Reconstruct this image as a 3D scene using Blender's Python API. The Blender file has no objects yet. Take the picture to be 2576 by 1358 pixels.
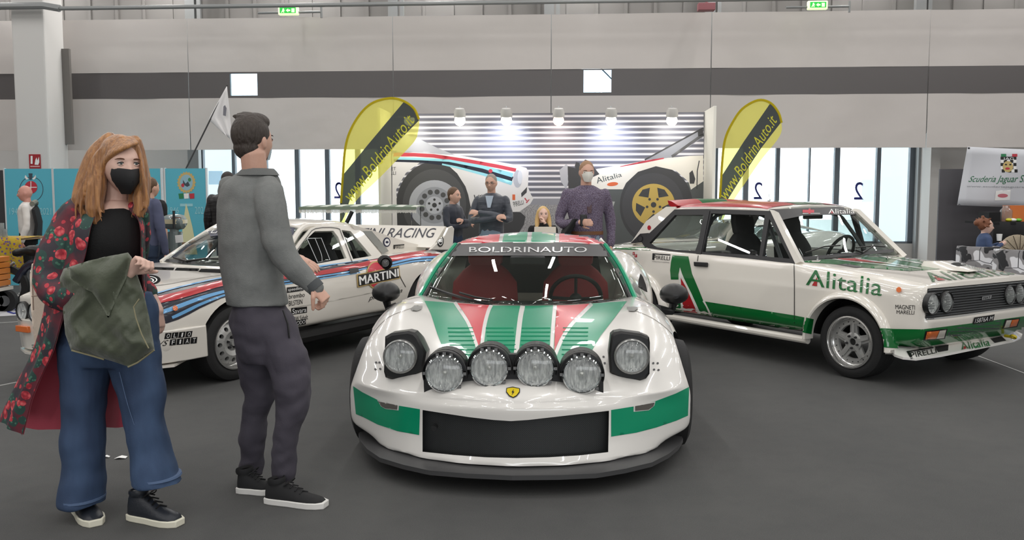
import bpy, bmesh, math, random
from math import sin, cos, pi, radians, atan2, hypot
from mathutils import Vector, Matrix, noise
from mathutils.bvhtree import BVHTree
from mathutils.geometry import delaunay_2d_cdt
random.seed(7)
C = bpy.context.scene.collection
SC = bpy.context.scene
V = Vector

# ---------------------------------------------------------------- camera, world, light, exposure
F_PX, CXP, CYP, CAM_H, Y_HOR = 2200.0, 1288.0, 679.0, 1.435, 495.0
TILT = math.atan((CYP - Y_HOR) / F_PX)
cam = bpy.data.objects.new('camera', bpy.data.cameras.new('camera'))
C.objects.link(cam)
cam.location = (0, 0, CAM_H)
cam.rotation_euler = (pi / 2 - TILT, 0, 0)
cam.data.sensor_width = 36.0
cam.data.lens = 36.0 * F_PX / 2576.0
cam.data.clip_start = 0.05
cam.data.clip_end = 500
SC.camera = cam
SC.view_settings.view_transform = 'Standard'
SC.view_settings.look = 'None'
SC.view_settings.exposure = 0.0
SC.view_settings.gamma = 1.0
SC.view_settings.use_curve_mapping = False
SC.cycles.use_denoising = True
SC.cycles.max_bounces = 8
SC.cycles.transparent_max_bounces = 16
SC.cycles.sample_clamp_indirect = 4.0
SC.cycles.caustics_reflective = False
SC.cycles.caustics_refractive = False

wd = bpy.data.worlds.new('overcast_sky')
SC.world = wd
wd.use_nodes = True
wd.node_tree.nodes['Background'].inputs[0].default_value = (0.90, 0.96, 1.0, 1)
wd.node_tree.nodes['Background'].inputs[1].default_value = 3.4

HALL_A = 0.0577
def hall_dir(): return math.atan(HALL_A)
TUBE_W = 29.0
def tube_light(x, y, z, w, lx=0.12, ly=1.5):
    d = bpy.data.lights.new('tube_light', 'AREA')
    d.shape = 'RECTANGLE'; d.size = lx; d.size_y = ly
    d.energy = w; d.color = (1.0, 0.98, 0.955)
    o = bpy.data.objects.new('tube_light', d); C.objects.link(o)
    o.location = (x, y, z); o.rotation_euler = (0, 0, -hall_dir())
    return o
for ix in range(-5, 6):
    for iy in range(-4, 6):
        tube_light(ix * 2.6 + 1.2, iy * 2.9 + 1.9, 6.2, TUBE_W * (2.5 if iy == 5 else 1))
# added fill light behind the camera, lifts the surfaces facing it
_d = bpy.data.lights.new('front_fill', 'AREA'); _d.shape = 'RECTANGLE'; _d.size = 22; _d.size_y = 2.4; _d.energy = 800; _d.color = (0.93, 0.97, 1.0)
_o = bpy.data.objects.new('front_fill', _d); C.objects.link(_o); _o.location = (0, -12.8, 1.7); _o.rotation_euler = (pi / 2, 0, 0)

# ---------------------------------------------------------------- helpers: pixels and frames
_c, _s = cos(TILT), sin(TILT)
_R, _F, _U, _O = V((1, 0, 0)), V((0, _c, -_s)), V((0, _s, _c)), V((0, 0, CAM_H))
def ray(px, py): return _R * ((px - CXP) / F_PX) + _U * ((CYP - py) / F_PX) + _F
def W(px, py, D):
    r = ray(px, py); return _O + r * (D / r.y)
def ground(px, py, z=0.0):
    r = ray(px, py); return _O + r * ((z - CAM_H) / r.z)
class Frame:
    def __init__(s, o, ex):
        s.ex = V((ex[0], ex[1], 0)).normalized(); s.ey = V((-s.ex.y, s.ex.x, 0)); s.ez = V((0, 0, 1)); s.o = V((o[0], o[1], 0))
        s.rz = atan2(s.ex.y, s.ex.x)
        s.m = Matrix.Translation(s.o) @ Matrix.Rotation(s.rz, 4, 'Z'); s.mi = s.m.inverted()
    def w(s, x, y, z): return s.m @ V((x, y, z))
    def pl(s, px, py, ax, val):
        n = {'x': s.ex, 'y': s.ey, 'z': s.ez}[ax]; r = ray(px, py)
        return s.mi @ (_O + r * ((val - (_O - s.o).dot(n)) / r.dot(n)))
    def plw(s, px, py, ax, val): return s.m @ s.pl(px, py, ax, val)
HF = Frame((0, 0), (1, -HALL_A))
def HW(px, py, d): return HF.plw(px, py, 'y', d)     # a point of the hall plane at depth d
def cr(pts, n=6, closed=False):
    """smooth curve through points (Catmull-Rom)"""
    P = [V(p) for p in pts]; out = []; m = len(P)
    segs = m if closed else m - 1
    for i in range(segs):
        p0 = P[(i - 1) % m] if closed or i > 0 else P[0] * 2 - P[1]
        p1 = P[i]; p2 = P[(i + 1) % m]
        p3 = P[(i + 2) % m] if closed or i + 2 < m else P[-1] * 2 - P[-2]
        for k in range(n):
            t = k / n
            out.append(0.5 * (2 * p1 + (p2 - p0) * t + (2 * p0 - 5 * p1 + 4 * p2 - p3) * t * t + (3 * p1 - p0 - 3 * p2 + p3) * t ** 3))
    if not closed: out.append(P[-1].copy())
    return out

# ---------------------------------------------------------------- helpers: materials
def lin(c):
    def f(v):
        v = v / 255.0
        return v / 12.92 if v <= 0.04045 else ((v + 0.055) / 1.055) ** 2.4
    return (f(c[0]), f(c[1]), f(c[2]), 1.0)
MATS = {}
def mat(name, col=(200, 200, 200), rough=0.5, metal=0.0, coat=0.0, bump=None, emit=None, var=None, sheen=0.0, spec=None, bstretch=None):
    """bump=(scale, strength); var=(scale, amount, second colour); emit=(colour, strength)"""
    if name in MATS: return MATS[name]
    m = bpy.data.materials.new(name); m.use_nodes = True
    nt = m.node_tree; b = nt.nodes['Principled BSDF']
    b.inputs['Base Color'].default_value = lin(col)
    b.inputs['Roughness'].default_value = rough
    b.inputs['Metallic'].default_value = metal
    if coat:
        b.inputs['Coat Weight'].default_value = coat; b.inputs['Coat Roughness'].default_value = 0.03
    if sheen:
        b.inputs['Sheen Weight'].default_value = sheen; b.inputs['Sheen Roughness'].default_value = 0.5
    if spec is not None: b.inputs['Specular IOR Level'].default_value = spec
    tc = nt.nodes.new('ShaderNodeTexCoord')
    def tex(scale, detail=4.0):
        n = nt.nodes.new('ShaderNodeTexNoise'); n.inputs['Scale'].default_value = scale; n.inputs['Detail'].default_value = detail
        if bstretch:
            mp = nt.nodes.new('ShaderNodeMapping'); mp.inputs['Scale'].default_value = bstretch
            nt.links.new(tc.outputs['Object'], mp.inputs[0]); nt.links.new(mp.outputs[0], n.inputs['Vector'])
        else: nt.links.new(tc.outputs['Object'], n.inputs['Vector'])
        return n
    if var:
        n = tex(var[0]); r = nt.nodes.new('ShaderNodeValToRGB')
        r.color_ramp.elements[0].position = 0.5 - var[1] / 2; r.color_ramp.elements[1].position = 0.5 + var[1] / 2
        r.color_ramp.elements[0].color = lin(col); r.color_ramp.elements[1].color = lin(var[2])
        nt.links.new(n.outputs['Fac'], r.inputs[0]); nt.links.new(r.outputs[0], b.inputs['Base Color'])
    if bump:
        n = tex(bump[0]); bp = nt.nodes.new('ShaderNodeBump'); bp.inputs['Strength'].default_value = bump[1]; bp.inputs['Distance'].default_value = 0.02
        nt.links.new(n.outputs['Fac'], bp.inputs['Height']); nt.links.new(bp.outputs[0], b.inputs['Normal'])
    if emit:
        b.inputs['Emission Color'].default_value = lin(emit[0]); b.inputs['Emission Strength'].default_value = emit[1]
    MATS[name] = m; return m
def glass(name, tint=(0.8, 0.85, 0.85), refl=1.0, rough=0.0, haze=None):
    if name in MATS: return MATS[name]
    m = bpy.data.materials.new(name); m.use_nodes = True; nt = m.node_tree; nt.nodes.remove(nt.nodes['Principled BSDF'])
    out = nt.nodes['Material Output']; mx = nt.nodes.new('ShaderNodeMixShader'); tr = nt.nodes.new('ShaderNodeBsdfTransparent'); gl = nt.nodes.new('ShaderNodeBsdfGlossy')
    lw = nt.nodes.new('ShaderNodeLayerWeight'); lw.inputs[0].default_value = 0.5
    pw = nt.nodes.new('ShaderNodeMath'); pw.operation = 'POWER'; pw.inputs[1].default_value = 4.0; nt.links.new(lw.outputs['Facing'], pw.inputs[0])
    fr = nt.nodes.new('ShaderNodeMath'); fr.operation = 'MULTIPLY_ADD'; fr.inputs[1].default_value = 0.9; fr.inputs[2].default_value = 0.045; nt.links.new(pw.outputs[0], fr.inputs[0])
    mu = nt.nodes.new('ShaderNodeMath'); mu.operation = 'MULTIPLY'; mu.inputs[1].default_value = refl
    tr.inputs[0].default_value = (*tint, 1); gl.inputs['Roughness'].default_value = rough
    nt.links.new(fr.outputs[0], mu.inputs[0]); nt.links.new(mu.outputs[0], mx.inputs[0]); nt.links.new(gl.outputs[0], mx.inputs[2])
    if haze:
        df = nt.nodes.new('ShaderNodeBsdfDiffuse'); df.inputs[0].default_value = lin(haze[0]); m2 = nt.nodes.new('ShaderNodeMixShader'); m2.inputs[0].default_value = haze[1]
        nt.links.new(tr.outputs[0], m2.inputs[1]); nt.links.new(df.outputs[0], m2.inputs[2]); nt.links.new(m2.outputs[0], mx.inputs[1])
    else: nt.links.new(tr.outputs[0], mx.inputs[1])
    nt.links.new(mx.outputs[0], out.inputs[0])
    MATS[name] = m; return m
class Nodes:
    """tiny helper for hand-made node materials"""
    def __init__(s, name, rough=0.5):
        s.m = bpy.data.materials.new(name); s.m.use_nodes = True; s.nt = s.m.node_tree; s.b = s.nt.nodes['Principled BSDF']; s.b.inputs['Roughness'].default_value = rough
        MATS[name] = s.m
        s.tc = s.nt.nodes.new('ShaderNodeTexCoord')
    def new(s, t, **k):
        n = s.nt.nodes.new('ShaderNode' + t)
        for a, v in k.items(): setattr(n, a, v)
        return n
    def link(s, a, b): s.nt.links.new(a, b)
    def math(s, op, a, b=None, clamp=False):
        n = s.new('Math', operation=op); n.use_clamp = clamp
        for i, v in enumerate((a, b)):
            if v is None: continue
            if isinstance(v, (int, float)): n.inputs[i].default_value = v
            else: s.link(v, n.inputs[i])
        return n.outputs[0]
    def mix(s, fac, a, b):
        n = s.new('Mix', data_type='RGBA')
        for sock, v in ((n.inputs[0], fac), (n.inputs[6], a), (n.inputs[7], b)):
            if isinstance(v, (int, float)): sock.default_value = v
            elif isinstance(v, tuple): sock.default_value = lin(v)
            else: s.link(v, sock)
        return n.outputs[2]
    def ramp(s, fac, stops, interp='LINEAR'):
        n = s.new('ValToRGB'); n.color_ramp.interpolation = interp; e = n.color_ramp.elements
        while len(e) < len(stops): e.new(0.5)
        for i, (p, c) in enumerate(stops): e[i].position = p; e[i].color = lin(c)
        s.link(fac, n.inputs[0]); return n.outputs[0]
    def noise(s, scale, detail=3, vec=None):
        n = s.new('TexNoise'); n.inputs['Scale'].default_value = scale; n.inputs['Detail'].default_value = detail
        s.link(vec or s.tc.outputs['Object'], n.inputs['Vector']); return n
    def voro(s, scale, vec=None, rnd=1.0):
        n = s.new('TexVoronoi'); n.inputs['Scale'].default_value = scale; n.inputs['Randomness'].default_value = rnd
        s.link(vec or s.tc.outputs['Object'], n.inputs['Vector']); return n
    def bump(s, h, strength=0.3, dist=0.02):
        n = s.new('Bump'); n.inputs['Strength'].default_value = strength; n.inputs['Distance'].default_value = dist
        s.link(h, n.inputs['Height']); s.link(n.outputs[0], s.b.inputs['Normal'])

# ---------------------------------------------------------------- helpers: objects
MW = {}
def link(o, parent=None, m=None):
    C.objects.link(o)
    if parent is not None:
        o.parent = parent; MW[o.name] = MW[parent.name]
    else: MW[o.name] = m or Matrix.Identity(4)
    return o
def tag(o, label=None, cat=None, group=None, kind=None):
    if label: o['label'] = label
    if cat: o['category'] = cat
    if group: o['group'] = group
    if kind: o['kind'] = kind
    return o
def thing(name, label, cat, m=None, group=None, kind=None):
    o = bpy.data.objects.new(name, None); o.empty_display_size = 0.1
    m = m or Matrix.Identity(4)
    if isinstance(m, Vector): m = Matrix.Translation(m)
    o.matrix_world = m
    link(o, None, m.copy()); return tag(o, label, cat, group, kind)
def finish(me, mats, smooth, angle):
    for mm in (mats if isinstance(mats, (list, tuple)) else [mats]): me.materials.append(mm)
    if smooth:
        me.shade_smooth()
        if angle < 179: me.set_sharp_from_angle(angle=radians(angle))
class MB:
    def __init__(s): s.v = []; s.f = []; s.mi = []
    def add(s, vs, fs, mi=0):
        k = len(s.v); s.v += [V(p) for p in vs]; s.f += [tuple(i + k for i in f) for f in fs]; s.mi += [mi] * len(fs); return s
    def box(s, c, size, rot=None, mi=0):
        c = V(c); x, y, z = size[0] / 2, size[1] / 2, size[2] / 2
        vs = [V((a * x, b * y, d * z)) for a in (-1, 1) for b in (-1, 1) for d in (-1, 1)]
        if rot is not None: vs = [rot @ v for v in vs]
        return s.add([c + v for v in vs], [(0, 1, 3, 2), (4, 6, 7, 5), (0, 4, 5, 1), (2, 3, 7, 6), (0, 2, 6, 4), (1, 5, 7, 3)], mi)
    def prism(s, poly, vec, mi=0):
        """a planar outline pushed along a vector"""
        n = len(poly); vec = V(vec); P = [V(p) for p in poly]
        nrm = V((0, 0, 0))
        for i in range(n): nrm += (P[i] - P[0]).cross(P[(i + 1) % n] - P[0])
        if nrm.dot(vec) > 0: P.reverse()
        return s.add(P + [p + vec for p in P], [tuple(range(n)), tuple(range(2 * n - 1, n - 1, -1))] + [(i, i + n, (i + 1) % n + n, (i + 1) % n) for i in range(n)], mi)
    def rings(s, R, cap=True, mi=0):
        n = len(R[0]); vs = [p for r in R for p in r]; fs = []
        for i in range(len(R) - 1):
            for j in range(n):
                a, b = i * n + j, i * n + (j + 1) % n
                fs.append((a, b, b + n, a + n))
        if cap: fs += [tuple(range(n - 1, -1, -1)), tuple((len(R) - 1) * n + j for j in range(n))]
        return s.add(vs, fs, mi)
    def tube(s, pts, r, n=8, cap=True, mi=0, round_ends=False, flat=1.0, up=None):
        P = [V(p) for p in pts]; m = len(P); R = list(r) if isinstance(r, (list, tuple)) else [r] * m
        if round_ends:
            d0 = (P[0] - P[1]).normalized(); d1 = (P[-1] - P[-2]).normalized()
            P = [P[0] + d0 * R[0] * 0.97, P[0] + d0 * R[0] * 0.7] + P + [P[-1] + d1 * R[-1] * 0.7, P[-1] + d1 * R[-1] * 0.97]
            R = [R[0] * 0.25, R[0] * 0.72] + R + [R[-1] * 0.72, R[-1] * 0.25]; m += 4
        out = []; u = V(up) if up is not None else None
        for i in range(m):
            t = (P[min(i + 1, m - 1)] - P[max(i - 1, 0)]).normalized()
            if u is None:
                u = V((0, 0, 1)) if abs(t.z) < 0.9 else V((0, 1, 0))
            u = (u - t * u.dot(t))
            u = u.normalized() if u.length > 1e-6 else t.orthogonal().normalized()
            w = t.cross(u)
            out.append([P[i] + (u * cos(2 * pi * k / n) * flat + w * sin(2 * pi * k / n)) * R[i] for k in range(n)])
        return s.rings(out, cap, mi)
    def lathe(s, prof, o, ax, n=24, a0=0.0, a1=2 * pi, up=None, mi=0, caps=False):
        """prof = [(radius, height along axis)]"""
        o = V(o); ax = V(ax).normalized(); u = V(up) if up is not None else (V((0, 0, 1)) if abs(ax.z) < 0.9 else V((1, 0, 0)))
        u = (u - ax * u.dot(ax)).normalized(); w = ax.cross(u); full = abs(a1 - a0 - 2 * pi) < 1e-6
        k = n if full else n + 1; rows = []
        for (r, h) in prof: rows.append([o + ax * h + (u * cos(a0 + (a1 - a0) * j / n) + w * sin(a0 + (a1 - a0) * j / n)) * r for j in range(k)])
        vs = [p for rw in rows for p in rw]; fs = []
        for i in range(len(rows) - 1):
            for j in range(n):
                a, b = i * k + j, i * k + (j + 1) % k
                fs.append((a, b, b + k, a + k))
        if caps and full: fs += [tuple(range(k - 1, -1, -1)), tuple((len(rows) - 1) * k + j for j in range(k))]
        return s.add(vs, fs, mi)
    def ball(s, c, r, n=12, m=8, rot=None, mi=0):
        c = V(c); r = (r, r, r) if isinstance(r, (int, float)) else r
        rows = []
        for i in range(m + 1):
            th = pi * i / m; th = min(max(th, 0.02), pi - 0.02)
            row = [V((r[0] * sin(th) * cos(2 * pi * k / n), r[1] * sin(th) * sin(2 * pi * k / n), -r[2] * cos(th))) for k in range(n)]
            rows.append([c + (rot @ p if rot is not None else p) for p in row])
        return s.rings(rows, True, mi)
    def grid(s, rows, mi=0, flip=False):
        n = len(rows[0]); fs = []
        for i in range(len(rows) - 1):
            for j in range(n - 1):
                a = i * n + j; q = (a, a + 1, a + n + 1, a + n)
                fs.append(q[::-1] if flip else q)
        return s.add([p for r in rows for p in r], fs, mi)
    def sheet(s, rows, t, mi=0):
        """grid with thickness: t is a vector or a distance along the average normal"""
        rows = [[V(p) for p in r] for r in rows]; n = len(rows[0]); m = len(rows)
        if isinstance(t, (int, float)):
            nr = V((0, 0, 0))
            for i in range(m - 1):
                for j in range(n - 1): nr += (rows[i][j + 1] - rows[i][j]).cross(rows[i + 1][j] - rows[i][j])
            t = nr.normalized() * t
        A = [p for r in rows for p in r]; N = len(A); fs = []
        for i in range(m - 1):
            for j in range(n - 1):
                a = i * n + j; fs += [(a, a + n, a + n + 1, a + 1), (a + N, a + 1 + N, a + n + 1 + N, a + n + N)]
        B = [j for j in range(n)] + [i * n + n - 1 for i in range(1, m)] + [(m - 1) * n + j for j in range(n - 2, -1, -1)] + [i * n for i in range(m - 2, 0, -1)]
        for i in range(len(B)):
            a, b = B[i], B[(i + 1) % len(B)]; fs.append((a, b, b + N, a + N))
        return s.add(A + [p + t for p in A], fs, mi)
    def build(s, name, mats, parent=None, local=False, smooth=True, angle=35, bevel=0, recalc=False):
        me = bpy.data.meshes.new(name)
        vs = s.v; mw = None
        if parent is not None:
            if not local:
                inv = MW[parent.name].inverted(); vs = [inv @ v for v in vs]
        else:
            xs = [v.x for v in vs]; ys = [v.y for v in vs]; zs = [v.z for v in vs]
            c = V(((min(xs) + max(xs)) / 2, (min(ys) + max(ys)) / 2, min(zs))); vs = [v - c for v in vs]; mw = Matrix.Translation(c)
        me.from_pydata([tuple(v) for v in vs], [], s.f)
        if any(s.mi): me.polygons.foreach_set('material_index', s.mi)
        if recalc:
            bm = bmesh.new(); bm.from_mesh(me); bmesh.ops.recalc_face_normals(bm, faces=bm.faces); bm.to_mesh(me); bm.free()
        finish(me, mats, smooth, angle)
        o = bpy.data.objects.new(name, me)
        if mw is not None: o.matrix_world = mw
        link(o, parent, mw)
        if bevel:
            b = o.modifiers.new('bevel', 'BEVEL'); b.width = bevel; b.segments = 2; b.limit_method = 'ANGLE'; b.angle_limit = radians(40)
        return o
def struct(mb, name, m, smooth=False, **k):
    o = mb.build(name, m, smooth=smooth, **k); o['kind'] = 'structure'; return o
def evaluate(o):
    dg = bpy.context.evaluated_depsgraph_get()
    return bpy.data.meshes.new_from_object(o.evaluated_get(dg))
def remesh(mb, voxel, name, mats, parent=None, local=False, smooth=2, wrinkle=None, angle=180):
    """union of overlapping closed shapes as one continuous skin; wrinkle=(amount, function(point)->float)"""
    vs = mb.v
    if parent is not None and not local:
        inv = MW[parent.name].inverted(); vs = [inv @ v for v in vs]
    me = bpy.data.meshes.new('tmp'); me.from_pydata([tuple(v) for v in vs], [], mb.f)
    bm = bmesh.new(); bm.from_mesh(me); bmesh.ops.recalc_face_normals(bm, faces=bm.faces); bm.to_mesh(me); bm.free()
    t = bpy.data.objects.new('tmp', me); C.objects.link(t)
    r = t.modifiers.new('r', 'REMESH'); r.mode = 'VOXEL'; r.voxel_size = voxel; r.use_smooth_shade = True
    if smooth:
        sm = t.modifiers.new('s', 'SMOOTH'); sm.factor = 0.5; sm.iterations = smooth
    out = evaluate(t); bpy.data.objects.remove(t); out.name = name
    if wrinkle:
        nv = [v.normal.copy() for v in out.vertices]
        for v, nn in zip(out.vertices, nv): v.co += nn * wrinkle(v.co)
    finish(out, mats, True, angle)
    o = bpy.data.objects.new(name, out); link(o, parent); return o

# ---------------------------------------------------------------- helpers: stickers and lettering that lie on a surface
class Caster:
    def __init__(s, objs):
        vs, fs = [], []
        for o in objs:
            k = len(vs); mw = MW[o.name]
            vs += [mw @ v.co for v in o.data.vertices]; fs += [tuple(i + k for i in p.vertices) for p in o.data.polygons]
        s.b = BVHTree.FromPolygons(vs, fs)
    def hit(s, px, py, off):
        r = ray(px, py).normalized(); loc, nr, i, d = s.b.ray_cast(_O, r)
        if loc is None: return None
        if nr.dot(r) > 0: nr = -nr
        return loc + nr * off
class TopCaster:
    """lays stickers from above: outline points are metres in the frame"""
    def __init__(s, fr, k): s.fr = fr; s.k = k
    def hit(s, x, y, off):
        loc, nr, i, d = s.k.b.ray_cast(s.fr.w(x, y, 4.0), V((0, 0, -1)))
        if loc is None: return None
        return loc + (nr if nr.z > 0 else -nr) * off
def mirror(o):
    """the same part on the other side of the car"""
    me = o.data.copy()
    for v in me.vertices: v.co.y = -v.co.y
    me.flip_normals()
    n = bpy.data.objects.new(o.name.split('.')[0], me); link(n, o.parent)
    for m in o.modifiers:
        k = n.modifiers.new(m.name, m.type)
        if m.type == 'SOLIDIFY': k.thickness = m.thickness; k.offset = m.offset
    return n
def thick(o, t):
    o.data.shade_flat()
    m = o.modifiers.new('thick', 'SOLIDIFY'); m.thickness = t; m.offset = -1; return o
class Plane:
    def __init__(s, fr, ax, val): s.a = (fr, ax, val); s.n = {'x': fr.ex, 'y': fr.ey, 'z': fr.ez}[ax]
    def hit(s, px, py, off):
        p = s.a[0].plw(px, py, s.a[1], s.a[2]); n = s.n if s.n.dot(_O - p) > 0 else -s.n
        return p + n * off
def _emit(name, pts, faces, m, caster, parent, off):
    H = [caster.hit(p[0], p[1], off) for p in pts]
    idx = {}; vs = []
    for i, h in enumerate(H):
        if h is not None: idx[i] = len(vs); vs.append(h)
    fs = []
    for f in faces:
        if all(i in idx for i in f):
            q = [vs[idx[i]] for i in f]
            if max((q[i] - q[i - 1]).length for i in range(len(q))) > 0.9: continue
            nr = (q[1] - q[0]).cross(q[2] - q[0])
            ff = tuple(idx[i] for i in f)
            if nr.dot(_O - q[0]) < 0: ff = ff[::-1]
            fs.append(ff)
    mb = MB(); mb.add(vs, fs)
    return mb.build(name, m, parent, angle=180)
def decal(name, poly, m, caster, parent, off=0.002, step=10.0, holes=(), smooth=0):
    """a flat coloured sticker with a pixel outline laid on the caster's surface"""
    loops = [poly] + list(holes); pts = []; edges = []
    if smooth: loops = [[tuple(p)[:2] for p in cr([(a[0], a[1], 0) for a in l], smooth, True)] for l in loops]
    for l in loops:
        dense = []
        for i in range(len(l)):
            a, b = l[i], l[(i + 1) % len(l)]; k = max(1, int(hypot(b[0] - a[0], b[1] - a[1]) / step))
            dense += [(a[0] + (b[0] - a[0]) * t / k, a[1] + (b[1] - a[1]) * t / k) for t in range(k)]
        s0 = len(pts); pts += dense; edges += [(s0 + i, s0 + (i + 1) % len(dense)) for i in range(len(dense))]
    def inside(x, y):
        c = False
        for (a, b) in edges:
            (x1, y1), (x2, y2) = pts[a], pts[b]
            if (y1 > y) != (y2 > y) and x < (x2 - x1) * (y - y1) / (y2 - y1) + x1: c = not c
        return c
    x0, x1 = min(p[0] for p in poly), max(p[0] for p in poly); y0, y1 = min(p[1] for p in poly), max(p[1] for p in poly)
    inner = []; y = y0 + step / 2
    while y < y1:
        x = x0 + step / 2
        while x < x1:
            if inside(x, y): inner.append((x, y))
            x += step
        y += step
    allp = [V(p) for p in pts + inner]
    ov, oe, of, *_ = delaunay_2d_cdt(allp, edges, [], 0, 1e-4)
    of = [f for f in of if inside(sum(ov[i].x for i in f) / len(f), sum(ov[i].y for i in f) / len(f))]
    return _emit(name, [(p.x, p.y) for p in ov], of, m, caster, parent, off)
def stroke(pts, w):
    """outline of a line of width w (number or list) through pixel points"""
    P = [V((p[0], p[1])) for p in pts]; L, Rr = [], []
    for i in range(len(P)):
        t = (P[min(i + 1, len(P) - 1)] - P[max(i - 1, 0)]).normalized(); n = V((-t.y, t.x)); ww = (w[i] if isinstance(w, (list, tuple)) else w) / 2
        L.append(tuple(P[i] + n * ww)); Rr.append(tuple(P[i] - n * ww))
    return L + Rr[::-1]
def line(name, pts, w, m, caster, parent, off=0.002, n=6, step=12):
    if n: 
        q = cr([(a[0], a[1], 0) for a in pts], n)
        if isinstance(w, (list, tuple)): w = [w[min(i // n, len(w) - 2)] * (1 - (i % n) / n) + w[min(i // n + 1, len(w) - 1)] * (i % n) / n for i in range(len(q))]
        pts = [(p.x, p.y) for p in q]
    return decal(name, stroke(pts, w), m, caster, parent, off, step)
_TX = {}
def textgeo(s, bold=0.0, shear=0.0, space=1.0):
    key = (s, bold, shear, space)
    if key in _TX: return _TX[key]
    cu = bpy.data.curves.new('t', 'FONT'); cu.body = s; cu.offset = bold; cu.shear = shear; cu.space_character = space; cu.resolution_u = 4; cu.fill_mode = 'FRONT' if hasattr(cu, 'fill_mode') else cu.fill_mode
    cu.dimensions = '2D'
    o = bpy.data.objects.new('t', cu); C.objects.link(o)
    me = evaluate(o); bpy.data.objects.remove(o)
    P = [(v.co.x, v.co.y) for v in me.vertices]; Fs = [tuple(p.vertices) for p in me.polygons]
    x0, x1 = min(p[0] for p in P), max(p[0] for p in P); y0, y1 = min(p[1] for p in P), max(p[1] for p in P)
    P = [((p[0] - x0) / (x1 - x0), (p[1] - y0) / (y1 - y0)) for p in P]
    bpy.data.meshes.remove(me); _TX[key] = (P, Fs); return _TX[key]
def letter(name, s, quad, m, caster, parent, off=0.003, bold=0.0, shear=0.0, space=1.0, mirror=False):
    """lettering whose ink fills a pixel quad TL, TR, BR, BL"""
    P, Fs = textgeo(s, 0.0, shear, space); TL, TR, BR, BL = quad; boldpx = 0.0
    # split long edges so that the letters follow the surface
    bm = bmesh.new(); vs = [bm.verts.new((p[0], p[1], 0)) for p in P]
    for f in Fs:
        try: bm.faces.new([vs[i] for i in f])
        except ValueError: pass
    wpx = max(hypot(TR[0] - TL[0], TR[1] - TL[1]), 1); hpx = max(hypot(BL[0] - TL[0], BL[1] - TL[1]), 1)
    for _ in range(2):
        lg = [e for e in bm.edges if hypot((e.verts[0].co.x - e.verts[1].co.x) * wpx, (e.verts[0].co.y - e.verts[1].co.y) * hpx) > 14]
        if not lg: break
        bmesh.ops.subdivide_edges(bm, edges=lg, cuts=1); bmesh.ops.triangulate(bm, faces=[f for f in bm.faces if len(f.verts) > 4])
    bm.verts.index_update(); pts = []
    for v in bm.verts:
        u, t = (1 - v.co.x if mirror else v.co.x), 1 - v.co.y
        pts.append(((TL[0] * (1 - u) + TR[0] * u) * (1 - t) + (BL[0] * (1 - u) + BR[0] * u) * t, (TL[1] * (1 - u) + TR[1] * u) * (1 - t) + (BL[1] * (1 - u) + BR[1] * u) * t))
    fs = [tuple(v.index for v in f.verts) for f in bm.faces]; bm.free()
    if boldpx > 0.08:
        n_ = len(pts); base = list(pts); pts = [(p[0] - boldpx, p[1]) for p in base] + [(p[0] + boldpx, p[1]) for p in base]; fs = fs + [tuple(i + n_ for i in f) for f in fs]
    return _emit(name, pts, fs, m, caster, parent, off)
def rect(x0, y0, x1, y1): return [(x0, y0), (x1, y0), (x1, y1), (x0, y1)]
def ell(cx, cy, rx, ry, n=24, rot=0.0, a0=0.0, a1=2 * pi):
    return [(cx + rx * cos(a0 + (a1 - a0) * i / n) * cos(rot) - ry * sin(a0 + (a1 - a0) * i / n) * sin(rot), cy + rx * cos(a0 + (a1 - a0) * i / n) * sin(rot) + ry * sin(a0 + (a1 - a0) * i / n) * cos(rot)) for i in range(n)]
# ================================================================ the hall
def cloth(name, col, tr=0.3):
    if name in MATS: return MATS[name]
    m = bpy.data.materials.new(name); m.use_nodes = True; nt = m.node_tree; nt.nodes.remove(nt.nodes['Principled BSDF']); out = nt.nodes['Material Output']
    d = nt.nodes.new('ShaderNodeBsdfDiffuse'); t = nt.nodes.new('ShaderNodeBsdfTranslucent'); p = nt.nodes.new('ShaderNodeBsdfTransparent'); a = nt.nodes.new('ShaderNodeMixShader'); b = nt.nodes.new('ShaderNodeMixShader')
    d.inputs[0].default_value = lin(col); t.inputs[0].default_value = lin(col); p.inputs[0].default_value = lin(tuple(min(255, c + 40) for c in col)); a.inputs[0].default_value = 0.35; b.inputs[0].default_value = tr
    nt.links.new(d.outputs[0], a.inputs[1]); nt.links.new(t.outputs[0], a.inputs[2]); nt.links.new(a.outputs[0], b.inputs[1]); nt.links.new(p.outputs[0], b.inputs[2]); nt.links.new(b.outputs[0], out.inputs[0])
    MATS[name] = m; return m
M_wall = mat('wall_paint', (205, 203, 200), 0.8)
M_grey = mat('grey_sheet', (128, 125, 122), 0.6)
M_post = mat('post_grey', (150, 152, 152), 0.5, 0.3)
M_alu = mat('dark_aluminium', (112, 120, 128), 0.5, 0.2)
M_black = mat('black_plastic', (18, 18, 19), 0.4)
M_white = mat('white_gloss', (236, 236, 234), 0.35)
M_steel = mat('steel', (190, 192, 195), 0.28, 0.9)
M_chrome = mat('chrome', (225, 228, 230), 0.08, 1.0)
M_rubber = mat('tyre_rubber', (26, 26, 27), 0.75, bump=(60, 0.1))
n = Nodes('carpet', 0.95)
a = n.noise(260, 4); b = n.noise(1.3, 5); c_ = n.noise(9, 4)
base = n.mix(n.math('MULTIPLY', a.outputs['Fac'], 0.9), (46, 47, 48), (98, 98, 97))
base = n.mix(n.math('MULTIPLY', n.math('SUBTRACT', b.outputs['Fac'], 0.35, True), 0.9), base, (97, 96, 94))
base = n.mix(n.math('MULTIPLY', n.math('SUBTRACT', c_.outputs['Fac'], 0.45, True), 0.6), base, (60, 60, 62))
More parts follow.
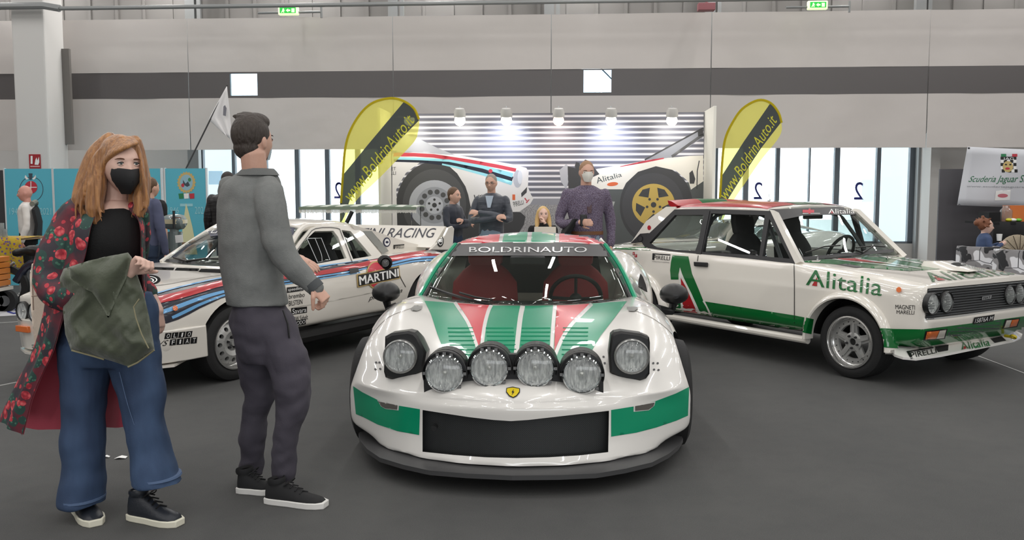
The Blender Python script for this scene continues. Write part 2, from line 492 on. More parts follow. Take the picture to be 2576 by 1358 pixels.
n.link(base, n.b.inputs['Base Color']); n.bump(a.outputs['Fac'], 0.5, 0.01); M_carpet = n.m
HH = 7.4
def hbox(mb, x0, x1, y0, y1, z0, z1, mi=0):
    P = [HF.w(x, y, z) for x in (x0, x1) for y in (y0, y1) for z in (z0, z1)]
    mb.add(P, [(0, 1, 3, 2), (4, 6, 7, 5), (0, 4, 5, 1), (2, 3, 7, 6), (0, 2, 6, 4), (1, 5, 7, 3)], mi); return mb
GW = 17.0
def hx(px, d, py=300): return HF.pl(px, py, 'y', d).x
def hz(py, d, px=1386): return HF.pl(px, py, 'y', d).z
struct(hbox(MB(), -17, 17, -13, GW + 0.2, -0.2, 0), 'floor', M_carpet)
struct(hbox(MB(), -17, 17, -13, GW + 0.2, HH, HH + 0.2), 'ceiling', mat('ceiling_paint', (165, 163, 160), 0.8))
struct(hbox(MB(), -17.2, -17, -13, GW + 0.2, 0, HH), 'wall_left', M_wall)
struct(hbox(MB(), 17, 17.2, -13, GW + 0.2, 0, HH), 'wall_right', M_wall)
struct(hbox(MB(), -17.2, 17.2, -13.2, -13, 0, HH), 'wall_front', M_wall)
xl, xr = hx(505, GW, 450), hx(2303, GW, 450)
wb = MB(); hbox(wb, -17.2, xl, GW, GW + 0.2, 0, 3.0); hbox(wb, xr, 17.2, GW, GW + 0.2, 0, 3.0); hbox(wb, xl, xr, GW, GW + 0.2, 0, 0.55)
wall_back = struct(wb, 'wall_back', M_wall)
# upper wall of ribbed grey sheet with two made-up openings standing in for reflections
refl_openings = [(578, 647, 184, 240), (1468, 1538, 177, 233)]
wu = MB(); cut = [(hx(a - 6, GW, 200), hx(b + 6, GW, 200)) for a, b, _, _ in refl_openings]; zz0, zz1 = hz(246, GW), hz(168, GW)
hbox(wu, -17.2, 17.2, GW, GW + 0.2, 2.75, zz0); hbox(wu, -17.2, 17.2, GW, GW + 0.2, zz1, HH)
xs = [-17.2] + [v for ab in cut for v in ab] + [17.2]
for i in range(0, 6, 2): hbox(wu, xs[i], xs[i + 1], GW, GW + 0.2, zz0, zz1)
x = -17.0
while x < 17:
    hbox(wu, x, x + 0.06, GW - 0.03, GW, zz1 + 0.2, HH); x += 0.55
struct(wu, 'wall_upper', M_grey)
for i, pxc in enumerate((472, 986, 1381, 1789, 2322)):
    x = hx(pxc, GW - 0.5, 30)
    p = MB(); hbox(p, x - 0.09, x + 0.09, GW - 0.42, GW - 0.3, 2.6, HH); hbox(p, x + 0.13, x + 0.2, GW - 0.4, GW - 0.33, 2.6, HH)
    struct(p, 'trim_%d' % (i + 1), M_post)
# left column and right jamb
col = MB(); x0, x1 = hx(34, 14.8, 200), hx(116, 14.8, 200); hbox(col, x0, x1, 14.8, 15.4, 0, HH)
struct(col, 'wall_column', M_wall, bevel=0.03)
jm = MB(); hbox(jm, hx(2303, GW - 0.05, 450), hx(2340, GW - 0.05, 450), GW - 0.16, GW - 0.02, 0, 3.0); struct(jm, 'trim_6', M_post)
jm = MB(); hbox(jm, hx(478, GW - 0.05, 400), hx(505, GW - 0.05, 400), GW - 0.16, GW - 0.02, 0, 3.0); struct(jm, 'trim_7', M_post)
jm = MB(); hbox(jm, hx(2340, GW - 0.6, 450), hx(2364, GW - 0.6, 450), GW - 0.6, GW - 0.02, 0, 3.0); struct(jm, 'trim_8', M_wall)
# glazing
M_glass = glass('window_glass', (0.93, 0.97, 0.98), 0.8)
def glazing(name, bars, ztop=2.78, zb=0.55):
    r = thing(name, None, None, HF.m @ Matrix.Translation(V((hx(bars[0][0], GW, 450), GW, 0))), kind='structure')
    prev = None
    for (a, b) in bars:
        f = MB(); hbox(f, hx(a, GW, 450), hx(b, GW, 450), GW + 0.02, GW + 0.12, zb, ztop); f.build('mullion', M_alu, r, smooth=False)
        if prev is not None:
            g = MB(); hbox(g, prev, hx(a, GW, 450), GW + 0.06, GW + 0.07, zb, ztop); g.build('pane', M_glass, r, smooth=False)
        prev = hx(b, GW, 450)
    f = MB(); hbox(f, hx(bars[0][0], GW, 450), prev, GW + 0.02, GW + 0.12, zb - 0.02, zb + 0.04); f.build('sill_rail', M_alu, r, smooth=False)
    return r
win1 = glazing('window_1', [(505, 511), (583, 591), (664, 671), (741, 752), (817, 828), (893, 905), (984, 990), (1075, 1083), (1170, 1178), (1265, 1273), (1360, 1368)])
win2 = glazing('window_2', [(1368, 1374), (1470, 1478), (1560, 1568), (1655, 1663), (1750, 1758), (1800, 1806), (1871, 1884), (1952, 1962), (2036, 2039), (2100, 2113), (2206, 2216), (2289, 2303)])
for i, (a, b, t, u) in enumerate(refl_openings):  # panes and bars made up for the reflections on the dark band
    r = thing('window_%d' % (i + 3), None, None, HF.m @ Matrix.Translation(V((hx(a, GW, 200), GW, 3))), kind='structure')
    g = MB(); hbox(g, hx(a - 6, GW, 200), hx(b + 6, GW, 200), GW + 0.1, GW + 0.11, zz0, zz1); g.build('pane', M_glass, r, smooth=False)
    s = MB(); dxx = -1 if i == 0 else 1
    A, B = (HW(545, 192, GW - 0.1), HW(578, 236, GW - 0.1)) if i == 0 else (HW(1512, 172, GW + 0.05), HW(1545, 205, GW + 0.05))
    s.tube([A, B], 0.012, 6); s.build('reflection_bar', M_alu, r)
# outside, seen through the glass
struct(hbox(MB(), -30, 30, GW + 0.2, 60, -0.3, -0.1), 'ground_outside', mat('outside_concrete', (200, 200, 198), 0.9))
ob = MB(); hbox(ob, hx(2216, 24, 450), hx(2500, 24, 450), 24, 26, -0.1, 4.2); hbox(ob, hx(380, 24, 450), hx(585, 24, 450), 24, 26, -0.1, 4.0)
struct(ob, 'wall_outside', mat('outside_pale', (222, 238, 244), 0.8))
# curtains of white sheeting with a dark band
n = Nodes('sheeting', 0.32); w = n.noise(1.1, 3); w2 = n.noise(5, 2)
n.b.inputs['Base Color'].default_value = lin((200, 194, 190)); n.bump(n.math('ADD', w.outputs['Fac'], n.math('MULTIPLY', w2.outputs['Fac'], 0.12)), 0.22, 0.12); M_sheet = n.m
M_band = mat('dark_band', (92, 88, 88), 0.3, bump=(0.9, 0.12))
CD = 15.8
zc = [hz(36, CD), hz(174.5, CD), hz(241.5, CD), hz(374, CD)]
joints = [-130, 62, 158, 474.5, 989, 1386.5, 1788, 2335, 2760]
lab = {0: 'white sheeting panel with dark band left of the big white column', 2: 'white sheeting panel with dark band directly right of the big white column',
       3: 'white sheeting panel whose dark band has a bright reflection, built as an opening, above the white flag', 4: 'plain white sheeting panel above the left end of the car photo backdrop',
       5: 'white sheeting panel whose dark band has a bright reflection, built as an opening, above the car photo backdrop', 6: 'wide white sheeting panel with dark band above the right feather flag',
       7: 'white sheeting panel with dark band above the hanging club banner'}
for k in range(len(joints) - 1):
    if k not in lab: continue
    x0, x1 = hx(joints[k], CD, 200) + 0.008, hx(joints[k + 1], CD, 200) - 0.008
    r = thing('curtain_panel', lab[k], 'curtain', HF.m @ Matrix.Translation(V(((x0 + x1) / 2, CD, zc[3]))), group='white sheeting panels with a dark band')
    def sheet(name, za, zb, m, xa=x0, xb=x1, amp=0.03):
        rows = []; N = 22; Mz = 9
        for i in range(Mz + 1):
            z = za + (zb - za) * i / Mz; rows.append([HF.w(xa + (xb - xa) * j / N, CD + amp * noise.noise(V(((xa + (xb - xa) * j / N) * 1.1, z * 0.9, k * 3.1))), z) for j in range(N + 1)])
        mb = MB(); mb.sheet(rows, HF.ey * 0.01); mb.build(name, m, r, angle=60)
    sheet('upper_sheet', zc[1], zc[0], M_sheet); sheet('lower_sheet', zc[3], zc[2], M_sheet)
    if k in (3, 5):
        a, b, t, u = refl_openings[0 if k == 3 else 1]; xa, xb, zt, zu = hx(a, CD, 200), hx(b, CD, 200), hz(t if k == 5 else 179, CD), hz(u if k == 5 else 235, CD)
        sheet('dark_band', zc[2], zc[1], M_band, x0, xa, 0.0); sheet('dark_band', zc[2], zc[1], M_band, xb, x1, 0.0); sheet('dark_band', zt, zc[1], M_band, xa, xb, 0.0); sheet('dark_band', zc[2], zu, M_band, xa, xb, 0.0)
        g = MB(); hbox(g, xa, xb, CD, CD + 0.004, zu, zt); g.build('reflection_pane', glass('clear_film', (0.80, 0.88, 0.93), 0.6), r, smooth=False)  # pane added where the band only mirrors a bright patch
    else: sheet('dark_band', zc[2], zc[1], M_band, amp=0.0)
# conduit along the top and exit signs
pp = MB(); d = 14.66; z = hz(13, d, 800)
pp.tube([HF.w(hx(150, d, 10), d, z), HF.w(15.8, d, z + 0.02)], 0.035, 10); pp.tube([HF.w(-15.6, d, z + 0.05), HF.w(hx(110, d, 10), d, z + 0.05), HF.w(hx(150, d, 10), d, z)], 0.06, 10)
tag(pp.build('pipe', M_post), 'grey pipe running along the top of the hall wall', 'pipe')
M_sign_w = mat('sign_glow_white', (225, 235, 200), 0.5, emit=((226, 240, 190), 0.9)); M_sign_g = mat('sign_glow_green', (30, 170, 60), 0.5, emit=((40, 190, 70), 0.8))
for (pc, py, lb) in ((724, 26, 'lit green exit sign above the white flag'), (2058, 12, 'lit green exit sign above the right feather flag')):
    d = 15.0; r = thing('exit_sign', lb, 'sign', HF.m @ Matrix.Translation(V((hx(pc, d, py), d, hz(py + 12, d, pc)))), group='lit exit signs under the roof')
    def q(x0, y0, x1, y1, dy): 
        mb = MB(); hbox(mb, hx(x0, d, py), hx(x1, d, py), d + dy, d + dy + 0.02, hz(y1, d, pc), hz(y0, d, pc)); return mb
    hb = MB(); hbox(hb, hx(pc - 25, d, py), hx(pc + 25, d, py), d, d + 0.09, hz(py + 11, d, pc), hz(py - 11, d, pc)); hb.build('housing', M_sign_w, r, smooth=False, bevel=0.015)
    q(pc - 20, py - 7, pc + 20, py + 7, -0.012).build('green_panel', M_sign_g, r, smooth=False)
    pl = Plane(HF, 'y', d - 0.016)
    decal('arrow', [(pc - 5, py), (pc + 1, py - 5), (pc + 1, py - 2), (pc + 6, py - 2), (pc + 6, py + 2), (pc + 1, py + 2), (pc + 1, py + 5)], M_sign_w, pl, r, 0.0, 3)
    decal('running_figure', [(pc - 17, py + 6), (pc - 14, py), (pc - 13, py - 5), (pc - 10, py - 5), (pc - 9, py - 1), (pc - 7, py + 1), (pc - 10, py + 1), (pc - 9, py + 6), (pc - 11, py + 6), (pc - 12, py + 2), (pc - 15, py + 6)], M_sign_w, pl, r, 0.0, 3)
    decal('door_symbol', rect(pc + 9, py - 5, pc + 17, py + 5), M_sign_w, pl, r, 0.0, 3)
    b = MB(); b.tube([HF.w(hx(pc - 78, d, py), d + 0.06, hz(py + 4, d, pc)), HF.w(hx(pc + 82, d, py), d + 0.06, hz(py + 3, d, pc))], 0.02, 8); b.tube([HF.w(hx(pc + 82, d, py), d + 0.06, hz(py - 10, d, pc)), HF.w(hx(pc + 82, d, py), d + 0.06, hz(py + 18, d, pc))], 0.02, 8); b.tube([HF.w(hx(pc, d, py), d + .06, hz(py - 10, d, pc)), HF.w(hx(pc, d, py), d + .06, HH)], .012, 6); b.build('mounting_bar', M_post, r)
b = MB(); d = 15.0; hbox(b, hx(1757, d, 15), hx(1800, d, 15), d, d + 0.16, hz(25, d, 1778), hz(6, d, 1778)); hbox(b, hx(1776, d, 15), hx(1782, d, 15), d + .06, d + .1, hz(6, d, 1778) - .01, HH)
tag(b.build('alarm_box', mat('alarm_red', (150, 90, 96), 0.5), smooth=False, bevel=0.01), 'small dusty red alarm box under the roof pipe', 'box')
# hydrant sign on the column
r = thing('hydrant_sign', 'red fire hose sign fixed to the big white column', 'sign', HW(88, 424, 14.78))
pl = Plane(HF, 'y', 14.795); M_red = mat('sign_red', (160, 38, 45), 0.5)
mb = MB(); hbox(mb, hx(74, 14.79, 406), hx(102, 14.79, 406), 14.78, 14.797, hz(424, 14.79, 88), hz(388, 14.79, 88)); mb.build('plate', M_red, r, smooth=False)
pl = Plane(HF, 'y', 14.776)
decal('hose_symbol', rect(77, 392, 82, 412), M_white, pl, r, 0.0, 3); decal('flame_symbol', [(87, 414), (89, 402), (92, 396), (94, 404), (98, 394), (99, 408), (96, 415)], M_white, pl, r, 0.0, 3); decal('caption_bar', rect(76, 417, 100, 420), mat('pale_pink', (214, 160, 160)), pl, r, 0.0, 4)
b = MB(); d = 15.2; hbox(b, hx(140, d, 200), hx(168, d, 200), 15.3, 15.36, hz(362, d, 150), hz(120, d, 150))
tag(b.build('cable_duct', mat('duct_grey', (112, 108, 104), 0.6), smooth=False), 'tall grey duct cover in the gap right of the white column', 'duct')
# the figure 2 stuck on the glass, seen from behind, and a notice
M_navy = mat('navy_vinyl', (32, 36, 120), 0.5); pl = Plane(HF, 'y', GW + 0.05)
for (x0, x1, y0, y1, lb) in ((1896, 1918, 458, 501, 'mirrored navy figure 2 on the glass nearest the right feather flag'), (2148, 2172, 458, 502, 'mirrored navy figure 2 on the glass left of the grey jamb'), (841, 860, 458, 499, 'mirrored navy figure 2 on the glass beside the left feather flag')):
    o = letter('glass_numeral', '2', [(x0, y0), (x1, y0), (x1, y1), (x0, y1)], M_navy, pl, None, 0.004, 0.02, mirror=True); tag(o, lb, 'numeral', 'figures 2 on the glazing')
o = decal('notice_sheet', rect(525, 430, 560, 464), cloth('notice_blue', (176, 196, 210), 0.3), pl, None, 0.004, 6); tag(o, 'blue grey notice stuck on the glass beside the man in the black puffer', 'notice')
pl = Plane(HF, 'y', GW + 0.05)
for (q_, lb) in (([(1966, 470), (1976, 460), (1985, 454), (1990, 470), (1984, 480), (1988, 496), (1976, 498), (1970, 486)], 'pale blue mottled sticker on the glass right of the navy figure'), (rect(2168, 452, 2196, 508), 'faint paper notice on the glass right of the second navy figure'), (rect(1992, 450, 2014, 474), 'faint grey poster on the glass above the roof aerial')):
    o = decal('glass_sticker', q_, cloth('pale_sticker', (215, 224, 236), 0.5), pl, None, 0.004, 8); tag(o, lb, 'sticker')

# ================================================================ the stand: backdrop with the printed cars
BD = 14.2
BF = Frame(HF.w(hx(1378, BD, 500), BD, 0).to_2d(), (1, -HALL_A))
bk = thing('backdrop', 'wide exhibition backdrop printed with two rally car fronts before a shutter', 'backdrop', BF.m)
pl0 = Plane(HF, 'y', BD)
x0, x1 = hx(985, BD, 500), hx(1771, BD, 400); zt = hz(284, BD)
b = MB(); hbox(b, x0, x1, BD + 0.002, BD + 0.05, 0, zt); b.build('board', mat('board_grey', (120, 120, 124), 0.6), bk, smooth=False)
M_panel = mat('side_panel_white', (240, 238, 228), 0.5)
for sx, xx in ((-1, x0), (1, x1)):
    b = MB(); hbox(b, xx if sx > 0 else xx - 0.04, xx + 0.04 if sx > 0 else xx, BD - 0.83, BD + 0.05, 0, zt + 0.015); b.build('side_panel', M_panel, bk, smooth=False, bevel=0.004)
n = Nodes('shutter_print', 0.45); sp = n.new('SeparateXYZ'); n.link(n.tc.outputs['Object'], sp.inputs[0])
fr = n.math('FRACT', n.math('DIVIDE', n.math('ADD', sp.outputs['Z'], 0.03), 0.0868))
n.link(n.ramp(fr, [(0.0, (120, 120, 128)), (0.3, (96, 97, 112)), (0.5, (142, 142, 152)), (0.62, (232, 230, 236)), (0.82, (240, 238, 242)), (0.92, (150, 148, 156)), (1.0, (120, 120, 128))]), n.b.inputs['Base Color']); M_shut = n.m
n = Nodes('pavement_print', 0.5); a = n.noise(60, 4); n.link(n.ramp(a.outputs['Fac'], [(0.35, (128, 126, 128)), (0.65, (182, 180, 182))]), n.b.inputs['Base Color']); M_pave = n.m
def P(nm, poly, m, off, step=14, smooth=0, holes=()): return decal('printed_' + nm, poly, m, pl0, bk, off, step, holes, smooth)
P('shutter', [(987, 287), (1770, 283), (1770, 505), (987, 505)], M_shut, 0.001, 40)
P('kerb', rect(987, 500, 1770, 515), mat('print_kerb', (150, 150, 158), 0.5), 0.0015, 40)
P('ground', rect(987, 515, 1770, 760), M_pave, 0.0015, 60)
pw = mat('print_white', (232, 229, 228), 0.5); pd = mat('print_dark', (66, 66, 68), 0.5); ptyre = mat('print_tyre', (84, 84, 86), 0.5); pcy = mat('print_cyan', (150, 214, 226), 0.5); pr = mat('print_red', (196, 62, 76), 0.5); pnv = mat('print_navy', (30, 36, 54), 0.5)
psil = mat('print_silver', (186, 188, 196), 0.4); pgold = mat('print_gold', (206, 176, 92), 0.5); psk = mat('print_skirt', (88, 92, 92), 0.5); porange = mat('print_orange', (222, 106, 60), 0.5)
P('car_shadow', [(987, 540), (1180, 528), (1310, 534), (1322, 545), (1318, 565), (1296, 600), (1290, 760), (987, 760)], pd, 0.002, 30)
P('body', [(987, 388), (1040, 383), (1154, 391), (1227, 402), (1288, 413), (1324, 422), (1330, 432), (1328, 470), (1336, 490), (1342, 499), (1334, 513), (1307, 532), (1273, 534), (1186, 529), (1178, 490), (1171, 469), (1150, 436), (1130, 418), (1094, 407), (1057, 408), (1021, 435), (997, 476), (1000, 585), (987, 585)], pw, 0.003)
P('glasswork', [(1000, 330), (1060, 352), (1100, 372), (1148, 391), (1090, 388), (1000, 383), (987, 360)], mat('print_glass', (176, 178, 186), 0.5), 0.0025, 14)
P('red_stripe', stroke([(990, 389), (1040, 389), (1091, 392), (1179, 405), (1251, 418), (1298, 428)], 9), pr, 0.004)
P('navy_stripe', stroke([(990, 402), (1060, 404), (1130, 412), (1215, 429), (1288, 455)], [10, 10, 11, 16, 22]), pnv, 0.0038)
P('cyan_stripe', stroke([(990, 398), (1060, 400), (1130, 404), (1215, 420), (1290, 441)], [6, 6, 6, 8, 11]), pcy, 0.0045)
P('cyan_stripe', stroke([(1112, 413), (1150, 421), (1215, 438), (1288, 461)], [4, 5, 7, 10]), pcy, 0.0045)
P('headlamp', ell(1302, 450, 11, 22), psil, 0.005, 8); P('headlamp', ell(1308, 446, 6, 17), mat('print_lens', (214, 216, 222), 0.4), 0.0055, 8); P('vent', [(1311, 486), (1326, 470), (1325, 484), (1312, 496)], pd, 0.0045, 8)
P('indicator', rect(1289, 489, 1296, 503), porange, 0.0055, 8); P('side_lamp', ell(1234, 430, 5, 5), pr, 0.006, 5)
letter('printed_lettering', 'PIRELLI', [(1290, 508), (1316, 503), (1318, 513), (1294, 520)], pd, pl0, bk, 0.006, 0.01)
letter('printed_lettering', 'VS', [(1192, 490), (1216, 490), (1216, 500), (1192, 500)], pd, pl0, bk, 0.006, 0.02, 0.3)
P('sticker', stroke([(1320, 498), (1326, 506), (1332, 500), (1324, 510)], 3), pr, 0.006, 6)
letter('printed_lettering', 'NET', [(977, 421), (996, 420), (996, 428), (977, 428)], pd, pl0, bk, 0.006, 0.0)
letter('printed_lettering', 'ELLI', [(977, 431), (996, 431), (996, 440), (977, 439)], pd, pl0, bk, 0.006, 0.0)
P('arch', ell(1094, 520, 98, 114, 40), pd, 0.0024, 24); P('tyre', ell(1093, 515, 80, 90, 40), ptyre, 0.004, 18); P('rim', ell(1093, 515, 64, 62, 40), psil, 0.005, 14); P('rim_dish', ell(1093, 516, 46, 46, 32), mat('print_dish', (160, 162, 170), 0.4), 0.0055, 12); P('hub', ell(1093, 516, 22, 22, 24), mat('print_hub', (196, 198, 206), 0.4), 0.006, 8)
for k in range(12): P('rim_hole', ell(1093 + 33 * cos(k * pi / 6 + 0.2), 515 + 33 * sin(k * pi / 6 + 0.2), 6.5, 6.5, 14), ptyre, 0.0062, 8)
for k in range(5): P('wheel_nut', ell(1093 + 14 * cos(k * 1.2566 - pi / 2), 516 + 14 * sin(k * 1.2566 - pi / 2), 3.2, 3.2, 10), pd, 0.0065, 4)
P('hub_bore', ell(1093, 516, 6, 6, 14), pd, 0.0065, 6)
# the second printed car
P('skirt', [(1480, 476), (1511, 475), (1567, 475), (1600, 470), (1770, 455), (1770, 760), (1420, 760), (1440, 600), (1470, 520)], psk, 0.002, 30)
P('body', [(1478, 440), (1501, 425), (1586, 411), (1623, 404), (1671, 398), (1735, 392), (1769, 391), (1769, 456), (1738, 477), (1732, 457), (1700, 429), (1650, 418), (1605, 432), (1575, 460), (1567, 476), (1511, 476), (1480, 478)], mat('print_cream', (238, 233, 222), 0.5), 0.003)
P('windscreen', [(1621, 402), (1680, 368), (1767, 326), (1769, 345), (1735, 368), (1688, 396), (1660, 400)], mat('print_glass2', (150, 152, 160), 0.5), 0.0032); P('pillar', stroke([(1690, 394), (1735, 362), (1769, 338)], 7), ptyre, 0.004); P('pillar', stroke([(1622, 402), (1690, 365), (1769, 322)], 4), pd, 0.004)
P('mirror', [(1755, 330), (1762, 326), (1769, 326), (1769, 342), (1756, 343)], pd, 0.004, 8)
P('red_stripe', stroke([(1560, 419), (1620, 407), (1670, 398)], [1.5, 5, 3]), pr, 0.004, 8); P('shutline', stroke([(1753, 475), (1754, 430), (1759, 404)], 2.5), pd, 0.0042, 8); P('hinge', [(1734, 435), (1742, 428), (1749, 450), (1746, 462), (1735, 462)], pd, 0.0042, 8)
P('lamp_pod', [(1424, 413), (1407, 428), (1411, 456), (1424, 476), (1429, 460), (1428, 416)], psil, 0.004, 8); P('lamp_bracket', [(1428, 418), (1450, 424), (1480, 436), (1480, 470), (1430, 474)], pd, 0.0035, 10)
P('raised_lamp', [(1446, 417), (1449, 407), (1458, 410), (1462, 428), (1448, 426)], pd, 0.004, 8); P('raised_lamp', [(1465, 410), (1472, 401), (1482, 405), (1508, 438), (1490, 446), (1470, 420)], pd, 0.004, 8)
letter('printed_lettering', 'Alitalia', [(1498, 447), (1562, 433), (1565, 444), (1502, 462)], mat('print_lettering', (70, 80, 78), 0.5), pl0, bk, 0.005, 0.015)
P('indicator', ell(1541, 463, 14, 5, 20, -0.1), porange, 0.005, 6)
P('skirt_flash', [(1511, 505), (1547, 507), (1540, 528), (1511, 530)], mat('print_flash', (170, 172, 170), 0.5), 0.0026, 10)
P('arch', ell(1651, 518, 92, 101, 40), pd, 0.0024, 24); P('tyre', ell(1643, 519, 78, 84, 40), mat('print_tyre2', (74, 74, 77), 0.5), 0.004, 18); P('rim', ell(1644, 515, 54, 53, 40), pgold, 0.005, 12)
for k in range(5):
    a = k * 1.2566 - pi / 2 + 0.63; c0 = (1644 + 34 * cos(a), 515 + 34 * sin(a))
    P('rim_opening', [(1644 + 22 * cos(a), 515 + 22 * sin(a)), (1644 + 44 * cos(a - 0.42), 515 + 44 * sin(a - 0.42)), (1644 + 47 * cos(a), 515 + 47 * sin(a)), (1644 + 44 * cos(a + 0.42), 515 + 44 * sin(a + 0.42))], pd, 0.0055, 8)
    P('wheel_nut', ell(1644 + 17 * cos(a), 515 + 17 * sin(a), 3.4, 3.4, 10), pd, 0.006, 4)
P('hub_bore', ell(1644, 515, 7, 7, 14), pd, 0.006, 6)
# spot lamps on the backdrop's top edge
lamp_lab = {1030: 'lit stand spotlight behind the left feather flag', 1157: 'lit stand spotlight nearest the left feather flag, white', 1274: 'lit white stand spotlight just left of the warm one', 1405: 'lit stand spotlight with a warm pinkish glow, middle of the row', 1537: 'lit white stand spotlight just right of the warm one', 1690: 'lit stand spotlight next to the tall white side panel'}
for pxl, lb in lamp_lab.items():
    d = 13.7; p = HW(pxl, 303, d); top = HW(pxl, 278, BD); warm = pxl == 1405
    r = thing('spot_lamp', lb, 'lamp', p, group='spotlights along the top of the backdrop')
    b = MB(); b.tube([top, top + V((0, 0, 0.06)), p + V((0, 0, 0.18)), p + V((0, 0.02, 0.12))], 0.014, 8); b.box(top - V((0, 0.02, 0)), (0.06, 0.05, 0.05)); b.build('arm', M_post, r)
    b = MB(); b.lathe([(0.0, 0.19), (0.07, 0.185), (0.09, 0.13), (0.092, 0.06), (0.084, 0.06), (0.078, 0.11), (0.0, 0.14)], p, (0, -0.25, 0.97), 16); b.build('lamp_housing', mat('lamp_grey', (190, 188, 184), 0.4), r)
    b = MB(); b.ball(p + V((0, -0.005, 0.0)), 0.085, 14, 8); b.build('bulb', mat('bulb_warm' if warm else 'bulb_white', (255, 250, 240), emit=((255, 196, 160) if warm else (255, 250, 236), 3.5 if warm else 14)), r)
    ld = bpy.data.lights.new('spot', 'SPOT'); ld.energy = 105 if pxl in (1274, 1537) else 34; ld.spot_size = radians(100); ld.spot_blend = 0.9; ld.shadow_soft_size = 0.05; ld.color = (1.0, 0.85, 0.78) if warm else ((0.78, 0.84, 1.0) if pxl in (1274, 1537) else (1.0, 0.97, 0.92))
    lo = bpy.data.objects.new('spot', ld); C.objects.link(lo); lo.location = p + V((0, -0.02, -0.07)); tgt = HW(pxl, 360, BD) - lo.location; lo.rotation_euler = tgt.to_track_quat('-Z', 'Y').to_euler()
# desk with an open laptop
DD = 12.5; A, B_ = W(1343, 570, DD), W(1399, 570, DD); cx = (A.x + B_.x) / 2
dk = thing('counter_desk', 'white counter desk before the backdrop, mostly behind the striped car', 'desk', V((cx, DD, 0)))
b = MB(); b.box((cx, DD + .05, 0.74), (1.5, 0.6, 0.04)); b.build('desk_top', M_white, dk, smooth=False, bevel=0.006)
b = MB(); b.box((cx, DD - .18, 0.36), (1.44, 0.03, 0.72)); b.box((cx - 0.7, DD + .05, 0.36), (0.03, 0.46, 0.72)); b.box((cx + 0.7, DD + .05, 0.36), (0.03, 0.46, 0.72)); b.build('desk_panel', M_white, dk, smooth=False)
lp = thing('laptop', 'cream laptop lid standing open before the blonde person', 'laptop', V((cx, DD, .762)))
b = MB(); b.sheet([[V((A.x, DD - .02, .768)), V((B_.x, DD - .02, .768))], [V((A.x + .005, DD - .06, A.z)), V((B_.x - .005, DD - .06, A.z))]], V((0, 0.012, 0))); b.build('lid', mat('laptop_cream', (226, 218, 205), 0.4), lp, smooth=False, bevel=0.004)
b = MB(); b.box((cx, DD + .09, .770), (B_.x - A.x, 0.2, 0.014)); b.build('keyboard_base', mat('laptop_grey', (150, 150, 150), 0.4), lp, smooth=False)

# ================================================================ feather flags
M_fy, M_fb, M_fl, M_fe = cloth('flag_yellow', (238, 230, 124), 0.34), cloth('flag_dark', (86, 91, 102), 0.14), cloth('flag_letters', (238, 234, 92), 0.0), cloth('flag_hem', (196, 176, 44), 0.02)
flags = [(12.7, [(858, 590), (858, 511), (863, 437), (869, 371), (883, 325), (910, 282), (941, 257), (984, 247), (1017, 255), (1042, 274), (1054, 300), (1052, 329), (1042, 356), (995, 406), (945, 457), (900, 500), (872, 545)],
          [(1017, 255), (923, 367), (888, 410), (863, 440), (858, 511), (858, 560), (866, 545), (882, 498), (937, 431), (1007, 350), (1054, 303), (1042, 274)],
          [(860, 488), (1022, 284), (1046, 303), (886, 507)], 'yellow feather flag with web address, left of the car photo backdrop'),
         (13.2, [(1810, 575), (1811, 497), (1817, 402), (1824, 350), (1842, 309), (1868, 273), (1907, 252), (1938, 259), (1958, 283), (1966, 309), (1961, 343), (1915, 402), (1879, 454), (1848, 500), (1822, 545)],
          [(1938, 259), (1871, 356), (1817, 440), (1811, 497), (1811, 560), (1818, 540), (1832, 500), (1863, 450), (1915, 372), (1966, 306), (1958, 283)],
          [(1806, 487), (1935, 286), (1957, 302), (1828, 503)], 'yellow feather flag with web address, right of the tall white side panel')]
for (D, out, band, q, lb) in flags:
    pl = Plane(Frame((0, 0), (1, 0)), 'y', D); base = V((W(out[0][0], 600, D).x, D, 0))
    r = thing('feather_flag', lb, 'flag', base, group='yellow feather flags')
    sm = [(p.x, p.y) for p in cr([(a, b, 0) for a, b in out], 5, True)]
    decal('banner', sm, M_fy, pl, r, 0.0, 16); decal('dark_stripe', band, M_fb, pl, r, 0.004, 14)
    k = next(i for i, p in enumerate(out) if p[1] == min(o[1] for o in out)); edge = out[1:k + 4]
    line('hem', edge, 6, M_fe, pl, r, 0.006, 5)
    letter('lettering', 'www.BoldrinAuto.it', q, M_fl, pl, r, 0.008, 0.004, 0.35)
    b = MB(); pp = [base + V((0, 0, 0.05))] + [W(p[0] - 1, p[1], D + 0.01) for p in out[0:k + 3]]; b.tube(cr(pp, 4), [0.016] * 12 + [0.008] * 100 if False else 0.009, 8); b.build('pole', M_black, r)
    b = MB(); b.lathe([(0.0, 0.05), (0.03, 0.05), (0.2, 0.02), (0.21, 0.0), (0.0, 0.0)], base, (0, 0, 1), 20); b.build('base_plate', M_black, r)
